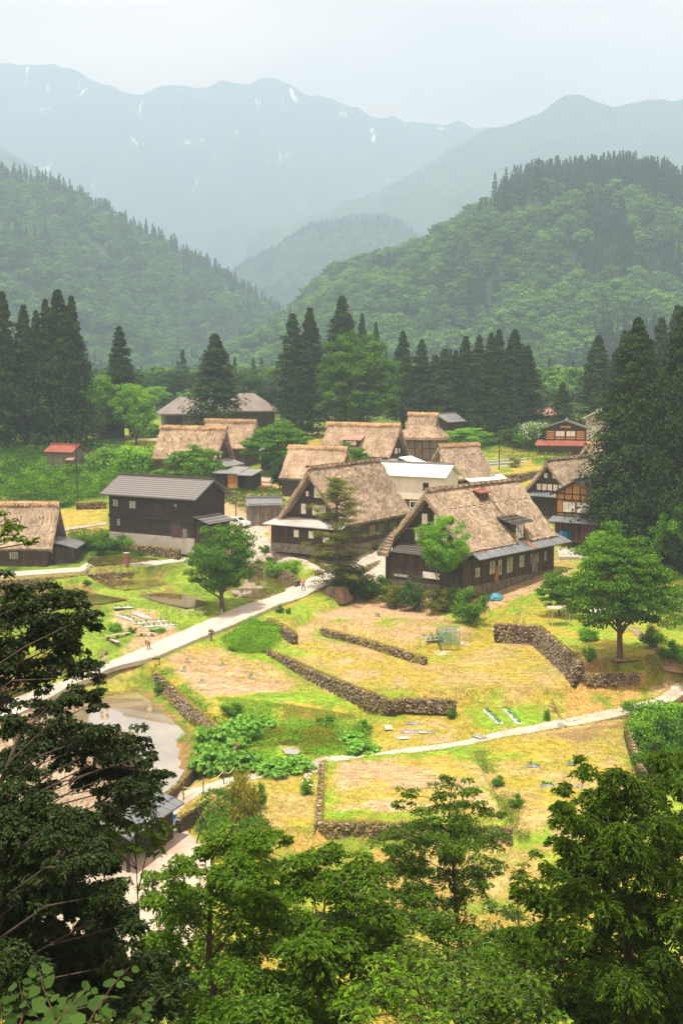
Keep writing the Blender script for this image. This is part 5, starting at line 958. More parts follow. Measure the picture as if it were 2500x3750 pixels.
for s in (-1, 1): bg.slab([(-L / 2 - .05, 0, hr + .02), (-L / 2 + .12, 0, hr + .02), (-L / 2 + .12, s * (W / 2 + .02), he + .02), (-L / 2 - .05, s * (W / 2 + .02), he + .02)][::s], .3)
bg.build('barge_board', M['wood'], h)
# ---- back orange house with red skirt roof (B7)
g7 = G(2085, 1668); q = [g7[0], g7[1] + 5, g7[2], 12, 9, 10.4, 7.2, 5.4]; L, W, hr, he = q[4:]; gx = -L / 2 + .8
h = HE('timber_house', q, 'orange-panelled gabled house with a red skirt roof at the back of the village', 'house'); gable_roof(h, L, W, hr, he, m='tile_dark', rm='metal')
boxpart(h, 'wall', 'wood', [((gx, -W / 2 + 1, -.5), (L / 2 - .8, W / 2 - 1, he + .2))]); gable_wall(h, gx + .1, .2, W - 2, he + .1, hr - .2, he + .15, frame=False, m='wood')
for y, w_ in ((3.1, 1.6), (-3.1, 1.6)):
    for z in (3.5, 3.95, 4.4, 4.85): panel(h, (gx, y, z), (0, 1, 0), (-1, 0, 0), w_, .3, 'orange', .03, 'orange_panel')
for y in (-1.1, 1.1): win(h, (gx, y, 4.45), (0, 1, 0), (-1, 0, 0), 1.8, 1.1, 'paper'); panel(h, (gx, y, 3.5), (0, 1, 0), (-1, 0, 0), 1.9, .35, 'orange', .03, 'orange_panel')
panel(h, (gx, 0, 5.9), (0, 1, 0), (-1, 0, 0), 2.2, .35, 'orange', .03, 'orange_panel')
lean_roof(h, [(gx + .05, -W / 2 - .2, 3.1), (gx + .05, W / 2 + .6, 3.1), (gx - 2.1, W / 2 + 1.0, 2.1), (gx - 2.1, -W / 2 - .4, 2.1)], m='metal_red', seam=.7, name='skirt_roof'); boxpart(h, 'front_wall', 'wood', [((gx - 1.6, -W / 2 + .2, -.5), (gx + .01, W / 2 + .3, 2.2))])
def small_house(px, py, hd, L, W, hr, he, roof, wall, label, name='house', dz=0, d=None, cat='house', ov=.6, gname='wall'):
    g = G(px, py) if d is None else None
    if d is not None: x = (px - 1250) / FPX * d; g = np.array([x, d, gz(x, d)])
    h = HE(name, [g[0], g[1], g[2] + dz, hd], label, cat); gable_roof(h, L, W, hr, he, m=roof, ribs=.5 if 'metal' in roof else 0, rm=roof, t=.12)
    boxpart(h, 'wall', wall, [((-L / 2 + ov, -W / 2 + ov, -.8), (L / 2 - ov, W / 2 - ov, he + .2))])
    for s in (-1, 1): gable_wall(h, s * (L / 2 - ov - .1), .16, W - 2 * ov, he + .15, hr - .14, he + .2, m=wall, frame=False)
    return h
h = small_house(2190, 1610, 20, 7, 6.4, 6.6, 4.8, 'metal_white', 'concrete', 'small grey-walled house with a white sheet roof just right of the red-skirted house', 'small_house', d=296)
h = small_house(2205, 1580, 25, 7, 6.0, 7.0, 5.8, 'metal_brown', 'orange_wood', 'brown gabled house top showing above the white-roofed one', 'small_house', d=318)
h = small_house(1990, 1585, -70, 12, 6, 5.0, 3.4, 'metal_pink', 'wood_grey', 'low house with a faded pink roof behind the flowering bush', 'small_house', d=322)
h = small_house(1630, 1590, 35, 9, 6.4, 5.6, 3.8, 'metal', 'wood', 'small dark house with a grey sheet roof beyond the farthest thatched hall', 'small_house', d=300)
win(h, (-3.9, 0, 2.2), (0, 1, 0), (-1, 0, 0), 1.6, 1.0, 'darkglass')
g = G(242, 1722); h = small_house(242, 1722, -68, 6.6, 5.2, 4.9, 3.7, 'metal_red', 'wood_grey', 'weathered board hut with a bright red sheet roof', 'hut', cat='hut', ov=.5); lean_roof(h, [(-2.2, 2.0, 2.7), (-3.6, 2.0, 2.7), (-3.9, 3.4, 2.3), (-2.2, 3.4, 2.3)], m='metal_pink', seam=.5, name='porch_roof'); boxpart(h, 'porch', 'wood_grey', [((-3.3, 2.05, -.3), (-2.5, 2.9, 2.4))]); panel(h, (-2.0, 2.12, 1.2), (1, 0, 0), (0, 1, 0), .7, 1.9, 'frame', name='door')
h = small_house(385, 1600, -62, 5.6, 5.4, 5.0, 3.9, 'metal', 'wood', 'tiny dark hut with a grey sheet roof in the shade of the cedars', 'hut', cat='hut', ov=.5); panel(h, (.6, 2.22, 1.4), (1, 0, 0), (0, 1, 0), 1.6, 2.6, 'wood_grey', name='door')
h = small_house(965, 1912, 82, 5.6, 5.4, 3.7, 2.9, 'metal_blue', 'wood_grey', 'small grey-roofed shed with ladders leaning on its wall', 'shed', cat='shed', ov=.3)
panel(h, (-2.32, .2, 1.2), (0, 1, 0), (-1, 0, 0), 2.2, 1.9, 'wood', name='door')
h = small_house(1035, 1722, -68, 9, 4.5, 4.2, 3.3, 'metal', 'wood', 'dark low shed under the leafy tree in the village centre', 'shed', cat='shed')
# the big hall at the back: two hipped roofs
def hip(mb, x0, x1, y0, y1, ze, zr, inset):
    ym = (y0 + y1) / 2; V = [(x0, y0, ze), (x1, y0, ze), (x1, y1, ze), (x0, y1, ze), (x0 + inset, ym, zr), (x1 - inset, ym, zr)]; V2 = [(a, b, c - .3) for a, b, c in V[:4]]
    mb.add(V, [[0, 1, 5, 4], [2, 3, 4, 5]]); mb.add(V, [[3, 0, 4], [1, 2, 5]]); mb.add(V[:4] + V2, [[0, 4, 5, 1], [1, 5, 6, 2], [2, 6, 7, 3], [3, 7, 4, 0], [4, 7, 6, 5]])
M['hall_roof'] = mat('brown_seamed_roof', (.17, .14, .13), (.24, .20, .185), scale=.4, rough=.5)
dd = 318; x_ = (800 - 1250) / FPX * dd; h = empty('community_hall', (x_, dd, gz(x_, dd) - .3), R(14), 'large modern hall with two broad brown hipped roofs behind the thatched houses', 'hall')
rf = MB(); hip(rf, 0, 14.6, -5.5, 6.5, 5.2, 9.4, 5.5); o1 = rf.build('roof', M['hall_roof'], h); rf = MB(); hip(rf, -14.8, 3.8, -4.9, 5.6, 4.6, 8.6, 5.2); o2 = rf.build('roof', M['hall_roof'], h)
for o_, xr, yr, zr_, ze_, ins in ((o1, (0, 14.6), (-5.5, 6.5), 9.4, 5.2, 5.5), (o2, (-14.8, 3.8), (-4.9, 5.6), 8.6, 4.6, 5.2)):
    sb = MB(); ym = sum(yr) / 2
    for x in np.arange(xr[0] + .3, xr[1], .75):
        k = min(1, min(x - xr[0], xr[1] - x) / ins); yt = yr[0] + (ym - yr[0]) * k; zt_ = ze_ + (zr_ - ze_) * k; sb.hexa(np.array([(x, yr[0], ze_), (x + .06, yr[0], ze_), (x + .06, yt, zt_), (x, yt, zt_), (x, yr[0], ze_ + .09), (x + .06, yr[0], ze_ + .09), (x + .06, yt, zt_ + .09), (x, yt, zt_ + .09)]))
    sb.build('roof_seams', M['metal_brown'], o_)
boxpart(h, 'wall', 'wood', [((1, -4.4, -1), (13.4, 5.4, 4.95))]); boxpart(h, 'wall', 'wood_grey', [((-13.6, -3.6, -1), (.9, 4.0, 4.35))])
for x in (-12.2, -10.2): win(h, (x, -3.63, 2.9), (1, 0, 0), (0, -1, 0), 1.7, 2.0, 'darkglass', nv=2)
boxpart(h, 'porch', 'concrete', [((-15.0, -5.6, -1), (-11.9, -3.7, 2.0))]); win(h, (7, -4.43, 2.5), (1, 0, 0), (0, -1, 0), 8, 1.4, 'darkglass', nv=7)
# ---- souvenir farmhouse at the lower left (B20)
q = [-20.5, 91.6, -34.6, -70, 11, 8.6, 8.5, 3.6]; L, W, hr, he = q[4:]
h = HE('thatched_house', q, 'dark thatched souvenir house by the gravel yard, half hidden by the dark tree', 'house', GS)
thatch_roof(L, W, hr, he, seed=12, parent=h, cap='fringe', straw=14, t=.7, ov=.4); walls(h, -L / 2 + 1.2, L / 2 - .7, -W / 2 + .6, W / 2 - .6, 3.5); gable_wall(h, -L / 2 + 1.2, .2, W - 1.6, 3.3, hr - 1.2, 3.5, zs=(4.6,))
gx = -L / 2 + 1.2; ypl = W / 2 - .55
for x in (-2.9, -.6, 2.0): win(h, (x, ypl, 1.9), (1, 0, 0), (0, 1, 0), 1.3, 1.7, 'pole', nv=7)
panel(h, (-1.75, ypl + .02, 1.9), (1, 0, 0), (0, 1, 0), .18, 2.2, 'orange', name='post'); panel(h, (-.9, ypl + .07, 1.5), (1, 0, 0), (0, 1, 0), .5, .45, 'paper', name='notice'); panel(h, (-.35, ypl + .075, 1.45), (1, 0, 0), (0, 1, 0), .4, .4, 'metal_pink', name='notice')
sg = []
for k in range(3):
    for y in np.arange(-3.2, W / 2 - .2, .62):
        for s in ((0,) if k else (0,)): x = gx - 1.5 - k * .75; z = 3.9 - (gx - x + .1) / 4.0 * 1.2 + .02; sg.append(((x - .1, y, z), (x + .1, y + .2, z + .1)))
lean_roof(h, [(gx + .1, -3.6, 3.9), (gx + .1, W / 2 - .1, 3.9), (gx - 3.9, W / 2 + .3, 2.7), (gx - 3.9, -3.4, 2.7)], m='metal_blue', seam=.9, boxes=sg); boxpart(h, 'annex_wall', 'frame', [((gx - 3.2, -3.0, -.4), (gx - .01, .4, 2.85))]); boxpart(h, 'post', 'frame', [((gx - 3.4, W / 2 - .5, -.3), (gx - 3.2, W / 2 - .3, 2.75))]); boxpart(h, 'post', 'frame', [((gx - 3.4, .9, -.3), (gx - 3.2, 1.1, 2.75))])  # closed dark block under the lean-to stands in for the open porch's shade
hw = h
# ---------------------------------------------------------------- trees of the village
proto('oak', broadleaf, 'leaf_mid', seed=21, Rr=4.8, H=11, trunk_h=2.2, nc=120, nl=190, leaf=.26, flat=.5, crad=.24, tr=.3, lobes=.25)
proto('maple', broadleaf, 'leaf_mid', seed=22, Rr=4.0, H=7, trunk_h=1.6, nc=90, nl=150, leaf=.28, flat=.32, crad=.26, tr=.16, lobes=.5, lay=.55)
proto('bigmaple', broadleaf, 'leaf_mid', seed=23, Rr=6.4, H=12.5, trunk_h=3.0, nc=190, nl=190, leaf=.28, flat=.32, crad=.2, tr=.32, lobes=.55, lay=.7)
M['leaf_bright'] = leafmat('vivid_green_leaves', (.05, .17, .008), (.26, .50, .025), .35)
M['leaf_grand'] = leafmat('dense_green_leaves', (.016, .052, .006), (.085, .195, .015), .25, gloss=.7, spec=.08)
proto('grand', broadleaf, 'leaf_grand', seed=24, Rr=10, H=22, trunk_h=2.5, nc=230, nl=170, leaf=.5, flat=.42, crad=.19, tr=.6, lobes=.2)
proto('lime', broadleaf, 'leaf_lime', seed=25, Rr=4.5, H=9, trunk_h=1.2, nc=80, nl=130, leaf=.34, flat=.45, crad=.28, tr=.2, lobes=.5)
proto('woody', broadleaf, 'leaf_deep', seed=26, Rr=4.5, H=9, trunk_h=1.0, nc=85, nl=130, leaf=.34, flat=.5, crad=.28, tr=.2, lobes=.4)
proto('front', broadleaf, 'leaf_lime', seed=27, Rr=3.6, H=9.5, trunk_h=3.0, nc=95, nl=170, leaf=.23, flat=.55, crad=.26, tr=.16, lobes=.6)
proto('cedarA', cedar, 'cedar', seed=31, H=25, Rr=3.9, nc=330, nl=30, leaf=.6)
proto('cedarB', cedar, 'cedar', seed=32, H=25, Rr=3.4, nc=290, nl=30, leaf=.6, rough=.5)
proto('cedarC', cedar, 'cedar', seed=33, H=25, Rr=4.4, nc=330, nl=30, leaf=.6, bare=.03, rough=.35)
proto('giant', cedar, 'cedar', seed=34, H=33, Rr=7.2, nc=900, nl=60, leaf=.46, bare=.03, rough=.35)
PB = dict(oak=(4.9, 11), maple=(4.4, 7), bigmaple=(7.0, 12.5), grand=(10.0, 22), lime=(4.8, 9), woody=(4.7, 9), front=(4.0, 9.5), cedarA=(2.5, 25), cedarB=(2.3, 25), cedarC=(2.9, 25), giant=(5.2, 33))
def TT(name, key, px, pyb, pyt, w, label, cat='tree', group=None, d=None, rz=0, zoff=0):
    if d is None: b = G(px, pyb); d = b[1]
    else: x = (px - 1250) / FPX * d; b = np.array([x, d, gz(x, d)])
    zt = at_d(px, pyt, d)[2]; r0, h0 = PB[key]; s = w / FPX * d / 2 / r0
    return put_tree(name, key, (b[0], b[1], b[2] + zoff), rz, (s, s, max(.1, (zt - b[2]) / h0)), label, cat, group)
TT('tree', 'oak', 815, 2238, 1903, 285, 'round leafy tree standing beside the road, in front of the black barn', rz=.5)
TT('tree', 'front', 1625, 2220, 1893, 225, 'slim bright green tree in front of the largest thatched farmhouse', rz=1.0, d=156)
TT('tree', 'bigmaple', 2268, 2410, 1905, 450, 'big spreading tree on the terrace at the right, over a parked car', rz=2.0)
TT('tree', 'maple', 700, 1752, 1618, 250, 'low flat-crowned tree in front of the workshop', rz=.3, d=217)
TT('tree', 'maple', 1010, 1735, 1532, 275, 'spreading light tree over the dark shed in the village centre', rz=2.2)
TT('tree', 'maple', 1285, 1730, 1612, 185, 'small leafy tree on the red-dormered thatched house side, behind the middle farmhouse', d=225, rz=4)
TT('tree', 'woody', 1025, 1795, 1655, 110, 'narrow dark tree between the shed and the middle farmhouse', rz=1)
TT('tree', 'lime', 370, 1600, 1330, 175, 'bright green tree between the left cedar group and the lone cedar', d=292, rz=2)
TT('tree', 'lime', 500, 1600, 1365, 165, 'bright spreading tree just right of the lone cedar, over the yellow field', d=286, rz=4)
TT('tree', 'grand', 1300, 1545, 1203, 320, 'huge round broadleaf tree in the middle of the cedars', rz=.5, d=292)
TT('tree', 'lime', 1690, 1640, 1555, 190, 'bright bushy tree beside the farthest thatched hall', rz=1)
TT('tree', 'woody', 1900, 1640, 1545, 150, 'bushy tree at the foot of the dark cedar row, left of the white-flowering bush', rz=2)
TT('tree', 'woody', 1995, 1620, 1530, 120, 'shrubby tree in front of the faded pink roof', rz=3)
TT('tree', 'lime', 1620, 1600, 1540, 90, 'small light tree in front of the small grey-roofed house', rz=3.5)
TT('tree', 'woody', 2400, 2150, 1880, 230, 'leafy tree in the shade right of the giant cedar', d=178, rz=4)
TT('tree', 'lime', 2490, 2080, 1790, 200, 'bright tree at the right edge below the dark cedar', d=172, rz=5)
TT('tree', 'lime', 2210, 2130, 1895, 180, 'bright young tree rising behind the big spreading tree', d=160, rz=6)
TT('tree', 'maple', 2060, 2290, 2080, 190, 'light feathery tree left of the big spreading tree', d=148, rz=2.6)
for px, pt, w, lab, key in ((600, 1345, 170, 'first of the hazy round trees left of the lone cedar, behind the hall', 'woody'), (690, 1330, 190, 'hazy round tree behind the left wing of the big hall', 'woody'), (875, 1345, 170, 'hazy round tree directly right of the lone cedar', 'woody'), (960, 1360, 150, 'hazy round tree above the right end of the big hall', 'woody'), (2010, 1480, 120, 'hazy tree between the cedar row and the small round cedar', 'woody'), (560, 1400, 120, 'low hazy tree at the left end of the big hall', 'lime'), (1030, 1400, 120, 'low tree in the gap between the hall and the tall central cedars', 'woody')):
    TT('tree', key, px, 1500, pt, w, lab, d=385 + (px % 7) * 5, group='trees behind the hall', rz=px)
CG = 'tall dark cedars around the village'
cedars = [(-25, 1650, 1085, 150, 'cedarC', 'cedar cut off by the left edge of the picture'), (25, 1650, 1072, 125, 'cedarB', 'tall dark cedar nearest the left edge with an open tip'), (100, 1640, 1118, 120, 'cedarA', 'cedar second from the left edge, tip just above its neighbour'), (145, 1640, 1140, 90, 'cedarB', 'narrow cedar squeezed between two taller ones at the far left'),
    (226, 1650, 1062, 165, 'cedarC', 'tallest cedar of the left group'), (275, 1640, 1085, 110, 'cedarA', 'cedar with a separate pointed tip, rightmost of the left group'), (180, 1650, 1100, 110, 'cedarB', 'cedar half hidden behind the tallest of the left group'), (445, 1605, 1198, 112, 'cedarB', 'lone cedar between the left group and the big hall'), (790, 1560, 1222, 165, 'cedarC', 'lone cedar standing in front of the big hall', 296),
    (1072, 1570, 1152, 120, 'cedarB', 'tall cedar at the left end of the central group, with an open crown'), (1135, 1575, 1128, 120, 'cedarA', 'tall cedar second in the central group, left of the huge round tree'), (1105, 1600, 1230, 110, 'cedarC', 'shorter full cedar in front of the central group'), (1252, 1540, 1083, 150, 'cedarC', 'tallest cedar of the central group, behind the huge round tree'), (1325, 1520, 1148, 60, 'cedarA', 'narrow cedar tip directly behind the huge round tree'), (1375, 1520, 1180, 50, 'cedarA', 'thin cedar tip at the right shoulder of the huge round tree'),
    (1473, 1570, 1212, 95, 'cedarA', 'first cedar of the long dark row, next to the huge round tree'), (1541, 1570, 1245, 90, 'cedarB', 'second cedar of the long dark row'), (1594, 1570, 1300, 90, 'cedarC', 'short cedar low in the gap of the long dark row'), (1627, 1580, 1278, 100, 'cedarA', 'broad cedar above the small grey-roofed house'), (1666, 1575, 1285, 80, 'cedarB', 'narrow cedar, fifth in the long dark row'), (1702, 1575, 1232, 100, 'cedarA', 'pointed cedar, sixth in the long dark row'),
    (1750, 1580, 1228, 105, 'cedarC', 'seventh cedar of the long dark row'), (1794, 1575, 1220, 90, 'cedarB', 'eighth cedar of the long dark row'), (1822, 1575, 1208, 90, 'cedarA', 'ninth cedar of the long dark row, the slimmest tip'), (1878, 1585, 1207, 120, 'cedarC', 'tallest broad cedar near the right end of the long dark row'), (1926, 1580, 1268, 100, 'cedarB', 'last cedar at the right end of the long dark row'), (1800, 1620, 1335, 120, 'cedarC', 'cedar standing in front of the long dark row'),
    (2055, 1590, 1400, 82, 'cedarC', 'short rounded cedar standing alone left of the giant one'), (2183, 1580, 1228, 130, 'cedarC', 'big dark cedar behind the red-skirted house'), (2279, 1580, 1212, 120, 'cedarA', 'cedar between the big dark one and the giant one'), (2245, 1590, 1290, 120, 'cedarC', 'fuller cedar low behind the giant one'), (2408, 1600, 1168, 130, 'cedarB', 'cedar just right of the giant one'), (2466, 1600, 1120, 130, 'cedarA', 'cedar behind the one on the right edge')]
for i, (px, pb, pt, w, key, lab, *dd_) in enumerate(cedars): TT('cedar_tree', key, px, pb, pt, w * 1.12, lab, 'cedar', CG, rz=i * 1.7, d=dd_[0] if dd_ else None)
TT('cedar_tree', 'giant', 2325, 2010, 1165, 370, 'giant cedar towering over the houses on the right', 'cedar', CG, d=184, rz=.4)
TT('cedar_tree', 'giant', 2510, 2010, 1060, 330, 'dark giant cedar on the right edge of the picture', 'cedar', CG, d=176, rz=2.4)
TT('cedar_tree', 'giant', 2440, 2060, 1330, 330, 'dark cedar filling the gap between the two giant cedars', 'cedar', CG, d=196, rz=1.4)
# sparse conifer in front of the middle farmhouse
def yew(seed=41, H=14.5):
    r = np.random.RandomState(seed); mb = MB(); tk = MB(); tk.tube([(0, 0, -.6), (.1, 0, 3), (-.1, .1, 8), (.05, 0, H - .3)], [.42, .34, .2, .05], 8)
    for i in range(54):
        t = .06 + .92 * (i + r.rand()) / 54; z = H * t; th = i * 2.4 + r.rand(); prof = 4.0 * (1 - max(0, t - .45) / .58) ** .55 if t > .45 else 3.2 + .8 * t / .45; ln = prof * (.55 + .5 * r.rand()) * (.45 if .16 < t < .22 else 1)
        d = np.array([math.cos(th), math.sin(th), 0]); e = np.array([0, 0, z]) + d * ln + np.array([0, 0, .1 * ln + .25]); m_ = np.array([0, 0, z]) + d * ln * .5 + np.array([0, 0, -.12 * ln]); tk.tube([(0, 0, z), m_, e], [.09, .06, .02], 5)
        for k in range(9):
            s = .3 + .75 * (k + r.rand()) / 9
            if r.rand() < .3: continue
            c = (np.array([0, 0, z]) * (1 - s) + e * s) + r.normal(size=3) * np.array([.35, .35, .12]); clump(mb, c, .7, 95, .18, r, .38, .8, base_t=.45 + .2 * r.rand() + .15 * (t - .5), asp=.4)
    return mb, tk
proto('yew', yew, 'leaf_yew'); PB['yew'] = (4.0, 14.5)
TT('conifer_tree', 'yew', 1235, 2175, 1752, 280, 'tall sparse conifer with layered branches before the middle farmhouse', d=163, rz=1.1)
# mound with an old stump under it
g = G(1230, 2185); rk = MB(); th = np.linspace(0, 2 * math.pi, 21)[:-1]; ll = np.linspace(0, 1, 6)
V = np.array([[(math.cos(a) * (1.9 - .8 * l) * (1 + .25 * math.sin(3 * a)), math.sin(a) * (1.8 - .8 * l), -.8 + 2.0 * l) for a in list(th) + [th[0]]] for l in ll]); V += (rs.rand(*V.shape) - .5) * .2; V[:, -1] = V[:, 0]; rk.grid(V, 6, 21); rk.add(V[-1], [list(range(20))]); o = rk.build('tree_stump', M['pole'], None, True); o.location = (g[0] + .1, g[1] + .6, g[2]); tag(o, 'rough old stump mound at the foot of the sparse conifer', 'stump')
# ---------------------------------------------------------------- shrubs
proto('bush', broadleaf, 'leaf_deep', seed=51, Rr=1.5, H=2.1, trunk_h=.15, nc=34, nl=90, leaf=.16, flat=.7, crad=.42, tr=.06)
proto('bush_mid', broadleaf, 'leaf_mid', seed=52, Rr=1.5, H=1.9, trunk_h=.15, nc=34, nl=90, leaf=.17, flat=.6, crad=.4, tr=.06, lobes=.5)
proto('bush_lime', broadleaf, 'leaf_lime', seed=53, Rr=1.5, H=1.6, trunk_h=.1, nc=30, nl=80, leaf=.20, flat=.6, crad=.42, tr=.05, lobes=.5)
proto('bush_yew', broadleaf, 'leaf_yew', seed=54, Rr=1.5, H=1.9, trunk_h=.1, nc=34, nl=110, leaf=.15, flat=.45, crad=.42, tr=.06, lobes=.5)
proto('bush_big', broadleaf, 'leaf_big', seed=55, Rr=1.6, H=1.7, trunk_h=.1, nc=34, nl=34, leaf=.34, flat=.5, crad=.4, tr=.05, lobes=.5, asp=.95)
proto('bush_gold', broadleaf, 'leaf_gold', seed=56, Rr=1.5, H=2.0, trunk_h=.1, nc=34, nl=100, leaf=.14, flat=.55, crad=.4, tr=.05, lobes=.6)
proto('bush_rust', broadleaf, 'leaf_rust', seed=57, Rr=1.5, H=1.6, trunk_h=.1, nc=26, nl=60, leaf=.16, flat=.55, crad=.4, tr=.05, lobes=.6)
for k in list(_cache):
    if k.startswith('bush'): PB[k] = (1.75, 2.0)
def BB(key, px, pyb, w, hpx, label, group=None, rz=None, d=None, name='shrub'):
    if d is None: b = G(px, pyb); d = b[1]
    else: x = (px - 1250) / FPX * d; b = np.array([x, d, gz(x, d)])
    s = w / FPX * d / 2 / PB[key][0]; sz = hpx / FPX * d / PB[key][1] * 1.05; e = empty(name, (b[0], b[1], b[2] - .1), px * .37 if rz is None else rz, label, 'shrub', group, (s, s, sz)); c, t = _cache[key]; link('foliage', c, e); link('stem', t, e); return e
BG = 'shrubs around the village'
for a in [('bush', 1295, 2200, 180, 135, 'dark shrub on the stump mound below the sparse conifer'), ('bush', 1238, 2172, 90, 70, 'small dark shrub hugging the trunk of the sparse conifer'), ('bush', 1350, 2205, 90, 90, 'small dark shrub between the mound and the shrub row'), ('bush_mid', 1378, 2200, 110, 90, 'pale green shrub at the left end of the row before the largest farmhouse'), ('bush_yew', 1445, 2225, 130, 105, 'olive shrub, second in the row before the largest farmhouse'), ('bush', 1520, 2238, 140, 115, 'darkest broad shrub in the row before the largest farmhouse'),
          ('bush_yew', 1600, 2245, 130, 110, 'layered olive shrub just left of the slim bright tree'), ('bush', 1660, 2240, 100, 100, 'dark shrub behind the round green bush'), ('bush_mid', 1722, 2288, 150, 145, 'round green bush with pink peonies at its foot'), ('bush_lime', 620, 1945, 1, 1, None),
          ('bush_lime', 1050, 2110, 200, 70, 'bright low bush on the bank behind the round pond'), ('bush_mid', 970, 2080, 100, 45, 'low green bush left of the bright one behind the pond'), ('bush_mid', 968, 2022, 48, 30, 'round clipped bush in front of the yard of the middle farmhouse'),
          ('bush_mid', 585, 2548, 45, 60, 'single dark green bush on the stone bank above the near paddy'), ('bush_mid', 500, 2395 + 0, 1, 1, None), ('bush_mid', 485, 2318, 40, 25, 'small round bush beside the plank bench'), ('bush_lime', 420, 2310, 70, 40, 'leafy bush left of the vegetable plot with stakes'),
          ('bush_lime', 580, 2312, 80, 22, 'low white-flowering plants beside the staked plot'), ('bush_gold', 900, 3030, 170, 200, 'tall yellow-green bush leaning over the path by the yard'), ('bush_gold', 880, 2950, 110, 140, 'yellowish bush above the path wall'), ('bush_mid', 850, 2625, 100, 55, 'dark feathery bush at the edge of the bright grass'),
          ('bush_big', 800, 2760, 190, 110, 'broad-leaved bush at the corner of the near paddy'), ('bush_big', 880, 2720, 190, 110, 'big mound of broad leaves above the near paddy'), ('bush_big', 780, 2830, 190, 110, 'lowest broad-leaved bush beside the near paddy wall'), ('bush_big', 960, 2680, 130, 70, 'broad leaves at the top of the bog garden'), ('bush_big', 1000, 2835, 170, 60, 'row of broad leaves along the path, left part'), ('bush_big', 1090, 2820, 160, 55, 'row of broad leaves along the path, middle part'), ('bush_big', 900, 2830, 150, 90, 'broad leaves left of the path leaf row'),
          ('bush_big', 1330, 2765, 150, 60, 'broad-leaved bush at the right end of the bog garden'), ('bush_big', 1290, 2720, 110, 45, 'small broad-leaved bush above the right end of the bog garden'), ('bush_mid', 1190, 2660, 90, 50, 'grassy dark tuft in the middle of the bog garden'), ('bush_mid', 1330, 2690, 80, 60, 'leafy bush at the right rim of the bog garden'),
          ('bush_mid', 2155, 2440, 60, 60, 'bush at the corner of the big tree terrace'), ('bush_lime', 2150, 2345, 100, 60, 'low light bush at the top of the diagonal rubble wall'), ('bush_lime', 2000, 2640, 30, 55, 'narrow light bush by the short pale stone wall'), ('bush_mid', 1652, 2635, 45, 50, 'bush clinging to the wall left of the mulched plot'),
          ('bush_mid', 2390, 2370, 110, 90, 'shaded hedge bush right of the big spreading tree'), ('bush_mid', 2450, 2430, 110, 80, 'hedge bush along the dirt path on the right'), ('bush_lime', 2490, 2480, 90, 80, 'nearest hedge bush along the dirt path'),
          ('bush_mid', 1760, 1640, 110, 60, 'dark round shrub in the meadow by the thin pole'), ('bush_mid', 1810, 1632, 90, 50, 'green shrub in the meadow right of the thin pole'), ('bush_lime', 1850, 1605, 90, 40, 'light shrub in the meadow left of the white-flowering bush'), ('bush_mid', 1950, 1650, 160, 110, 'large bush covered with white blossom'), ('bush_mid', 2030, 1655, 110, 70, 'shrub right of the white-flowering bush'),
          ('bush_gold', 1570, 1668, 50, 30, 'small golden shrub beside the farthest thatched hall'), ('bush_mid', 1530, 1672, 80, 35, 'green shrub at the corner of the farthest thatched hall'), ('bush_rust', 965, 1802, 60, 35, 'rusty orange shrub near the small grey-roofed shed'), ('bush_gold', 1885, 1712, 60, 45, 'shrub on the stone wall behind the vegetable beds'),
          ('bush_lime', 500, 1730, 220, 120, 'large bright leafy bush between the red-roofed hut and the thatched house'), ('bush_lime', 400, 1720, 170, 100, 'bright bush right beside the red-roofed hut'), ('bush_lime', 580, 1720, 140, 70, 'bush in front of the house with the roof ladder'), ('bush_mid', 560, 1600, 110, 50, 'bush beside the yellow truck'), ('bush_gold', 545, 1640, 60, 35, 'brownish bush right of the yellow truck'),
          ('bush_lime', 460, 2010, 90, 50, 'light bush in front of the black barn'), ('bush_mid', 400, 2015, 140, 70, 'green bush at the left foot of the black barn'), ('bush_mid', 320, 2010, 110, 60, 'green bush between the barn and the left farmhouse'), ('bush_mid', 320, 2140, 40, 22, 'small bush at the corner of the paddies'),
          ('bush_mid', 1025, 2245, 40, 30, 'spiky grass clump at the roadside'), ('bush_mid', 1055, 2248, 25, 25, 'smaller grass clump at the roadside'), ('bush_mid', 860, 2380, 60, 20, 'dark leafy clump in the bright green patch'), ('bush_mid', 1390, 2010, 80, 25, 'flower bed at the corner of the middle farmhouse'), ('bush_mid', 880, 2830 + 60, 60, 40, 'bush on the wall above the near path'),
          ('bush_lime', 1125, 2910, 60, 85, 'white irises in leaf beside the ploughed plot'), ('bush_mid', 950, 2965, 60, 120, 'tall iris leaves beside the yellow-green bush'), ('bush_lime', 2440, 2640, 240, 90, 'top of the ivy-green thicket on the right terrace'), ('bush_lime', 2380, 2740, 210, 160, 'middle of the ivy-green thicket on the right terrace'), ('bush_mid', 2480, 2760, 220, 200, 'darker right part of the ivy-green thicket'), ('bush_mid', 2400, 2840, 200, 150, 'lower part of the ivy-green thicket'), ('bush_lime', 2300, 2600, 60, 40, 'small bush beside the concrete path'), ('bush_mid', 1890, 2960, 70, 60, 'bush on the bank between the two lower plots'), ('bush_mid', 1820, 2880, 60, 50, 'weedy clump halfway along the bank between the two lower plots'), ('bush_gold', 790, 2330 + 0, 1, 1, None)]:
    if a[-1]: BB(*a, group=BG)
rr = np.random.RandomState(77); fl = MB()
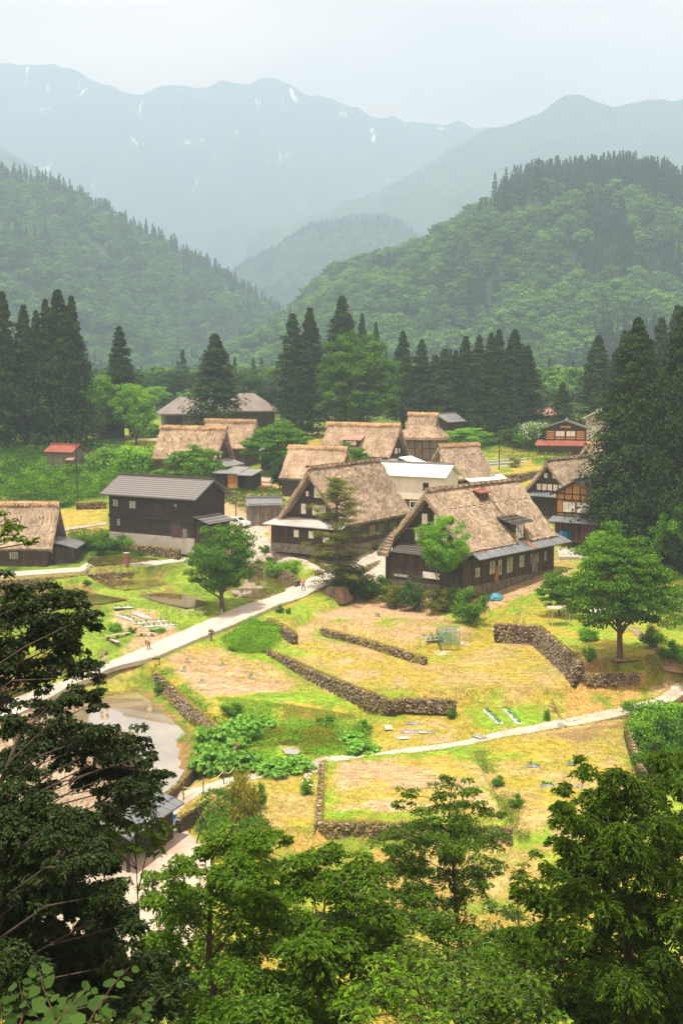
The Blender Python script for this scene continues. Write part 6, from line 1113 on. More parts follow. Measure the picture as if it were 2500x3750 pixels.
def blossoms(px, py, w, hpx, n, label, color, hgt=.8, s=.16):
    b = G(px, py); d = b[1]; w = w / FPX * d; H_ = hpx / FPX * d; P = np.stack([b[0] + rr.normal(size=n) * w * .25, b[1] + rr.normal(size=n) * w * .25 - w * .1, b[2] + H_ * (.45 + .6 * rr.rand(n))], 1); mb = MB()
    leaf_quads(mb, P, rr.normal(size=(n, 3)) + [0, -.6, .8], s, rr, .9, rr.rand(n)); leaf_quads(mb, P, rr.normal(size=(n, 3)) + [0, -.6, .8], s, rr, .9, rr.rand(n)); o = mb.build('blossom', M[color]); tag(o, label, 'flowers', None, 'stuff')
M['petal_white'] = mat('white_petals', (.75, .74, .66), (.85, .84, .78), scale=3); M['petal_pink'] = mat('pink_petals', (.65, .12, .22), (.80, .25, .36), scale=3)
blossoms(1950, 1652, 100, 100, 420, 'white blossom covering the large bush at the back', 'petal_white', s=.22); blossoms(1768, 2270, 40, 40, 40, 'pink peony flowers at the foot of the round bush', 'petal_pink', s=.2)
blossoms(1125, 2912, 50, 80, 34, 'white iris flowers beside the ploughed plot', 'petal_white'); blossoms(1615, 2405, 70, 20, 130, 'small white daisies near the green net frame', 'petal_white', s=.1); blossoms(1700, 2370, 60, 20, 70, 'scattered white daisies on the slope by the net frame', 'petal_white', s=.1); blossoms(590, 2308, 80, 20, 80, 'white flowers beside the staked plot', 'petal_white', s=.12); blossoms(700, 2250, 120, 15, 90, 'white clover along the paddy bank', 'petal_white', s=.09)
r = np.random.RandomState(91); em = MB()
for E_ in EDGES:
    L = np.linalg.norm(np.diff(E_, axis=0), axis=1).sum(); n = int(L * 16); s_ = r.rand(n) * (len(E_) - 1.001); i = s_.astype(int); P = E_[i] + (E_[i + 1] - E_[i]) * (s_ - i)[:, None]; P = P + np.c_[r.normal(size=(n, 2)) * .16, np.full(n, .03)]; k = fbm(N1, P[:, 0] * .7, P[:, 1] * .7, 3) + .3 * r.rand(n) > .55; P = P[k]; n = len(P)
    leaf_quads(em, P, r.normal(size=(n, 3)) * .5 + [0, -.4, .9], .10 + .16 * r.rand(n), r, .35, r.rand(n), D=r.normal(size=(n, 3)) * .6 + [0, 0, .5])
tag(em.build('grass', M['grass_y']), 'grass creeping over the edges of the road and the paths', 'grass', None, 'stuff')
# undergrowth that nobody could count
def cover(name, label, px_poly, n, leaf, hgt, m, seed, mound=.6, asp=.5, cat='plants', thr=None):
    r = np.random.RandomState(seed); P = [tuple(G(px, py)[:2]) for px, py in px_poly]; A = np.array(P); lo, hi = A.min(0), A.max(0); x = lo[0] + (hi[0] - lo[0]) * r.rand(n * 3); y = lo[1] + (hi[1] - lo[1]) * r.rand(n * 3); k = poly_sd(P, x + r.normal(size=n * 3) * .3, y) < 0; x = x[k][:n]; y = y[k][:n]; n = len(x)
    if thr: k = fbm(N1, x * .16 + seed, y * .16, 3) > thr; x = x[k]; y = y[k]; n = len(x)
    q = np.clip(fbm(N3, x * .45 + seed, y * .45, 3) * 2 - .6, 0, 1); z = height(x.copy(), y.copy()) + q * mound * (.4 + .6 * r.rand(n)) + hgt * .4; mb = MB()
    leaf_quads(mb, np.stack([x, y, z], 1), r.normal(size=(n, 3)) * .5 + [0, 0, 1.0], leaf * (.6 + .8 * r.rand(n)), r, asp, np.clip(.2 + .5 * q + r.normal(size=n) * .2, 0, 1), True); o = mb.build(name, M[m]); return tag(o, label, cat, None, 'stuff')
cover('undergrowth', 'dense green undergrowth on the slope at the left', [(-150, 1640), (150, 1640), (330, 1700), (640, 1700), (680, 1760), (400, 1790), (390, 1830), (280, 1835), (260, 1860), (-150, 1880)], 26000, .42, .5, 'leaf_mid', 61, 1.6)
SL = [(-150, 1640), (150, 1640), (330, 1700), (640, 1700), (680, 1760), (400, 1790), (390, 1830), (280, 1835), (260, 1860), (-150, 1880)]
cover('undergrowth', 'bright broad-leaved thickets on the slope at the left', SL, 26000, .42, .7, 'leaf_lime', 161, 2.2, thr=.52)
cover('undergrowth', 'dark thickets on the slope at the left', SL, 22000, .36, .8, 'leaf_deep', 162, 2.4, thr=.55)
cover('undergrowth', 'shaded plants at the foot of the left cedars', [(-150, 1590), (420, 1590), (480, 1660), (330, 1690), (100, 1690), (-150, 1700)], 11000, .45, .5, 'leaf_deep', 62, 1.8)
cover('undergrowth', 'green weeds around the black barn', [(390, 1940), (250, 1950), (260, 2030), (640, 2035), (640, 2010), (430, 1985)], 4500, .25, .3, 'leaf_mid', 63, .7)
cover('undergrowth', 'weeds between the barn and the village centre', [(640, 1760), (1000, 1790), (1060, 1860), (1000, 1900), (900, 1880), (830, 1840), (700, 1760)], 9000, .28, .3, 'leaf_mid', 64, .8)
cover('undergrowth', 'meadow plants at the back of the village', [(1560, 1590), (2080, 1590), (2090, 1680), (1960, 1700), (1800, 1660), (1560, 1660)], 12000, .32, .3, 'leaf_lime', 65, .9)
cover('undergrowth', 'thick green plants filling the bog garden', [(720, 2640), (830, 2640), (1000, 2650), (1200, 2655), (1330, 2680), (1390, 2760), (1180, 2785), (1110, 2765), (1090, 2730), (1010, 2735), (1000, 2800), (860, 2850), (700, 2800)], 9000, .22, .3, 'leaf_bright', 66, .9)
cover('undergrowth', 'yellowish ground plants around the little bog pool', [(950, 2680), (1200, 2670), (1260, 2740), (1120, 2770), (1110, 2735), (1020, 2730), (960, 2745)], 4500, .16, .25, 'leaf_gold', 73, .6)
cover('undergrowth', 'thicket leaves on the right terrace', [(2280, 2610), (2600, 2590), (2600, 2900), (2400, 2880)], 12000, .24, .4, 'leaf_mid', 67, 1.6)
cover('undergrowth', 'bright leafy crop in the patch beside the road', [(810, 2345), (930, 2275), (1040, 2310), (1000, 2370), (990, 2395), (850, 2395)], 7500, .20, .3, 'leaf_bright', 68, .9)
cover('undergrowth', 'plants on the bank right of the giant cedar', [(2380, 2080), (2650, 2080), (2650, 2340), (2400, 2300)], 9000, .3, .4, 'leaf_mid', 69, 1.2)
cover('undergrowth', 'brambles on the slope below the yard path', [(700, 3000), (880, 2900), (1000, 3060), (960, 3160), (760, 3120)], 5000, .22, .4, 'leaf_mid', 70, 1.3)
cover('undergrowth', 'weeds on the bank between the two lower plots', [(1725, 2755), (1765, 2755), (1880, 2960), (1950, 3080), (1850, 3060), (1845, 2990)], 2200, .15, .12, 'leaf_bank', 72, .3, thr=.5)
cover('undergrowth', 'dark wood floor plants on the near slope', [(-500, 3600), (3000, 3600), (3000, 3760), (-500, 3760)], 9000, .3, .5, 'leaf_mid', 71, 1.2)
cover('undergrowth', 'wild plants growing over the stone bank above the near paddy', [(545, 2440), (600, 2440), (760, 2590), (900, 2700), (860, 2760), (740, 2680), (620, 2560)], 3600, .20, .2, 'leaf_bank', 74, .7, thr=.47)
# grass tufts
def grass(name, label, polys, n, leaf, m, seed):
    r = np.random.RandomState(seed); mb = MB()
    for pp in polys:
        P = [tuple(G(px, py)[:2]) for px, py in pp]; A = np.array(P); lo, hi = A.min(0), A.max(0); x = lo[0] + (hi[0] - lo[0]) * r.rand(n * 2); y = lo[1] + (hi[1] - lo[1]) * r.rand(n * 2); k = (poly_sd(P, x, y) < 0) & (fbm(N2, x * .3 + seed, y * .3, 3) + .25 * r.rand(n * 2) > .55); x = x[k][:n]; y = y[k][:n]; z = height(x.copy(), y.copy()); l = leaf * (.5 + r.rand(len(x))); nn_ = len(x)
        leaf_quads(mb, np.stack([x, y, z + l * .22], 1), r.normal(size=(nn_, 3)) * .5 + [0, -.4, .9], l, r, .3, .3 + .7 * r.rand(nn_), D=r.normal(size=(nn_, 3)) * .6 + [0, 0, .55])
    return tag(mb.build(name, M[m]), label, 'grass', None, 'stuff')
M['grass_g'] = leafmat('green_grass', (.07, .17, .012), (.20, .36, .025), .35)
FLD = [[(900, 2260), (1800, 2260), (2150, 2450), (1900, 2600), (1300, 2620), (560, 2420)], [(1180, 2620), (2500, 2440), (2500, 2900), (1900, 3000), (1180, 3000), (960, 3060), (960, 2850)], [(700, 2560), (1300, 2620), (1300, 2640), (850, 2640)], [(900, 3030), (2200, 3030), (2200, 3600), (900, 3600)]]
grass('grass', 'dry mown grass of the terraced plots', FLD, 34000, .15, 'grass_y', 81)
grass('grass', 'green weeds dotted over the mown plots', FLD, 8000, .20, 'grass_g', 85)
grass('grass', 'fresh green grass growing in patches on the plots and banks', [[(-100, 2135), (640, 2090), (960, 2190), (800, 2250), (380, 2450), (-100, 2600)], [(300, 2560), (560, 2440), (900, 2720), (730, 2740)], [(1430, 2250), (2200, 2080), (2600, 2080), (2500, 2350), (1900, 2280)]], 20000, .17, 'grass_g', 82)
# ---------------------------------------------------------------- people
M['skin'] = mat('skin', (.50, .32, .22), (.58, .38, .27), scale=8, rough=.6); M['hair'] = mat('dark_hair', (.02, .015, .01), (.05, .035, .025), scale=20)
for k_, c_ in dict(coral=(.72, .20, .15), black=(.02, .02, .022), white=(.78, .78, .76), khaki=(.20, .16, .10), shorts=(.68, .68, .70), olive=(.16, .17, .12), hat=(.60, .55, .45), bag=(.08, .05, .035)).items(): M['cloth_' + k_] = mat('cloth_' + k_, tuple(x * .85 for x in c_), c_, scale=6, rough=.9)
def skin_mesh(name, verts, edges, radii, m, parent, sub=1):
    me = bpy.data.meshes.new(name); me.from_pydata([tuple(v) for v in verts], edges, []); o = link(name, me, parent); me.materials.append(m)
    md = o.modifiers.new('skin', 'SKIN'); md.use_smooth_shade = True
    if not me.skin_vertices: me.attributes
    sv = me.skin_vertices[0].data if me.skin_vertices else None
    if sv is None:
        bpy.context.view_layer.objects.active = o; import bmesh as bm_; b = bm_.new(); b.from_mesh(me); b.verts.layers.skin.verify(); b.to_mesh(me); b.free(); sv = me.skin_vertices[0].data
    for i, rd in enumerate(radii): sv[i].radius = (rd, rd) if not hasattr(rd, '__len__') else rd
    sv[0].use_root = True
    if sub: s = o.modifiers.new('sub', 'SUBSURF'); s.levels = sub; s.render_levels = sub
    return o
def person(px, py, face, label, top, bottom, H=1.68, step=.22, arms=(.15, -.15), long_legs=True, hat=None, bagm=None, elbows=0):
    g = G(px, py); k = H / 1.7; e = empty('person', (g[0], g[1], g[2] + .07), face, label, 'person', None, k)
    J = dict(pel=(0, 0, .93), sp=(0, .0, 1.12), ch=(0, .0, 1.33), nk=(0, .01, 1.47), hd0=(0, .03, 1.545), hd=(0, .03, 1.62), hd2=(0, .02, 1.68))
    V, E, Rd, ix = [], [], [], {}
    def add(nm, p, r, par=None):
        ix[nm] = len(V); V.append(p); Rd.append(r)
        if par: E.append((ix[par], ix[nm]))
    add('pel', (0, 0, .93), (.15, .105)); add('sp', (0, .0, 1.12), (.13, .095), 'pel'); add('ch', (0, 0, 1.31), (.155, .11), 'sp'); add('nk', (0, .0, 1.455), (.05, .05), 'ch'); add('jaw', (0, .03, 1.53), (.065, .075), 'nk'); add('face', (0, .025, 1.60), (.075, .092), 'jaw'); add('top', (0, .01, 1.67), (.06, .07), 'face'); add('nose', (0, .13, 1.585), (.014, .018), 'face')
    for s, nm in ((-1, 'l'), (1, 'r')):
        st = step * s; add('hip' + nm, (s * .09, 0, .88), (.085, .09), 'pel'); add('kn' + nm, (s * .095, st * .55 + .03, .49), (.058, .06), 'hip' + nm); add('an' + nm, (s * .095, st * 1.05 - .02, .09), (.038, .04), 'kn' + nm); add('ft' + nm, (s * .105, st * 1.05 + .12, .03), (.036, .025), 'an' + nm)
        a = arms[0] if s < 0 else arms[1]; add('sh' + nm, (s * .175, 0, 1.385), (.055, .055), 'ch'); add('el' + nm, (s * .225, -a * .3 - .02, 1.12), (.04, .04), 'sh' + nm); hy = a + elbows * .2; add('wr' + nm, (s * .23, hy, .89 + elbows * .15), (.026, .024), 'el' + nm); add('pm' + nm, (s * .235, hy + .02, .82 + elbows * .15), (.034, .02), 'wr' + nm)
        for f in range(4): add('f%d%s' % (f, nm), (s * (.225 + .006 * f), hy - .022 + .022 * f + .012, .745 + elbows * .15 + .006 * abs(f - 1.4)), (.008, .008), 'pm' + nm)
        add('th' + nm, (s * .21, hy + .065, .79 + elbows * .15), (.009, .009), 'pm' + nm)
    skin_mesh('body', V, E, Rd, M['skin'], e)
    g_ = lambda n: V[ix[n]]
    sv = [g_('pel'), g_('sp'), g_('ch'), (0, 0, 1.43)]; se = [(0, 1), (1, 2), (2, 3)]; sr = [(.165, .12), (.15, .11), (.172, .125), (.08, .07)]
    for nm in 'lr':
        b = len(sv); a1, a2 = np.array(g_('sh' + nm)), np.array(g_('el' + nm)); sv += [tuple(a1), tuple(a1 + (a2 - a1) * .8)]; se += [(2, b), (b, b + 1)]; sr += [.07, .056]
    skin_mesh('shirt', sv, se, sr, M['cloth_' + top], e)
    tv = [(0, 0, .96), (0, 0, .9)]; te = [(0, 1)]; tr_ = [(.165, .12), (.14, .11)]
    for nm in 'lr':
        b = len(tv); a1, a2, a3 = (np.array(g_(q + nm)) for q in ('hip', 'kn', 'an')); tv += [tuple(a1), tuple(a2 if long_legs else a1 + (a2 - a1) * .65)]; te += [(1, b), (b, b + 1)]; tr_ += [.105, .075 if long_legs else .095]
        if long_legs: tv.append(tuple(a3 + (0, 0, .05))); te.append((b + 1, b + 2)); tr_.append(.055)
    skin_mesh('trousers' if long_legs else 'shorts', tv, te, tr_, M['cloth_' + bottom], e)
    skin_mesh('hair', [(0, -.02, 1.66), (0, -.05, 1.6), (0, -.05, 1.53)], [(0, 1), (1, 2)], [(.085, .09), (.085, .07), (.055, .05)], M['hair'], e)
    if hat:
        hm = MB(); t = np.linspace(0, 2 * math.pi, 17)
        V_ = np.array([[(math.cos(a) * r_, .0 + math.sin(a) * r_, z) for a in t] for r_, z in ((.17, 1.665), (.105, 1.675), (.1, 1.75), (.06, 1.785), (.001, 1.79))]); hm.grid(V_, 5, 17); hm.build('hat', M['cloth_' + hat], e, True)
    if bagm:
        b = MB(); b.box((.25, -.12, .68), (.36, .2, .98)); b.tube([(.3, -.05, .98), (.2, .0, 1.42), (-.02, .02, 1.45)], .015, 4); bo = b.build('shoulder_bag', M['cloth_' + bagm]); bo.location = (g[0], g[1], g[2] + .07); bo.rotation_euler = (0, 0, face); bo.scale = (k,) * 3; tag(bo, 'dark bag hanging from the shoulder of the walker in a white shirt', 'bag')
    return e
person(1111, 2166, R(150), 'person in a coral top and black leggings walking on the road', 'coral', 'black', 1.65)
person(545, 2383, R(185), 'person in a white shirt, khaki trousers and sun hat on the road', 'white', 'khaki', 1.72, hat='hat', bagm='bag')
person(390, 2436, R(140), 'person in a black top and white shorts at the edge of the road', 'black', 'shorts', 1.66, long_legs=False)
person(370, 2448, R(150), 'person in an olive shirt walking beside the one in white shorts', 'olive', 'khaki', 1.66, long_legs=False, arms=(.3, -.2), elbows=.6)
# ---------------------------------------------------------------- benches, signs, posts and garden things
M['plank'] = mat('grey_planks', (.30, .25, .20), (.48, .42, .35), scale=1.5, stretch=(.4, 3, 1))
def bench(p0, p1, label, w=.42, hgt=.42):
    a, b = G(*p0), G(*p1); c = (a + b) / 2; L = np.linalg.norm((b - a)[:2]); rz = math.atan2(b[1] - a[1], b[0] - a[0]); e = empty('bench', (c[0], c[1], c[2]), rz, label, 'bench', 'plank benches by the road'); boxpart(e, 'seat', 'plank', [((-L / 2, -w / 2 + i * w / 3, hgt - .07), (L / 2, -w / 2 + (i + 1) * w / 3 - .015, hgt)) for i in range(3)])
    for s in ((-1, 1) if L < 2.6 else (-1, 0, 1)): boxpart(e, 'leg', 'pole', [((s * (L / 2 - .35) - .12, -w / 2 + .04, -.2), (s * (L / 2 - .35) + .12, w / 2 - .04, hgt - .075))])
bench((388, 2350), (476, 2325), 'long plank bench along the flower border'); bench((508, 2331), (568, 2334), 'plank bench behind the person in the white shirt'); bench((408, 2352), (436, 2370), 'short plank bench nearest the road')
def post(name, px, py, h, rad, m, label, cat, arms=()):
    g = G(px, py); e = empty(name, g, 0, label, cat); mb = MB(); mb.tube([(0, 0, -.4), (0, 0, h * .5), (0, 0, h)], [rad, rad * .95, rad * .8], 8); mb.build('pole', M[m], e); return e, g
e, g = post('signpost', 775, 2350, 1.45, .11, 'pole', 'wooden signpost with carved boards beside the road', 'signpost'); boxpart(e, 'sign_board', 'pole', [((-.45, -.16, 1.05), (.28, -.11, 1.3))]).rotation_euler = (0, R(6), R(-20)); boxpart(e, 'sign_board', 'pole', [((-.38, -.17, .78), (.3, -.12, .98))]).rotation_euler = (0, R(4), R(-12))
e, g = post('signpost', 584, 2440, .75, .05, 'frame', 'low marker with a small arm at the corner of the bare field', 'sign'); boxpart(e, 'sign_board', 'frame', [((-.75, -.05, .62), (.12, .05, .76))])
e, g = post('utility_pole', 285, 1850, 10.6, .09, 'frame', 'tall thin dark pole between the left farmhouse and the red-roofed hut', 'pole')
e, g = post('utility_pole', 1826, 1722, 8.2, .10, 'frame', 'tall thin pole in the vegetable beds at the back', 'pole')
e, g = post('roadside_post', 812, 2252, .7, .13, 'concrete', 'short stone post under the round leafy tree', 'post')
e, g = post('wooden_post', 864, 1904, 4.2, .1, 'pole', 'wooden post at the gable end of the black barn', 'pole'); boxpart(e, 'cross_arm', 'pole', [((-2.0, -.05, 3.7), (.9, .05, 3.82))])
g = G(464, 2066); e = empty('brick_pillar', g, R(-8), 'reddish brown pillar standing at the edge of the pale road', 'pillar'); M['brick'] = mat('brown_brick', (.16, .06, .04), (.30, .12, .08), scale=3, stretch=(1, 1, 4), bump=.02); boxpart(e, 'shaft', 'brick', [((-.33, -.33, -.4), (.33, .33, 1.45))]); boxpart(e, 'cap', 'concrete', [((-.38, -.38, 1.45), (.38, .38, 1.56))])
# staked vegetable plot
M['mulch'] = mat('grey_plastic_mulch', (.20, .21, .22), (.44, .46, .48), scale=3, rough=.45, bump=.03, spec=.5)
M['black_mulch'] = mat('dark_plastic_mulch', (.05, .05, .055), (.28, .28, .30), scale=4, rough=.4, bump=.03, spec=.5)
def strip(p0, p1, w, label, m='mulch', plants=0, h=.14, leafm='leaf_big'):
    a, b = G(*p0), G(*p1); c = (a + b) / 2; L = np.linalg.norm((b - a)[:2]); rz = math.atan2(b[1] - a[1], b[0] - a[0]); e = empty('mulch_strip', (c[0], c[1], c[2]), rz, label, 'mulch strip', 'plastic mulched beds'); nx = max(4, int(L / .3)); x = np.linspace(-L / 2, L / 2, nx); y = np.linspace(-1, 1, 7); X_, Y_ = np.meshgrid(x, y, indexing='ij'); sl = (b[2] - a[2]) / L
    Z = (1 - Y_ ** 2) ** .5 * h * (1 - np.clip((abs(X_) - L / 2 + .25) / .25, 0, 1) ** 2) + .03 + X_ * sl + (N1(X_ * 3, Y_ * 2) - .5) * .05; mb = MB(); mb.grid(np.stack([X_, Y_ * w / 2 * (1 + .15 * (N2(X_ * 2, X_ * 0) - .5)), Z], -1), nx, 7); mb.build('sheet', M[m], e, True)
    if plants:
        r = np.random.RandomState(int(p0[0])); mb = MB(); 
        for i in range(plants): clump(mb, (-L / 2 + L * (i + .5) / plants, r.normal() * .06, h + .15 + (-L / 2 + L * (i + .5) / plants) * sl), .22, 22, .17, r, .5, base_t=.6, asp=.8)
        mb.build('seedlings', M[leafm], e)['kind'] = 'stuff'
for p0, p1, w, lab, pl in (((436, 2253), (496, 2273), 1.1, 'upper left mulch strip of the staked plot', 5), ((492, 2248), (548, 2266), 1.1, 'upper right mulch strip of the staked plot', 0), ((490, 2286), (615, 2274), .8, 'third mulch strip of the staked plot', 7), ((518, 2298), (645, 2288), .8, 'lowest mulch strip of the staked plot', 7), ((415, 2233), (490, 2225), 1.0, 'narrow mulch strip behind the staked plot', 4),
    ((1778, 2600), (1832, 2655), .75, 'left of the two long mulch strips with seedlings', 9), ((1852, 2598), (1902, 2655), .75, 'right of the two long mulch strips with seedlings', 9)): strip(p0, p1, w, lab, 'mulch', pl)
for p0, p1, w, lab, pl in (((1483, 2651), (1537, 2653), .6, 'short grey mulch strip in the small brown plot', 0), ((1467, 2683), (1593, 2687), .6, 'long grey mulch strip in the small brown plot', 0), ((1925, 2805), (1978, 2808), .9, 'mulch patch with a plant in the lower right plot, upper left one', 2), ((2072, 2798), (2118, 2803), .9, 'mulch patch behind the top sprig of the right tree', 2), ((1977, 2877), (2027, 2880), .9, 'mulch patch with a plant in the lower right plot, nearest one', 3), ((2108, 2880), (2130, 2884), .6, 'tiny mulch patch next to the right tree', 0),
    ((675, 2424), (695, 2426), .6, 'small plastic scrap at the top of the bare field', 1), ((806, 2439), (824, 2441), .6, 'small plastic scrap at the right of the bare field', 1), ((662, 2459), (684, 2459), .6, 'small plastic scrap left of centre in the bare field', 1), ((728, 2498), (752, 2500), .7, 'small plastic scrap at the bottom of the bare field', 1), ((908, 2481), (928, 2482), .6, 'small plastic scrap at the lower right of the bare field', 1), ((1372, 2256), (1388, 2258), .5, 'dark leafy spot in the plot behind the stone wall', 2),
    ((1540, 2335), (1640, 2328), .7, 'mulched row behind the net frame', 4), ((1560, 2352), (1620, 2350), .7, 'mulched row at the foot of the net frame', 4)): strip(p0, p1, w, lab, 'black_mulch', pl)
M['crop_blue'] = mat('frosty_mulch', (.40, .42, .43), (.60, .62, .63), scale=2, rough=.5)
for i, (p0, p1) in enumerate([((1780, 1690), (1920, 1680)), ((1775, 1700), (1930, 1690)), ((1760, 1712), (1900, 1704))]): strip(p0, p1, 1.2, ('farthest', 'middle', 'nearest')[i] + ' silvery vegetable bed behind the long stone wall', 'mulch', 14)
rr = np.random.RandomState(5)
for i, (px, py) in enumerate([(502, 2289), (533, 2284), (560, 2281), (590, 2277), (612, 2273), (537, 2298), (565, 2296), (592, 2293), (620, 2290), (644, 2287), (452, 2256), (480, 2268), (547, 2253), (572, 2262)]):
    g = G(px, py); mb = MB(); mb.tube([(0, 0, -.2), (rr.normal() * .03, 0, 1.15)], .022, 5); o = mb.build('garden_stake', M['pole']); o.location = g; tag(o, 'thin wooden stake standing in the mulched rows of the staked plot', 'stake', 'stakes of the vegetable plot')
# loose boards and a log
def board(p0, p1, w, t, m, label, cat='board', lift=.05, name='board'):
    a, b = G(*p0), G(*p1); c = (a + b) / 2; L = np.linalg.norm(b - a); mb = MB(); mb.box((-L / 2, -w / 2, 0), (L / 2, w / 2, t)); mb.box((-L / 2 + .05, -w / 2 + .03, -t), (-L / 2 + .15, w / 2 - .03, -.002)); o = mb.build(name, M[m]); o.location = (c[0], c[1], c[2] + lift + t); o.rotation_euler = (0, -math.asin((b[2] - a[2]) / L), math.atan2(b[1] - a[1], b[0] - a[0])); tag(o, label, cat)
board((1418, 2660), (1424, 2678), .7, .05, 'plank', 'small pale board lying at the left of the small brown plot'); board((1458, 2712), (1492, 2706), .5, .05, 'metal_white', 'pale curved sheet lying at the front of the small brown plot')
board((1738, 2660 + 37), (1770, 2720 - 12), .9, .02, 'metal', 'dark grate set in the concrete path, left one', 'grate', .1, 'drain_grate'); board((2038, 2662), (2062, 2659), .9, .02, 'metal', 'dark grate set in the concrete path, right one', 'grate', .1, 'drain_grate')
board((1880, 2128), (1945, 2124), .35, .07, 'pole', 'grey plank lying before the largest farmhouse')
def polyobj(name, pts, rad, m, label, cat, n=7):
    mb = MB(); mb.tube(pts, rad, n); o = mb.build(name, M[m], None, True); tag(o, label, cat); return o
polyobj('log', [G(2230, 2436) + [0, 0, .2], G(2265, 2430) + [0, 0, .3], G(2300, 2432) + [0, 0, .25], G(2335, 2440) + [0, 0, .25]], [.16, .19, .17, .1], 'pole', 'bent log lying under the big spreading tree', 'log')
ls = MB()
for i in range(6): a = G(1868 + 7 * i, 2346) + [0, -.3, 0]; ls.tube([a, a + np.array([.45 + .08 * i, 1.1, 2.35])], .035, 5)
tag(ls.build('pole_bundle', M['pole']), 'bundle of dry sticks leaning against the tall stone wall', 'sticks')
# green net frame
g = G(1640, 2362); e = empty('net_frame', g, R(12), 'green netted frame over vegetables in the middle plots', 'net frame'); M['net'] = mat('green_net', (.02, .16, .13), (.05, .28, .22), scale=3)
fb = MB(); Wd, Dp, Ht = 2.3, 1.5, 1.9
for x in (-Wd / 2, 0, Wd / 2): fb.tube([(x, -Dp / 2, 0), (x, -Dp / 2, Ht * .8), (x, -Dp * .25, Ht), (x, Dp * .25, Ht), (x, Dp / 2, Ht * .8), (x, Dp / 2, 0)], .025, 5)
for y, z in ((-Dp / 2, Ht * .8), (Dp / 2, Ht * .8), (0, Ht)): fb.tube([(-Wd / 2, y, z), (Wd / 2, y, z)], .02, 5)
fb.build('frame', M['metal'], e); nb = MB()
for i in range(26):
    x = -Wd / 2 + Wd * i / 25; nb.tube([(x, -Dp / 2 - .01, 0), (x, -Dp / 2 - .01, Ht * .8), (x, -Dp * .25, Ht + .01), (x, Dp * .25, Ht + .01), (x, Dp / 2 + .01, Ht * .8), (x, Dp / 2 + .01, 0)], .012, 3)
for j in range(20): z = Ht * .8 * j / 19; nb.tube([(-Wd / 2, -Dp / 2 - .012, z), (Wd / 2, -Dp / 2 - .012, z)], .012, 3); nb.tube([(-Wd / 2, Dp / 2 + .012, z), (Wd / 2, Dp / 2 + .012, z)], .012, 3); nb.tube([(-Wd / 2 - .01, -Dp / 2, z), (-Wd / 2 - .01, Dp / 2, z)], .012, 3)
nb.build('net', M['net'], e)
# bamboo rail fence beside the middle farmhouse
p0, p1 = G(1325, 1995), G(1455, 1950); e = empty('bamboo_fence', (0, 0, 0), 0, 'bamboo rail fence between the middle and the largest farmhouse', 'fence')
for k, (za, zb) in enumerate(((.35, .4), (.8, .85), (1.25, 1.35))):
    mb = MB(); mb.tube([p0 + [0, 0, za], (p0 + p1) / 2 + [0, 0, (za + zb) / 2], p1 + [0, 0, zb]], .05, 6); mb.build('rail', M['bamboo'], e)
for s in np.linspace(0, 1, 6): c = p0 + (p1 - p0) * s; mb = MB(); mb.tube([c - [0, 0, .3], c + [0, 0, 1.45]], .05, 6); mb.build('post', M['pole'], e)
mb = MB(); mb.tube([p0 + [0, 0, .1], p0 + (p1 - p0) * .55 + [0, -.1, 2.2]], .045, 6); mb.build('brace', M['bamboo'], e)
# rope fence along the path by the yard
e = empty('rope_fence', (0, 0, 0), 0, 'post and rope fence along the path above the gravel yard', 'fence'); pts = []
for i, (px, py) in enumerate([(672, 2935), (745, 2908), (820, 2876), (858, 2862)]):
    g = G(px, py); mb = MB(); mb.tube([g - [0, 0, .4], g + [0, 0, 1.25]], .055, 6); mb.build('post', M['pole'], e); pts.append(g + np.array([0, 0, 1.15]))
rp = [];
for a, b in zip(pts[:-1], pts[1:]):
    for t in np.linspace(0, 1, 8)[:-1]: rp.append(a + (b - a) * t - np.array([0, 0, .35 * 4 * t * (1 - t)]))
rp.append(pts[-1]); mb = MB(); mb.tube(rp, .035, 5); mb.build('rope', M['bamboo'], e)
# timber A-frame in the yard, notice board, lantern, crates
g = G(730, 3075); e = empty('timber_frame_stand', (g[0], g[1], g[2]), R(10), 'black timber swing-like frame standing in the gravel yard', 'frame')
tops = [(-.15, 1.3, 1.9), (.25, -.9, 1.9)]; mb = MB(); mb.tube([tops[0], tops[1]], .05, 6); mb.build('top_bar', M['frame'], e)
for (x, y, z) in tops:
    for s in (-1, 1): mb = MB(); mb.tube([(x, y, z + .05), (x + s * .55, y + s * .12, -.1)], .05, 6); mb.build('leg', M['frame'], e)
g = G(535, 3060); e = empty('notice_board', (g[0], g[1], g[2]), R(8), 'white notice sheet with a blue picture hanging by the souvenir house', 'notice'); boxpart(e, 'post', 'frame', [((-.04, 0, -.2), (.04, .06, 2.0))]); o_ = boxpart(e, 'sheet', 'paper', [((-.28, -.05, 1.0), (.28, -.003, 2.05))]); M['blue'] = mat('blue_plastic', (.02, .17, .42), (.04, .24, .55), scale=3, rough=.5)
boxpart(o_, 'printed_picture', 'blue', [((-.17, -.058, 1.12), (.15, -.052, 1.5))]); boxpart(o_, 'printed_lines', 'metal', [((-.2, -.058, 1.62 + .1 * i), (.2, -.052, 1.66 + .1 * i)) for i in range(4)])
def pt_on(parent_q, x, y, z): pass
g = G(598, 3078); e = empty('stone_lantern', g, 0, 'small white stone ornament on the gravel by the souvenir house', 'ornament'); mb = MB(); mb.box((-.28, -.28, 0), (.28, .28, .12)); mb.build('base', M['plaster'], e); mb = MB(); mb.tube([(0, 0, .12), (0, 0, .35), (0, 0, .6), (0, 0, .85), (0, 0, 1.0)], [.2, .12, .2, .12, .03], 10); mb.build('body', M['plaster'], e)
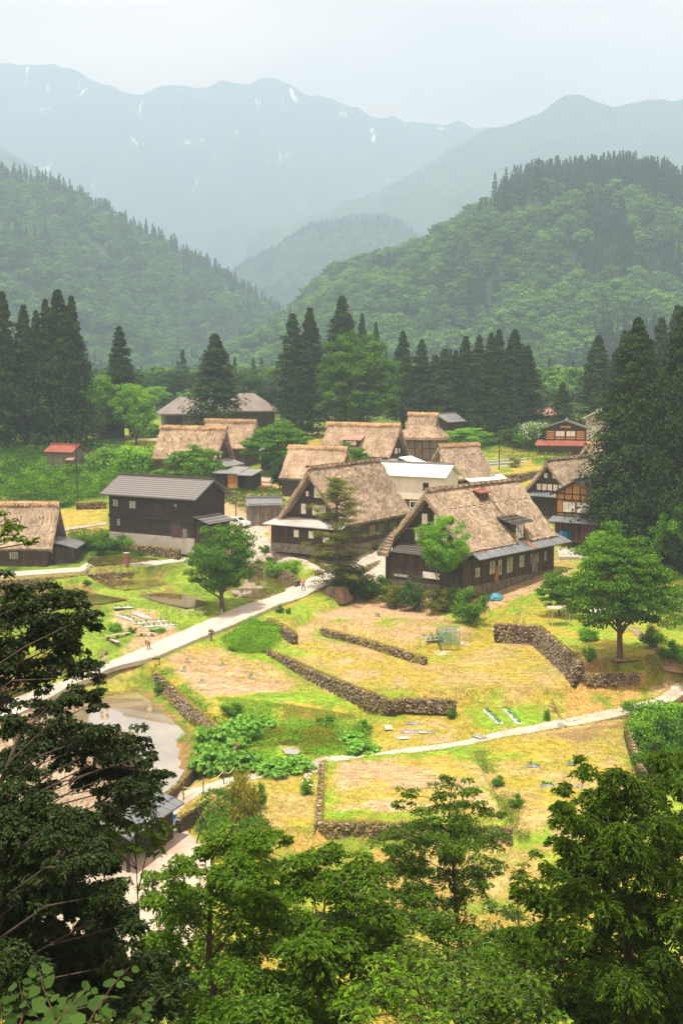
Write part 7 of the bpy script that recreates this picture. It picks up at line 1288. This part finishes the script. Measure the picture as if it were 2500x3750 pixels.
for (px, py, lab) in ((620, 3055, 'bright blue folding chair under the porch of the souvenir house'), (640, 3030, 'second blue chair deeper in the porch shade')):
    g = G(px, py); e = empty('chair', g, R(20), lab, 'chair'); boxpart(e, 'seat', 'blue', [((-.25, -.25, .42), (.25, .25, .47))]); boxpart(e, 'backrest', 'blue', [((-.25, .22, .5), (.25, .26, .9))])
    for sx in (-1, 1):
        for sy in (-1, 1): mb = MB(); mb.tube([(sx * .22, sy * .22, 0), (sx * .22, sy * .22, .42)], .02, 5); mb.build('leg', M['metal'], e)
g = G(452, 3055); e = empty('display_rack', g, R(22), 'orange wooden display rack in front of the souvenir house', 'rack'); boxpart(e, 'shelf', 'plank', [((-.7, -.3, .55), (.7, .3, .6))]); boxpart(e, 'frame', 'orange', [((-.75, -.3, 0), (-.7, .3, .95)), ((.7, -.3, 0), (.75, .3, .95)), ((-.7, .25, .9), (.7, .3, .96)), ((-.7, -.3, .3), (.7, -.25, .36))])
g = G(200, 2920); e = empty('small_shrine_gate', (g[0], g[1], g[2]), R(15), 'small roofed notice stand at the left end of the souvenir house', 'stand'); boxpart(e, 'post', 'frame', [((-1.1, -.1, 0), (-.95, .05, 2.4))]); boxpart(e, 'post', 'frame', [((.95, -.1, 0), (1.1, .05, 2.4))]); boxpart(e, 'panel', 'orange', [((-.94, -.06, 1.3), (.94, .0, 2.1))]); lean_roof(e, [(-1.4, .1, 2.75), (1.4, .1, 2.75), (1.5, -.65, 2.4), (-1.5, -.65, 2.4)], m='metal_blue', seam=.4, name='roof')
# blue tank on a stand, blue tarp bundle, pergola, ladders, drying rack
g = G(2070, 2000); e = empty('water_tank', g, R(15), 'bright blue tank on a metal stand beside the orange-walled house', 'tank'); tb = MB(); tb.box((-.95, -.5, 1.1), (.95, .5, 2.15)); tb.box((-.9, -.45, 2.15), (.9, .45, 2.22)); tb.build('tank_body', M['blue'], e)
for sx in (-1, 1):
    for sy in (-1, 1): mb = MB(); mb.tube([(sx * 1.0, sy * .45, 0), (sx * .85, sy * .4, 1.1)], .05, 6); mb.build('leg', M['metal'], e)
g = G(1812, 2196); mb = MB(); r = np.random.RandomState(9); V = []
for i in range(7):
    for j in range(13): a = j / 12 * 2 * math.pi; ph = i / 6 * math.pi / 2; V.append((math.cos(a) * .95 * math.cos(ph) * (1 + .2 * r.rand()), math.sin(a) * .7 * math.cos(ph) * (1 + .2 * r.rand()), .75 * math.sin(ph) * (1 + .15 * r.rand())))
V = np.array(V).reshape(7, 13, 3); V[:, -1] = V[:, 0]; mb.grid(V[:, ::-1], 7, 13); M['tarp'] = mat('blue_tarp', (.02, .14, .22), (.08, .34, .46), scale=2.5, rough=.5); o = mb.build('tarp_bundle', M['tarp']); o.location = g; tag(o, 'crumpled blue tarp bundle on the lawn beside the round bush', 'tarp')
g = G(2045, 2290); e = empty('wooden_shelter', g, R(5), 'small wooden pole shelter at the left of the big spreading tree', 'shelter')
for x, y in ((-.9, -.6), (1.0, -.6), (-.9, .7), (1.0, .7)): mb = MB(); mb.tube([(x, y, -.2), (x, y, 1.95)], .06, 6); mb.build('post', M['bamboo'], e)
boxpart(e, 'roof', 'plank', [((-1.3 + .42 * i, -.9, 1.96 + .02 * (i % 2)), (-.93 + .42 * i, 1.0, 2.02 + .02 * (i % 2))) for i in range(6)])
def ladder(px, py, h, lean, label, rz=0, w=.4, m='metal_white'):
    g = G(px, py); e = empty('ladder', g, rz, label, 'ladder')
    for s in (-1, 1): mb = MB(); mb.tube([(s * w / 2 * 1.25, 0, 0), (s * w / 2, lean, h)], .03, 5); mb.build('side_rail', M[m], e)
    n = int(h / .3)
    for i in range(n): t = (i + .5) / n; mb = MB(); mb.tube([(-w / 2 * (1.25 - .25 * t), lean * t, h * t), (w / 2 * (1.25 - .25 * t), lean * t, h * t)], .022, 4); mb.build('rung', M[m], e)
ladder(983, 1906, 2.0, .5, 'left aluminium ladder leaning on the small grey-roofed shed'); ladder(998, 1903, 1.9, .4, 'right aluminium ladder leaning on the small grey-roofed shed'); ladder(797, 1748, 1.6, .3, 'pale step ladder beside the low workshop')
g = G(845, 1750); e = empty('drying_rack', g, R(-8), 'pale drying rack in front of the low workshop', 'rack')
for x in (-2.0, 0.2, 2.2): mb = MB(); mb.tube([(x, 0, -.2), (x, 0, 1.2)], .05, 5); mb.build('post', M['bamboo'], e)
for z, y in ((1.2, .1), (.95, -.1)): mb = MB(); mb.tube([(-2.6, y, z + .05), (2.6, y, z - .05)], .045, 5); mb.build('rail', M['bamboo'], e)
g = G(983, 1908); e = empty('crate_pile', g, R(8), 'pile of green crates beside the small grey-roofed shed', 'crates'); M['greencrate'] = mat('green_crates', (.02, .20, .15), (.04, .30, .24), scale=4)
for i in range(4): boxpart(e, 'crate', 'greencrate', [((-1.1 + .03 * i, -.3, .22 * i), (.2 + .03 * i, .3, .22 * i + .2))])
# ---------------------------------------------------------------- vehicles
M['carpaint'] = mat('white_car_paint', (.72, .73, .74), (.78, .79, .80), scale=1, rough=.25, spec=.6); M['rubber'] = mat('tyre_rubber', (.015, .015, .015), (.03, .03, .03), scale=5)
M['bluepaint'] = mat('blue_car_paint', (.02, .06, .20), (.03, .08, .26), scale=1, rough=.3, spec=.6); M['yellowpaint'] = mat('yellow_machine_paint', (.60, .38, .03), (.70, .46, .05), scale=1, rough=.5)
M['lamp'] = mat('headlamp_glass', (.6, .6, .6), (.75, .75, .75), scale=2, rough=.2)
def car(px, py, rz, label, paint='carpaint', van=False, d=None, name='car'):
    g = G(px, py) if d is None else np.array([(px - 1250) / FPX * d, d, gz((px - 1250) / FPX * d, d)]); e = empty(name, (g[0], g[1], g[2] + .05), rz, label, 'van' if van else 'car'); b = MB()
    prof = [(-2.1, .35), (-2.12, .85), (-1.95, 1.02 if not van else 1.8), (-1.2 if not van else -1.8, 1.42 if not van else 1.9), (.35 if not van else 1.1, 1.45 if not van else 1.88), (1.15 if not van else 1.75, .98), (2.0, .82), (2.12, .4), (1.9, .28), (-1.9, .28)]
    n = len(prof); ring = []
    for y, k in ((-.82, .93), (-.78, 1), (.78, 1), (.82, .93)): ring.append([(x * (k if abs(x) > 1.5 else 1), y * (.86 if z > 1.1 else 1), z * (k if z > 1 else 1)) for x, z in prof])
    V = np.array(ring); b.grid(np.concatenate([V, V[:, :1]], 1), 4, n + 1); b.add(V[0], [list(range(n))[::-1]]); b.add(V[-1], [list(range(n))]); b.build('body', M[paint], e)
    for s in (-1, 1):
        wv = [(-1.15, .95), (-1.0, 1.33), (.3, 1.35), (.95, .98)] if not van else [(-.2, 1.15), (-.2, 1.7), (1.0, 1.7), (1.45, 1.15)]; mb = MB(); mb.add([(x, s * (.83 if z < 1.1 else .76), z) for x, z in wv] + [(x, s * (.78 if z < 1.1 else .70), z) for x, z in wv], [[0, 1, 2, 3], [4, 7, 6, 5]]); mb.build('side_window', M['darkglass'], e)
    x0 = .42 if not van else 1.16; mb = MB(); mb.slab([(x0, -.6, 1.44 if not van else 1.86), (x0, .6, 1.44 if not van else 1.86), (x0 + .62, .66, 1.06), (x0 + .62, -.66, 1.06)][::-1], .02); mb.build('windscreen', M['darkglass'], e)
    for x in (-1.3, 1.3):
        for s in (-1, 1): mb = MB(); mb.tube([(x, s * .68, .32), (x, s * .87, .32)], .33, 14); w = mb.build('wheel', M['rubber'], e); mb = MB(); mb.tube([(x, s * .86, .32), (x, s * .885, .32)], .18, 12); mb.build('rim', M['metal'], w)
    for s in (-1, 1): mb = MB(); mb.box((2.02, s * .6 - .14, .6), (2.13, s * .6 + .14, .75)); mb.build('headlight', M['lamp'], e)
    return e
car(868, 1930, R(-30), 'white car parked between the black barn and the middle farmhouse'); car(1545, 1700, R(200), 'white and blue van behind the storehouse, beside the small thatched house', 'carpaint', True, d=232, name='van')
car(2240, 2305, R(195), 'white car parked in the shade of the big spreading tree', d=147)
g = G(505, 1600); e = empty('truck', (g[0], g[1], g[2]), R(185), 'small yellow work truck beside the bright field', 'truck'); boxpart(e, 'cab', 'yellowpaint', [((.6, -.8, .5), (2.0, .8, 2.0))]); boxpart(e, 'bed', 'yellowpaint', [((-2.0, -.85, .55), (.55, .85, 1.1))]); boxpart(e, 'window', 'darkglass', [((.9, -.83, 1.2), (1.8, .83, 1.75))])
for x in (-1.3, 1.2):
    for s in (-1, 1): mb = MB(); mb.tube([(x, s * .65, .35), (x, s * .88, .35)], .36, 12); mb.build('wheel', M['rubber'], e)
# ---------------------------------------------------------------- near trees on the viewer's slope
M['leaf_near_dark'] = leafmat('near_dark_leaves', (.005, .013, .003), (.034, .066, .010), .25, gloss=.5)  # shade and corner vignette are darkened into this leaf colour
M['leaf_near'] = leafmat('near_leaves', (.018, .058, .004), (.135, .255, .014), .38, gloss=.45)
M['leaf_near_bright'] = leafmat('near_bright_leaves', (.030, .095, .004), (.185, .34, .016), .42, gloss=.45)
M['leaf_chestnut'] = leafmat('chestnut_leaves', (.014, .044, .004), (.115, .215, .012), .34, gloss=.45)
def near_tree(name, label, lobes, dep, leaf, asp, m, dens, seed, root, flat=.35, droop=.35, trunk=.16, fold=True, wild=.4, cat='tree', discs=7, trunk_top=None, ez=1.0):
    r = np.random.RandomState(seed); C_ = []; Rr_ = []
    for px, py, rp in lobes:
        d = dep[0] + (dep[1] - dep[0]) * r.rand(); C_.append(at_d(px, py, d)); Rr_.append(rp * 1.18 / FPX * d)
    C_ = np.array(C_); Rr_ = np.array(Rr_); root = np.array([root[0], root[1], gz(root[0], root[1]) - .3]); e = empty(name, root, 0, label, cat); C_ = C_ - root
    mb = MB(); tk = MB(); ctr = C_.mean(0); top = ctr * [.7, .7, 1] + [0, 0, 0]; tp = resample([np.zeros(3), top * [.35, .35, .45] + r.normal(size=3) * .15, top * [.7, .7, .8], top + [0, 0, (C_[:, 2].max() - ctr[2]) * .5]], 16)
    tk.tube(tp, np.linspace(trunk, trunk * .12, 16), 8)
    for c, R0 in zip(C_, Rr_):
        hd = np.linalg.norm(c[:2] - tp[-1, :2]); k = int(np.clip(np.argmin(abs(tp[:, 2] - (c[2] - .5 * hd - .15))), 4, 15)); a = tp[k]; q = (a + c) / 2 + [0, 0, .08 * np.linalg.norm(c - a)] + r.normal(size=3) * .1 * np.linalg.norm(c - a) * .5; ln = np.linalg.norm(c - a)
        tk.tube([a, q, c], [min(.035, .010 + .005 * ln), .008 + .002 * ln, .005], 5)
        nd = discs; ntot = int(dens * 3.14 * R0 ** 2 / (leaf * leaf * asp * .5))
        for j in range(nd):
            o = r.normal(size=3) * [.45, .45, .38 * ez] * R0; cd = c + o; rd = R0 * (.5 + .35 * r.rand()); n = max(6, ntot // nd); out = o / (np.linalg.norm(o) + 1e-6); tk.tube([c, (c + cd) / 2 + [0, 0, .03], cd], [.008, .006, .004], 4)
            th = r.rand(n) * 6.283; q_ = np.sqrt(r.rand(n)); nt = 7; th = (np.floor(th / 6.283 * nt) + .5 + r.normal(size=n) * .16) / nt * 6.283 * 1.0 + j
            x, y = np.cos(th) * q_ * rd, np.sin(th) * q_ * rd; z = -droop * q_ ** 2 * rd * .6 + r.normal(size=n) * rd * flat * .35; P = cd + np.stack([x, y, z], 1); Dd = np.stack([np.cos(th + r.normal(size=n) * .5), np.sin(th + r.normal(size=n) * .5), -droop - .3 * r.rand(n)], 1); N_ = np.stack([x * .3 / rd, y * .3 / rd, np.ones(n)], 1) + r.normal(size=(n, 3)) * wild
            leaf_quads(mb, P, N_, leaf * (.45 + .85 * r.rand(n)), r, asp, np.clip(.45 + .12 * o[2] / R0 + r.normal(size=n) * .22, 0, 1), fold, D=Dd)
            for s_ in range(nt): t_ = (s_ + .5) / nt * 6.283 + j; tk.tube([cd, cd + np.array([math.cos(t_) * rd * .9, math.sin(t_) * rd * .9, -droop * .8 * rd * .6])], [.005, .002], 3)
    mb.build('crown', M[m], e); tk.build('trunk', M['bark_near'], e); return e
M['bark_near'] = mat('shaded_bark', (.03, .022, .016), (.075, .055, .04), scale=4, bump=.02)
F1 = [(60, 2150, 50), (150, 2190, 75), (240, 2225, 60), (310, 2262, 45), (360, 2290, 28), (60, 2250, 90), (170, 2290, 85), (40, 2360, 100), (150, 2390, 80), (250, 2350, 60), (300, 2440, 50), (350, 2480, 26), (50, 2460, 80), (160, 2470, 50), (20, 2570, 45)]
F2 = [(330, 2850, 60), (230, 2780, 70), (420, 2880, 50), (300, 2740, 60), (60, 2625, 55), (150, 2600, 45), (240, 2570, 50), (310, 2545, 42), (360, 2570, 36), (60, 2720, 80), (170, 2690, 70), (270, 2670, 60), (355, 2690, 60), (430, 2700, 50), (500, 2725, 42), (555, 2760, 28), (80, 2810, 85), (420, 2790, 55), (480, 2810, 60), (545, 2830, 45), (600, 2840, 26), (170, 2880, 45), (500, 2890, 50), (560, 2900, 40), (380, 2960, 45), (460, 2955, 50), (520, 2960, 36)]
F3 = [(420, 3150, 45), (300, 3140, 60), (220, 3230, 80), (330, 3250, 60), (430, 3330, 60), (120, 2960, 70), (340, 3010, 45), (50, 2920, 90), (60, 3030, 100), (150, 3000, 60), (240, 2980, 55), (180, 3080, 80), (290, 3060, 60), (360, 3080, 45), (40, 3150, 110), (150, 3180, 95), (260, 3170, 70), (350, 3160, 50), (50, 3280, 120), (180, 3300, 110), (300, 3290, 70), (420, 3270, 50), (380, 3370, 70), (480, 3380, 50), (50, 3420, 130), (200, 3440, 120), (340, 3450, 80), (60, 3560, 130), (220, 3580, 140), (370, 3560, 110), (490, 3520, 80), (80, 3700, 130), (260, 3720, 130), (440, 3690, 120), (560, 3620, 90)]
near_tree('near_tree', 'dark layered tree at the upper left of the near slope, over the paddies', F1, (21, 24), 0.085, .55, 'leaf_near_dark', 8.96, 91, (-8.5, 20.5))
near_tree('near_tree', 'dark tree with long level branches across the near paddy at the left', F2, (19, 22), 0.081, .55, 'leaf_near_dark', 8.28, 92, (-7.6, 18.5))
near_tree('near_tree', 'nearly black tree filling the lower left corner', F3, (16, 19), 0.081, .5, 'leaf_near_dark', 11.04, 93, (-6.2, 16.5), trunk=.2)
near_tree('near_sprig', 'leafy twig hanging over the thatch at the left edge', [(20, 1900, 34), (70, 1905, 26), (35, 1950, 38), (90, 1965, 28), (125, 1985, 18), (30, 1985, 24)], (14, 15), .085, .6, 'leaf_near', 1.9, 94, (-6.0, 14.0), trunk=.04, discs=3)
near_tree('near_tree', 'chestnut-leaved young tree with feathery tips before the souvenir house', [(540, 3000, 40), (590, 3030, 36), (500, 3050, 45), (440, 3000, 45), (410, 3060, 45), (560, 3080, 40), (470, 3110, 45), (390, 3120, 40)], (20, 22), .17, .28, 'leaf_near', 1.7, 95, (-3.4, 21), droop=.9, trunk=.035)
F4 = [(980, 3330, 90), (1080, 3460, 90), (560, 3600, 80), (640, 3640, 80), (560, 3230, 45), (620, 3190, 45), (700, 3170, 50), (760, 3120, 50), (850, 3090, 60), (950, 3070, 60), (1040, 3060, 36), (860, 3190, 85), (980, 3160, 80), (760, 3240, 80), (640, 3270, 60), (560, 3310, 55), (1080, 3160, 70), (700, 3360, 90), (880, 3310, 100), (1000, 3270, 90), (600, 3420, 80), (780, 3460, 100), (920, 3440, 100), (1080, 3390, 100), (660, 3540, 90), (830, 3600, 110), (720, 3700, 110), (560, 3520, 60)]
near_tree('near_tree', 'bright green tree at the centre left of the near slope, above the gravel yard', F4, (24, 28), 0.096, .5, 'leaf_near_bright', 5.52, 96, (-3.0, 26), trunk=.17)
F4b = [(1150, 3150, 50), (1220, 3120, 45), (1300, 3180, 60), (1360, 3230, 55), (1150, 3260, 80), (1260, 3240, 80), (1180, 3360, 100), (1300, 3340, 90), (1400, 3330, 60), (1420, 3410, 50), (1120, 3480, 110), (1260, 3460, 110), (1370, 3490, 70), (1060, 3600, 110), (1200, 3590, 110), (1330, 3580, 80), (960, 3700, 110), (1100, 3730, 120), (1240, 3710, 110), (900, 3790, 100)]
near_tree('near_tree', 'elder-like tree with broad compound leaves in the bottom centre', F4b, (21, 25), 0.14, .42, 'leaf_near', 5.97, 97, (-.6, 23), droop=.5, trunk=.14)
F5 = [(1350, 3300, 50), (1690, 3380, 40), (1640, 2862, 24), (1690, 2885, 38), (1610, 2930, 46), (1500, 2915, 30), (1455, 2950, 22), (1550, 2980, 50), (1680, 2985, 60), (1780, 2965, 36), (1820, 2985, 22), (1480, 3050, 60), (1580, 3070, 70), (1700, 3080, 75), (1800, 3075, 45), (1420, 3120, 45), (1500, 3160, 75), (1620, 3180, 75), (1740, 3180, 60), (1820, 3160, 30), (1400, 3190, 50), (1460, 3270, 70), (1570, 3290, 70), (1680, 3280, 50), (1760, 3260, 36), (1500, 3380, 70), (1420, 3420, 60), (1600, 3400, 50)]
near_tree('near_tree', 'airy small-leaved tree in front of the ploughed plot', F5, (36, 40), 0.1, .5, 'leaf_near', 4.6, 98, (4.2, 39), trunk=.16)
F8 = [(1290, 3350, 60), (1380, 3390, 70), (1480, 3430, 70), (1590, 3430, 75), (1690, 3420, 60), (1790, 3440, 60), (1890, 3430, 50), (1990, 3410, 50), (1340, 3460, 70), (1450, 3500, 80), (1560, 3520, 80), (1680, 3510, 80), (1800, 3520, 80), (1930, 3510, 80), (2030, 3480, 60), (1620, 3360, 35), (1520, 3350, 40)]
F7 = [(1950, 3130, 28), (1900, 3200, 38), (1960, 3290, 46), (1880, 3340, 46), (1820, 3420, 55), (1930, 3420, 55), (1750, 3480, 55), (1850, 3500, 60), (1790, 3330, 30)]
F6 = [(1880, 3420, 40), (1960, 3470, 60), (2500, 2780, 60), (2400, 2800, 50), (2200, 3680, 100), (2380, 3730, 120), (2120, 2775, 20), (2140, 2830, 34), (2070, 2890, 30), (2065, 2950, 38), (2160, 2920, 60), (2230, 2870, 50), (2300, 2850, 55), (2120, 3020, 75), (2240, 2990, 90), (2350, 2920, 90), (2450, 2880, 90), (2490, 2980, 100), (2080, 3110, 60), (2180, 3110, 90), (2310, 3070, 110), (2440, 3090, 120), (2030, 3200, 50), (2120, 3210, 80), (2240, 3210, 100), (2370, 3200, 110), (2480, 3220, 110), (1950, 3260, 50), (1890, 3270, 30), (2030, 3310, 60), (2150, 3320, 90), (2270, 3340, 100), (2400, 3350, 120), (2490, 3380, 110), (2000, 3400, 40), (2090, 3420, 60), (2200, 3450, 100), (2330, 3480, 110), (2460, 3520, 120), (2060, 3520, 70), (2180, 3580, 100), (2320, 3620, 120), (2460, 3660, 120), (2080, 3640, 80), (2200, 3710, 100)]
near_tree('near_tree', 'wide low tree closing the bottom between the airy tree and the chestnut-leaved tree', F8, (27, 31), .115, .5, 'leaf_near', 2.6, 104, (2.4, 29), trunk=.1)
near_tree('near_tree', 'thin airy young tree left of the chestnut-leaved tree', F7, (29, 32), .11, .5, 'leaf_near', 2.4, 103, (4.6, 30), trunk=.07)
near_tree('near_tree', 'large tree with long drooping chestnut leaves at the right', F6, (22, 26), 0.148, .27, 'leaf_chestnut', 5.75, 99, (6.0, 24), droop=.8, trunk=.2)
near_tree('near_tree', 'young tree with small bright leaves at the bottom, right of centre', [(1380, 3540, 60), (1440, 3600, 70), (1380, 3670, 90), (1500, 3680, 80), (1560, 3740, 70), (1300, 3730, 90), (1450, 3500, 40), (1560, 3600, 50)], (17, 20), .12, .5, 'leaf_near_bright', 2.4, 100, (1.8, 18.5), trunk=.08)
near_tree('near_tree', 'low bushy tree along the bottom edge in the right centre', [(1480, 3560, 70), (1560, 3620, 80), (1820, 3640, 80), (1660, 3720, 90), (2000, 3620, 70), (1650, 3560, 70), (1740, 3600, 80), (1650, 3660, 80), (1830, 3560, 70), (1900, 3600, 70), (1760, 3700, 90), (1880, 3700, 90), (1980, 3700, 80), (1960, 3590, 60), (1560, 3500, 40)], (20, 24), .13, .5, 'leaf_near', 2.4, 101, (3.0, 22), trunk=.08)
# broad-leaved shoots right at the viewpoint
M['stem'] = mat('reddish_stem', (.035, .018, .010), (.07, .035, .02), scale=10)
def shoot(name, label, pts, dist, n, leaf, m, seed):
    r = np.random.RandomState(seed); P = np.array([at_d(px, py, dist + .15 * i) for i, (px, py) in enumerate(pts)]); root = P[0] * 1; e = empty(name, root, 0, label, 'plant', 'knotweed shoots at the viewpoint'); P = resample(P - root, 14); tk = MB(); tk.tube(P, np.linspace(.006, .002, 14), 6); tk.build('stem', M['stem'], e); mb = MB(); T = unit(np.gradient(P, axis=0))
    for i in range(n):
        s = min(.99, .1 + .9 * (i + r.rand() * .8) / n); k = min(12, int(s * 13)); side = np.cross(T[k], [0, 0, 1.]) * (1 if i % 2 else -1); side = unit(side + r.normal(size=3) * .35); D = unit(side + T[k] * (.3 + .7 * r.rand()) + np.array([0, 0, r.normal() * .2])); p = P[k] + (P[k + 1] - P[k]) * (s * 13 - k) + D * .02
        leaf_quads(mb, p[None], (np.array([0, -.35, 1.]) + r.normal(size=3) * .38)[None], leaf * (.6 + .55 * r.rand()) * (1.0 - .35 * s), r, .95, np.array([.35 + .5 * r.rand()]), 2, D=D[None])
    mb.build('foliage', M[m], e); return e
M['leaf_knot'] = leafmat('knotweed_leaves', (.006, .022, .003), (.040, .085, .012), .2, gloss=.85)
for i, (pts, lab) in enumerate([([(610, 3790), (700, 3800 - 60), (820, 3760 - 30), (960, 3545)], ''), ([(560, 3800), (700, 3700), (800, 3620), (960, 3540)], 'x')][:0]): pass
sh = [([(300, 3800), (350, 3700), (420, 3600), (478, 3540)], 'longest shoot, reaching up right of the leaf cluster'), ([(430, 3800), (500, 3740), (590, 3650)], 'rightmost shoot of the leaf cluster, at the bottom'), ([(180, 3780), (250, 3700), (330, 3610)], 'middle shoot of the leaf cluster'), ([(200, 3720), (160, 3620), (145, 3545)], 'shoot standing upright at the left of the cluster'), ([(60, 3800), (90, 3700), (70, 3590)], 'shoot nearest the left edge'), ([(230, 3800), (210, 3720), (280, 3640)], 'short leafy shoot inside the cluster'), ([(20, 3800), (10, 3740), (0, 3650)], 'shoot cut by the left edge'), ([(120, 3800), (170, 3740), (230, 3690)], 'lowest leafy shoot in the corner'), ([(350, 3820), (360, 3760), (400, 3690)], 'short shoot between the middle and the rightmost')]
for i, (pts, lab) in enumerate(sh): shoot('knotweed_shoot', lab, pts, 7.2 + .25 * i, 12, .115, 'leaf_knot', 200 + i)
def woods(name, label, n, y0, y1, seed, smin, smax, pc, side=False):
    r = np.random.RandomState(seed); y = y0 + (y1 - y0) * r.rand(n); x = (r.rand(n) * .62 - .31) * y
    if side: x = np.where(r.rand(n) < .5, -1, 1) * (.325 + .20 * r.rand(n) ** 1.5) * y;
    P = np.stack([x, y, height(x.copy(), y.copy())], 1)
    scatter(name, label, P, np.where(r.rand(n) < pc, 2, (r.rand(n) < .5).astype(int)), r, smin, smax)
woods('woods', 'hazy woods on the flat ground behind the village', 900, 455, 800, 15, .9, 1.5, .12)
woods('woods', 'mixed woods on both sides of the village, outside the fields', 420, 70, 440, 17, .7, 1.15, .35, True)
woods('woods', 'dense low woods just behind the cedars and the hall', 230, 392, 455, 16, .55, .85, .1)
#@@HAZE
def haze():
    mb = MB(); mb.box((-6200, -75, -95), (6200, 7600, 1750)); m = bpy.data.materials.new('haze'); m.use_nodes = True; nt = m.node_tree; nt.nodes.remove(nt.nodes['Principled BSDF'])
    v = nt.nodes.new('ShaderNodeVolumePrincipled'); v.inputs['Color'].default_value = (.56, .765, 1.0, 1); v.inputs['Density'].default_value = HAZE; v.inputs['Anisotropy'].default_value = .2
    nt.links.new(v.outputs[0], nt.nodes['Material Output'].inputs['Volume']); o = mb.build('haze', m); tag(o, 'pale blue summer haze filling the valley', 'haze', None, 'stuff')
HAZE = .00031
haze()
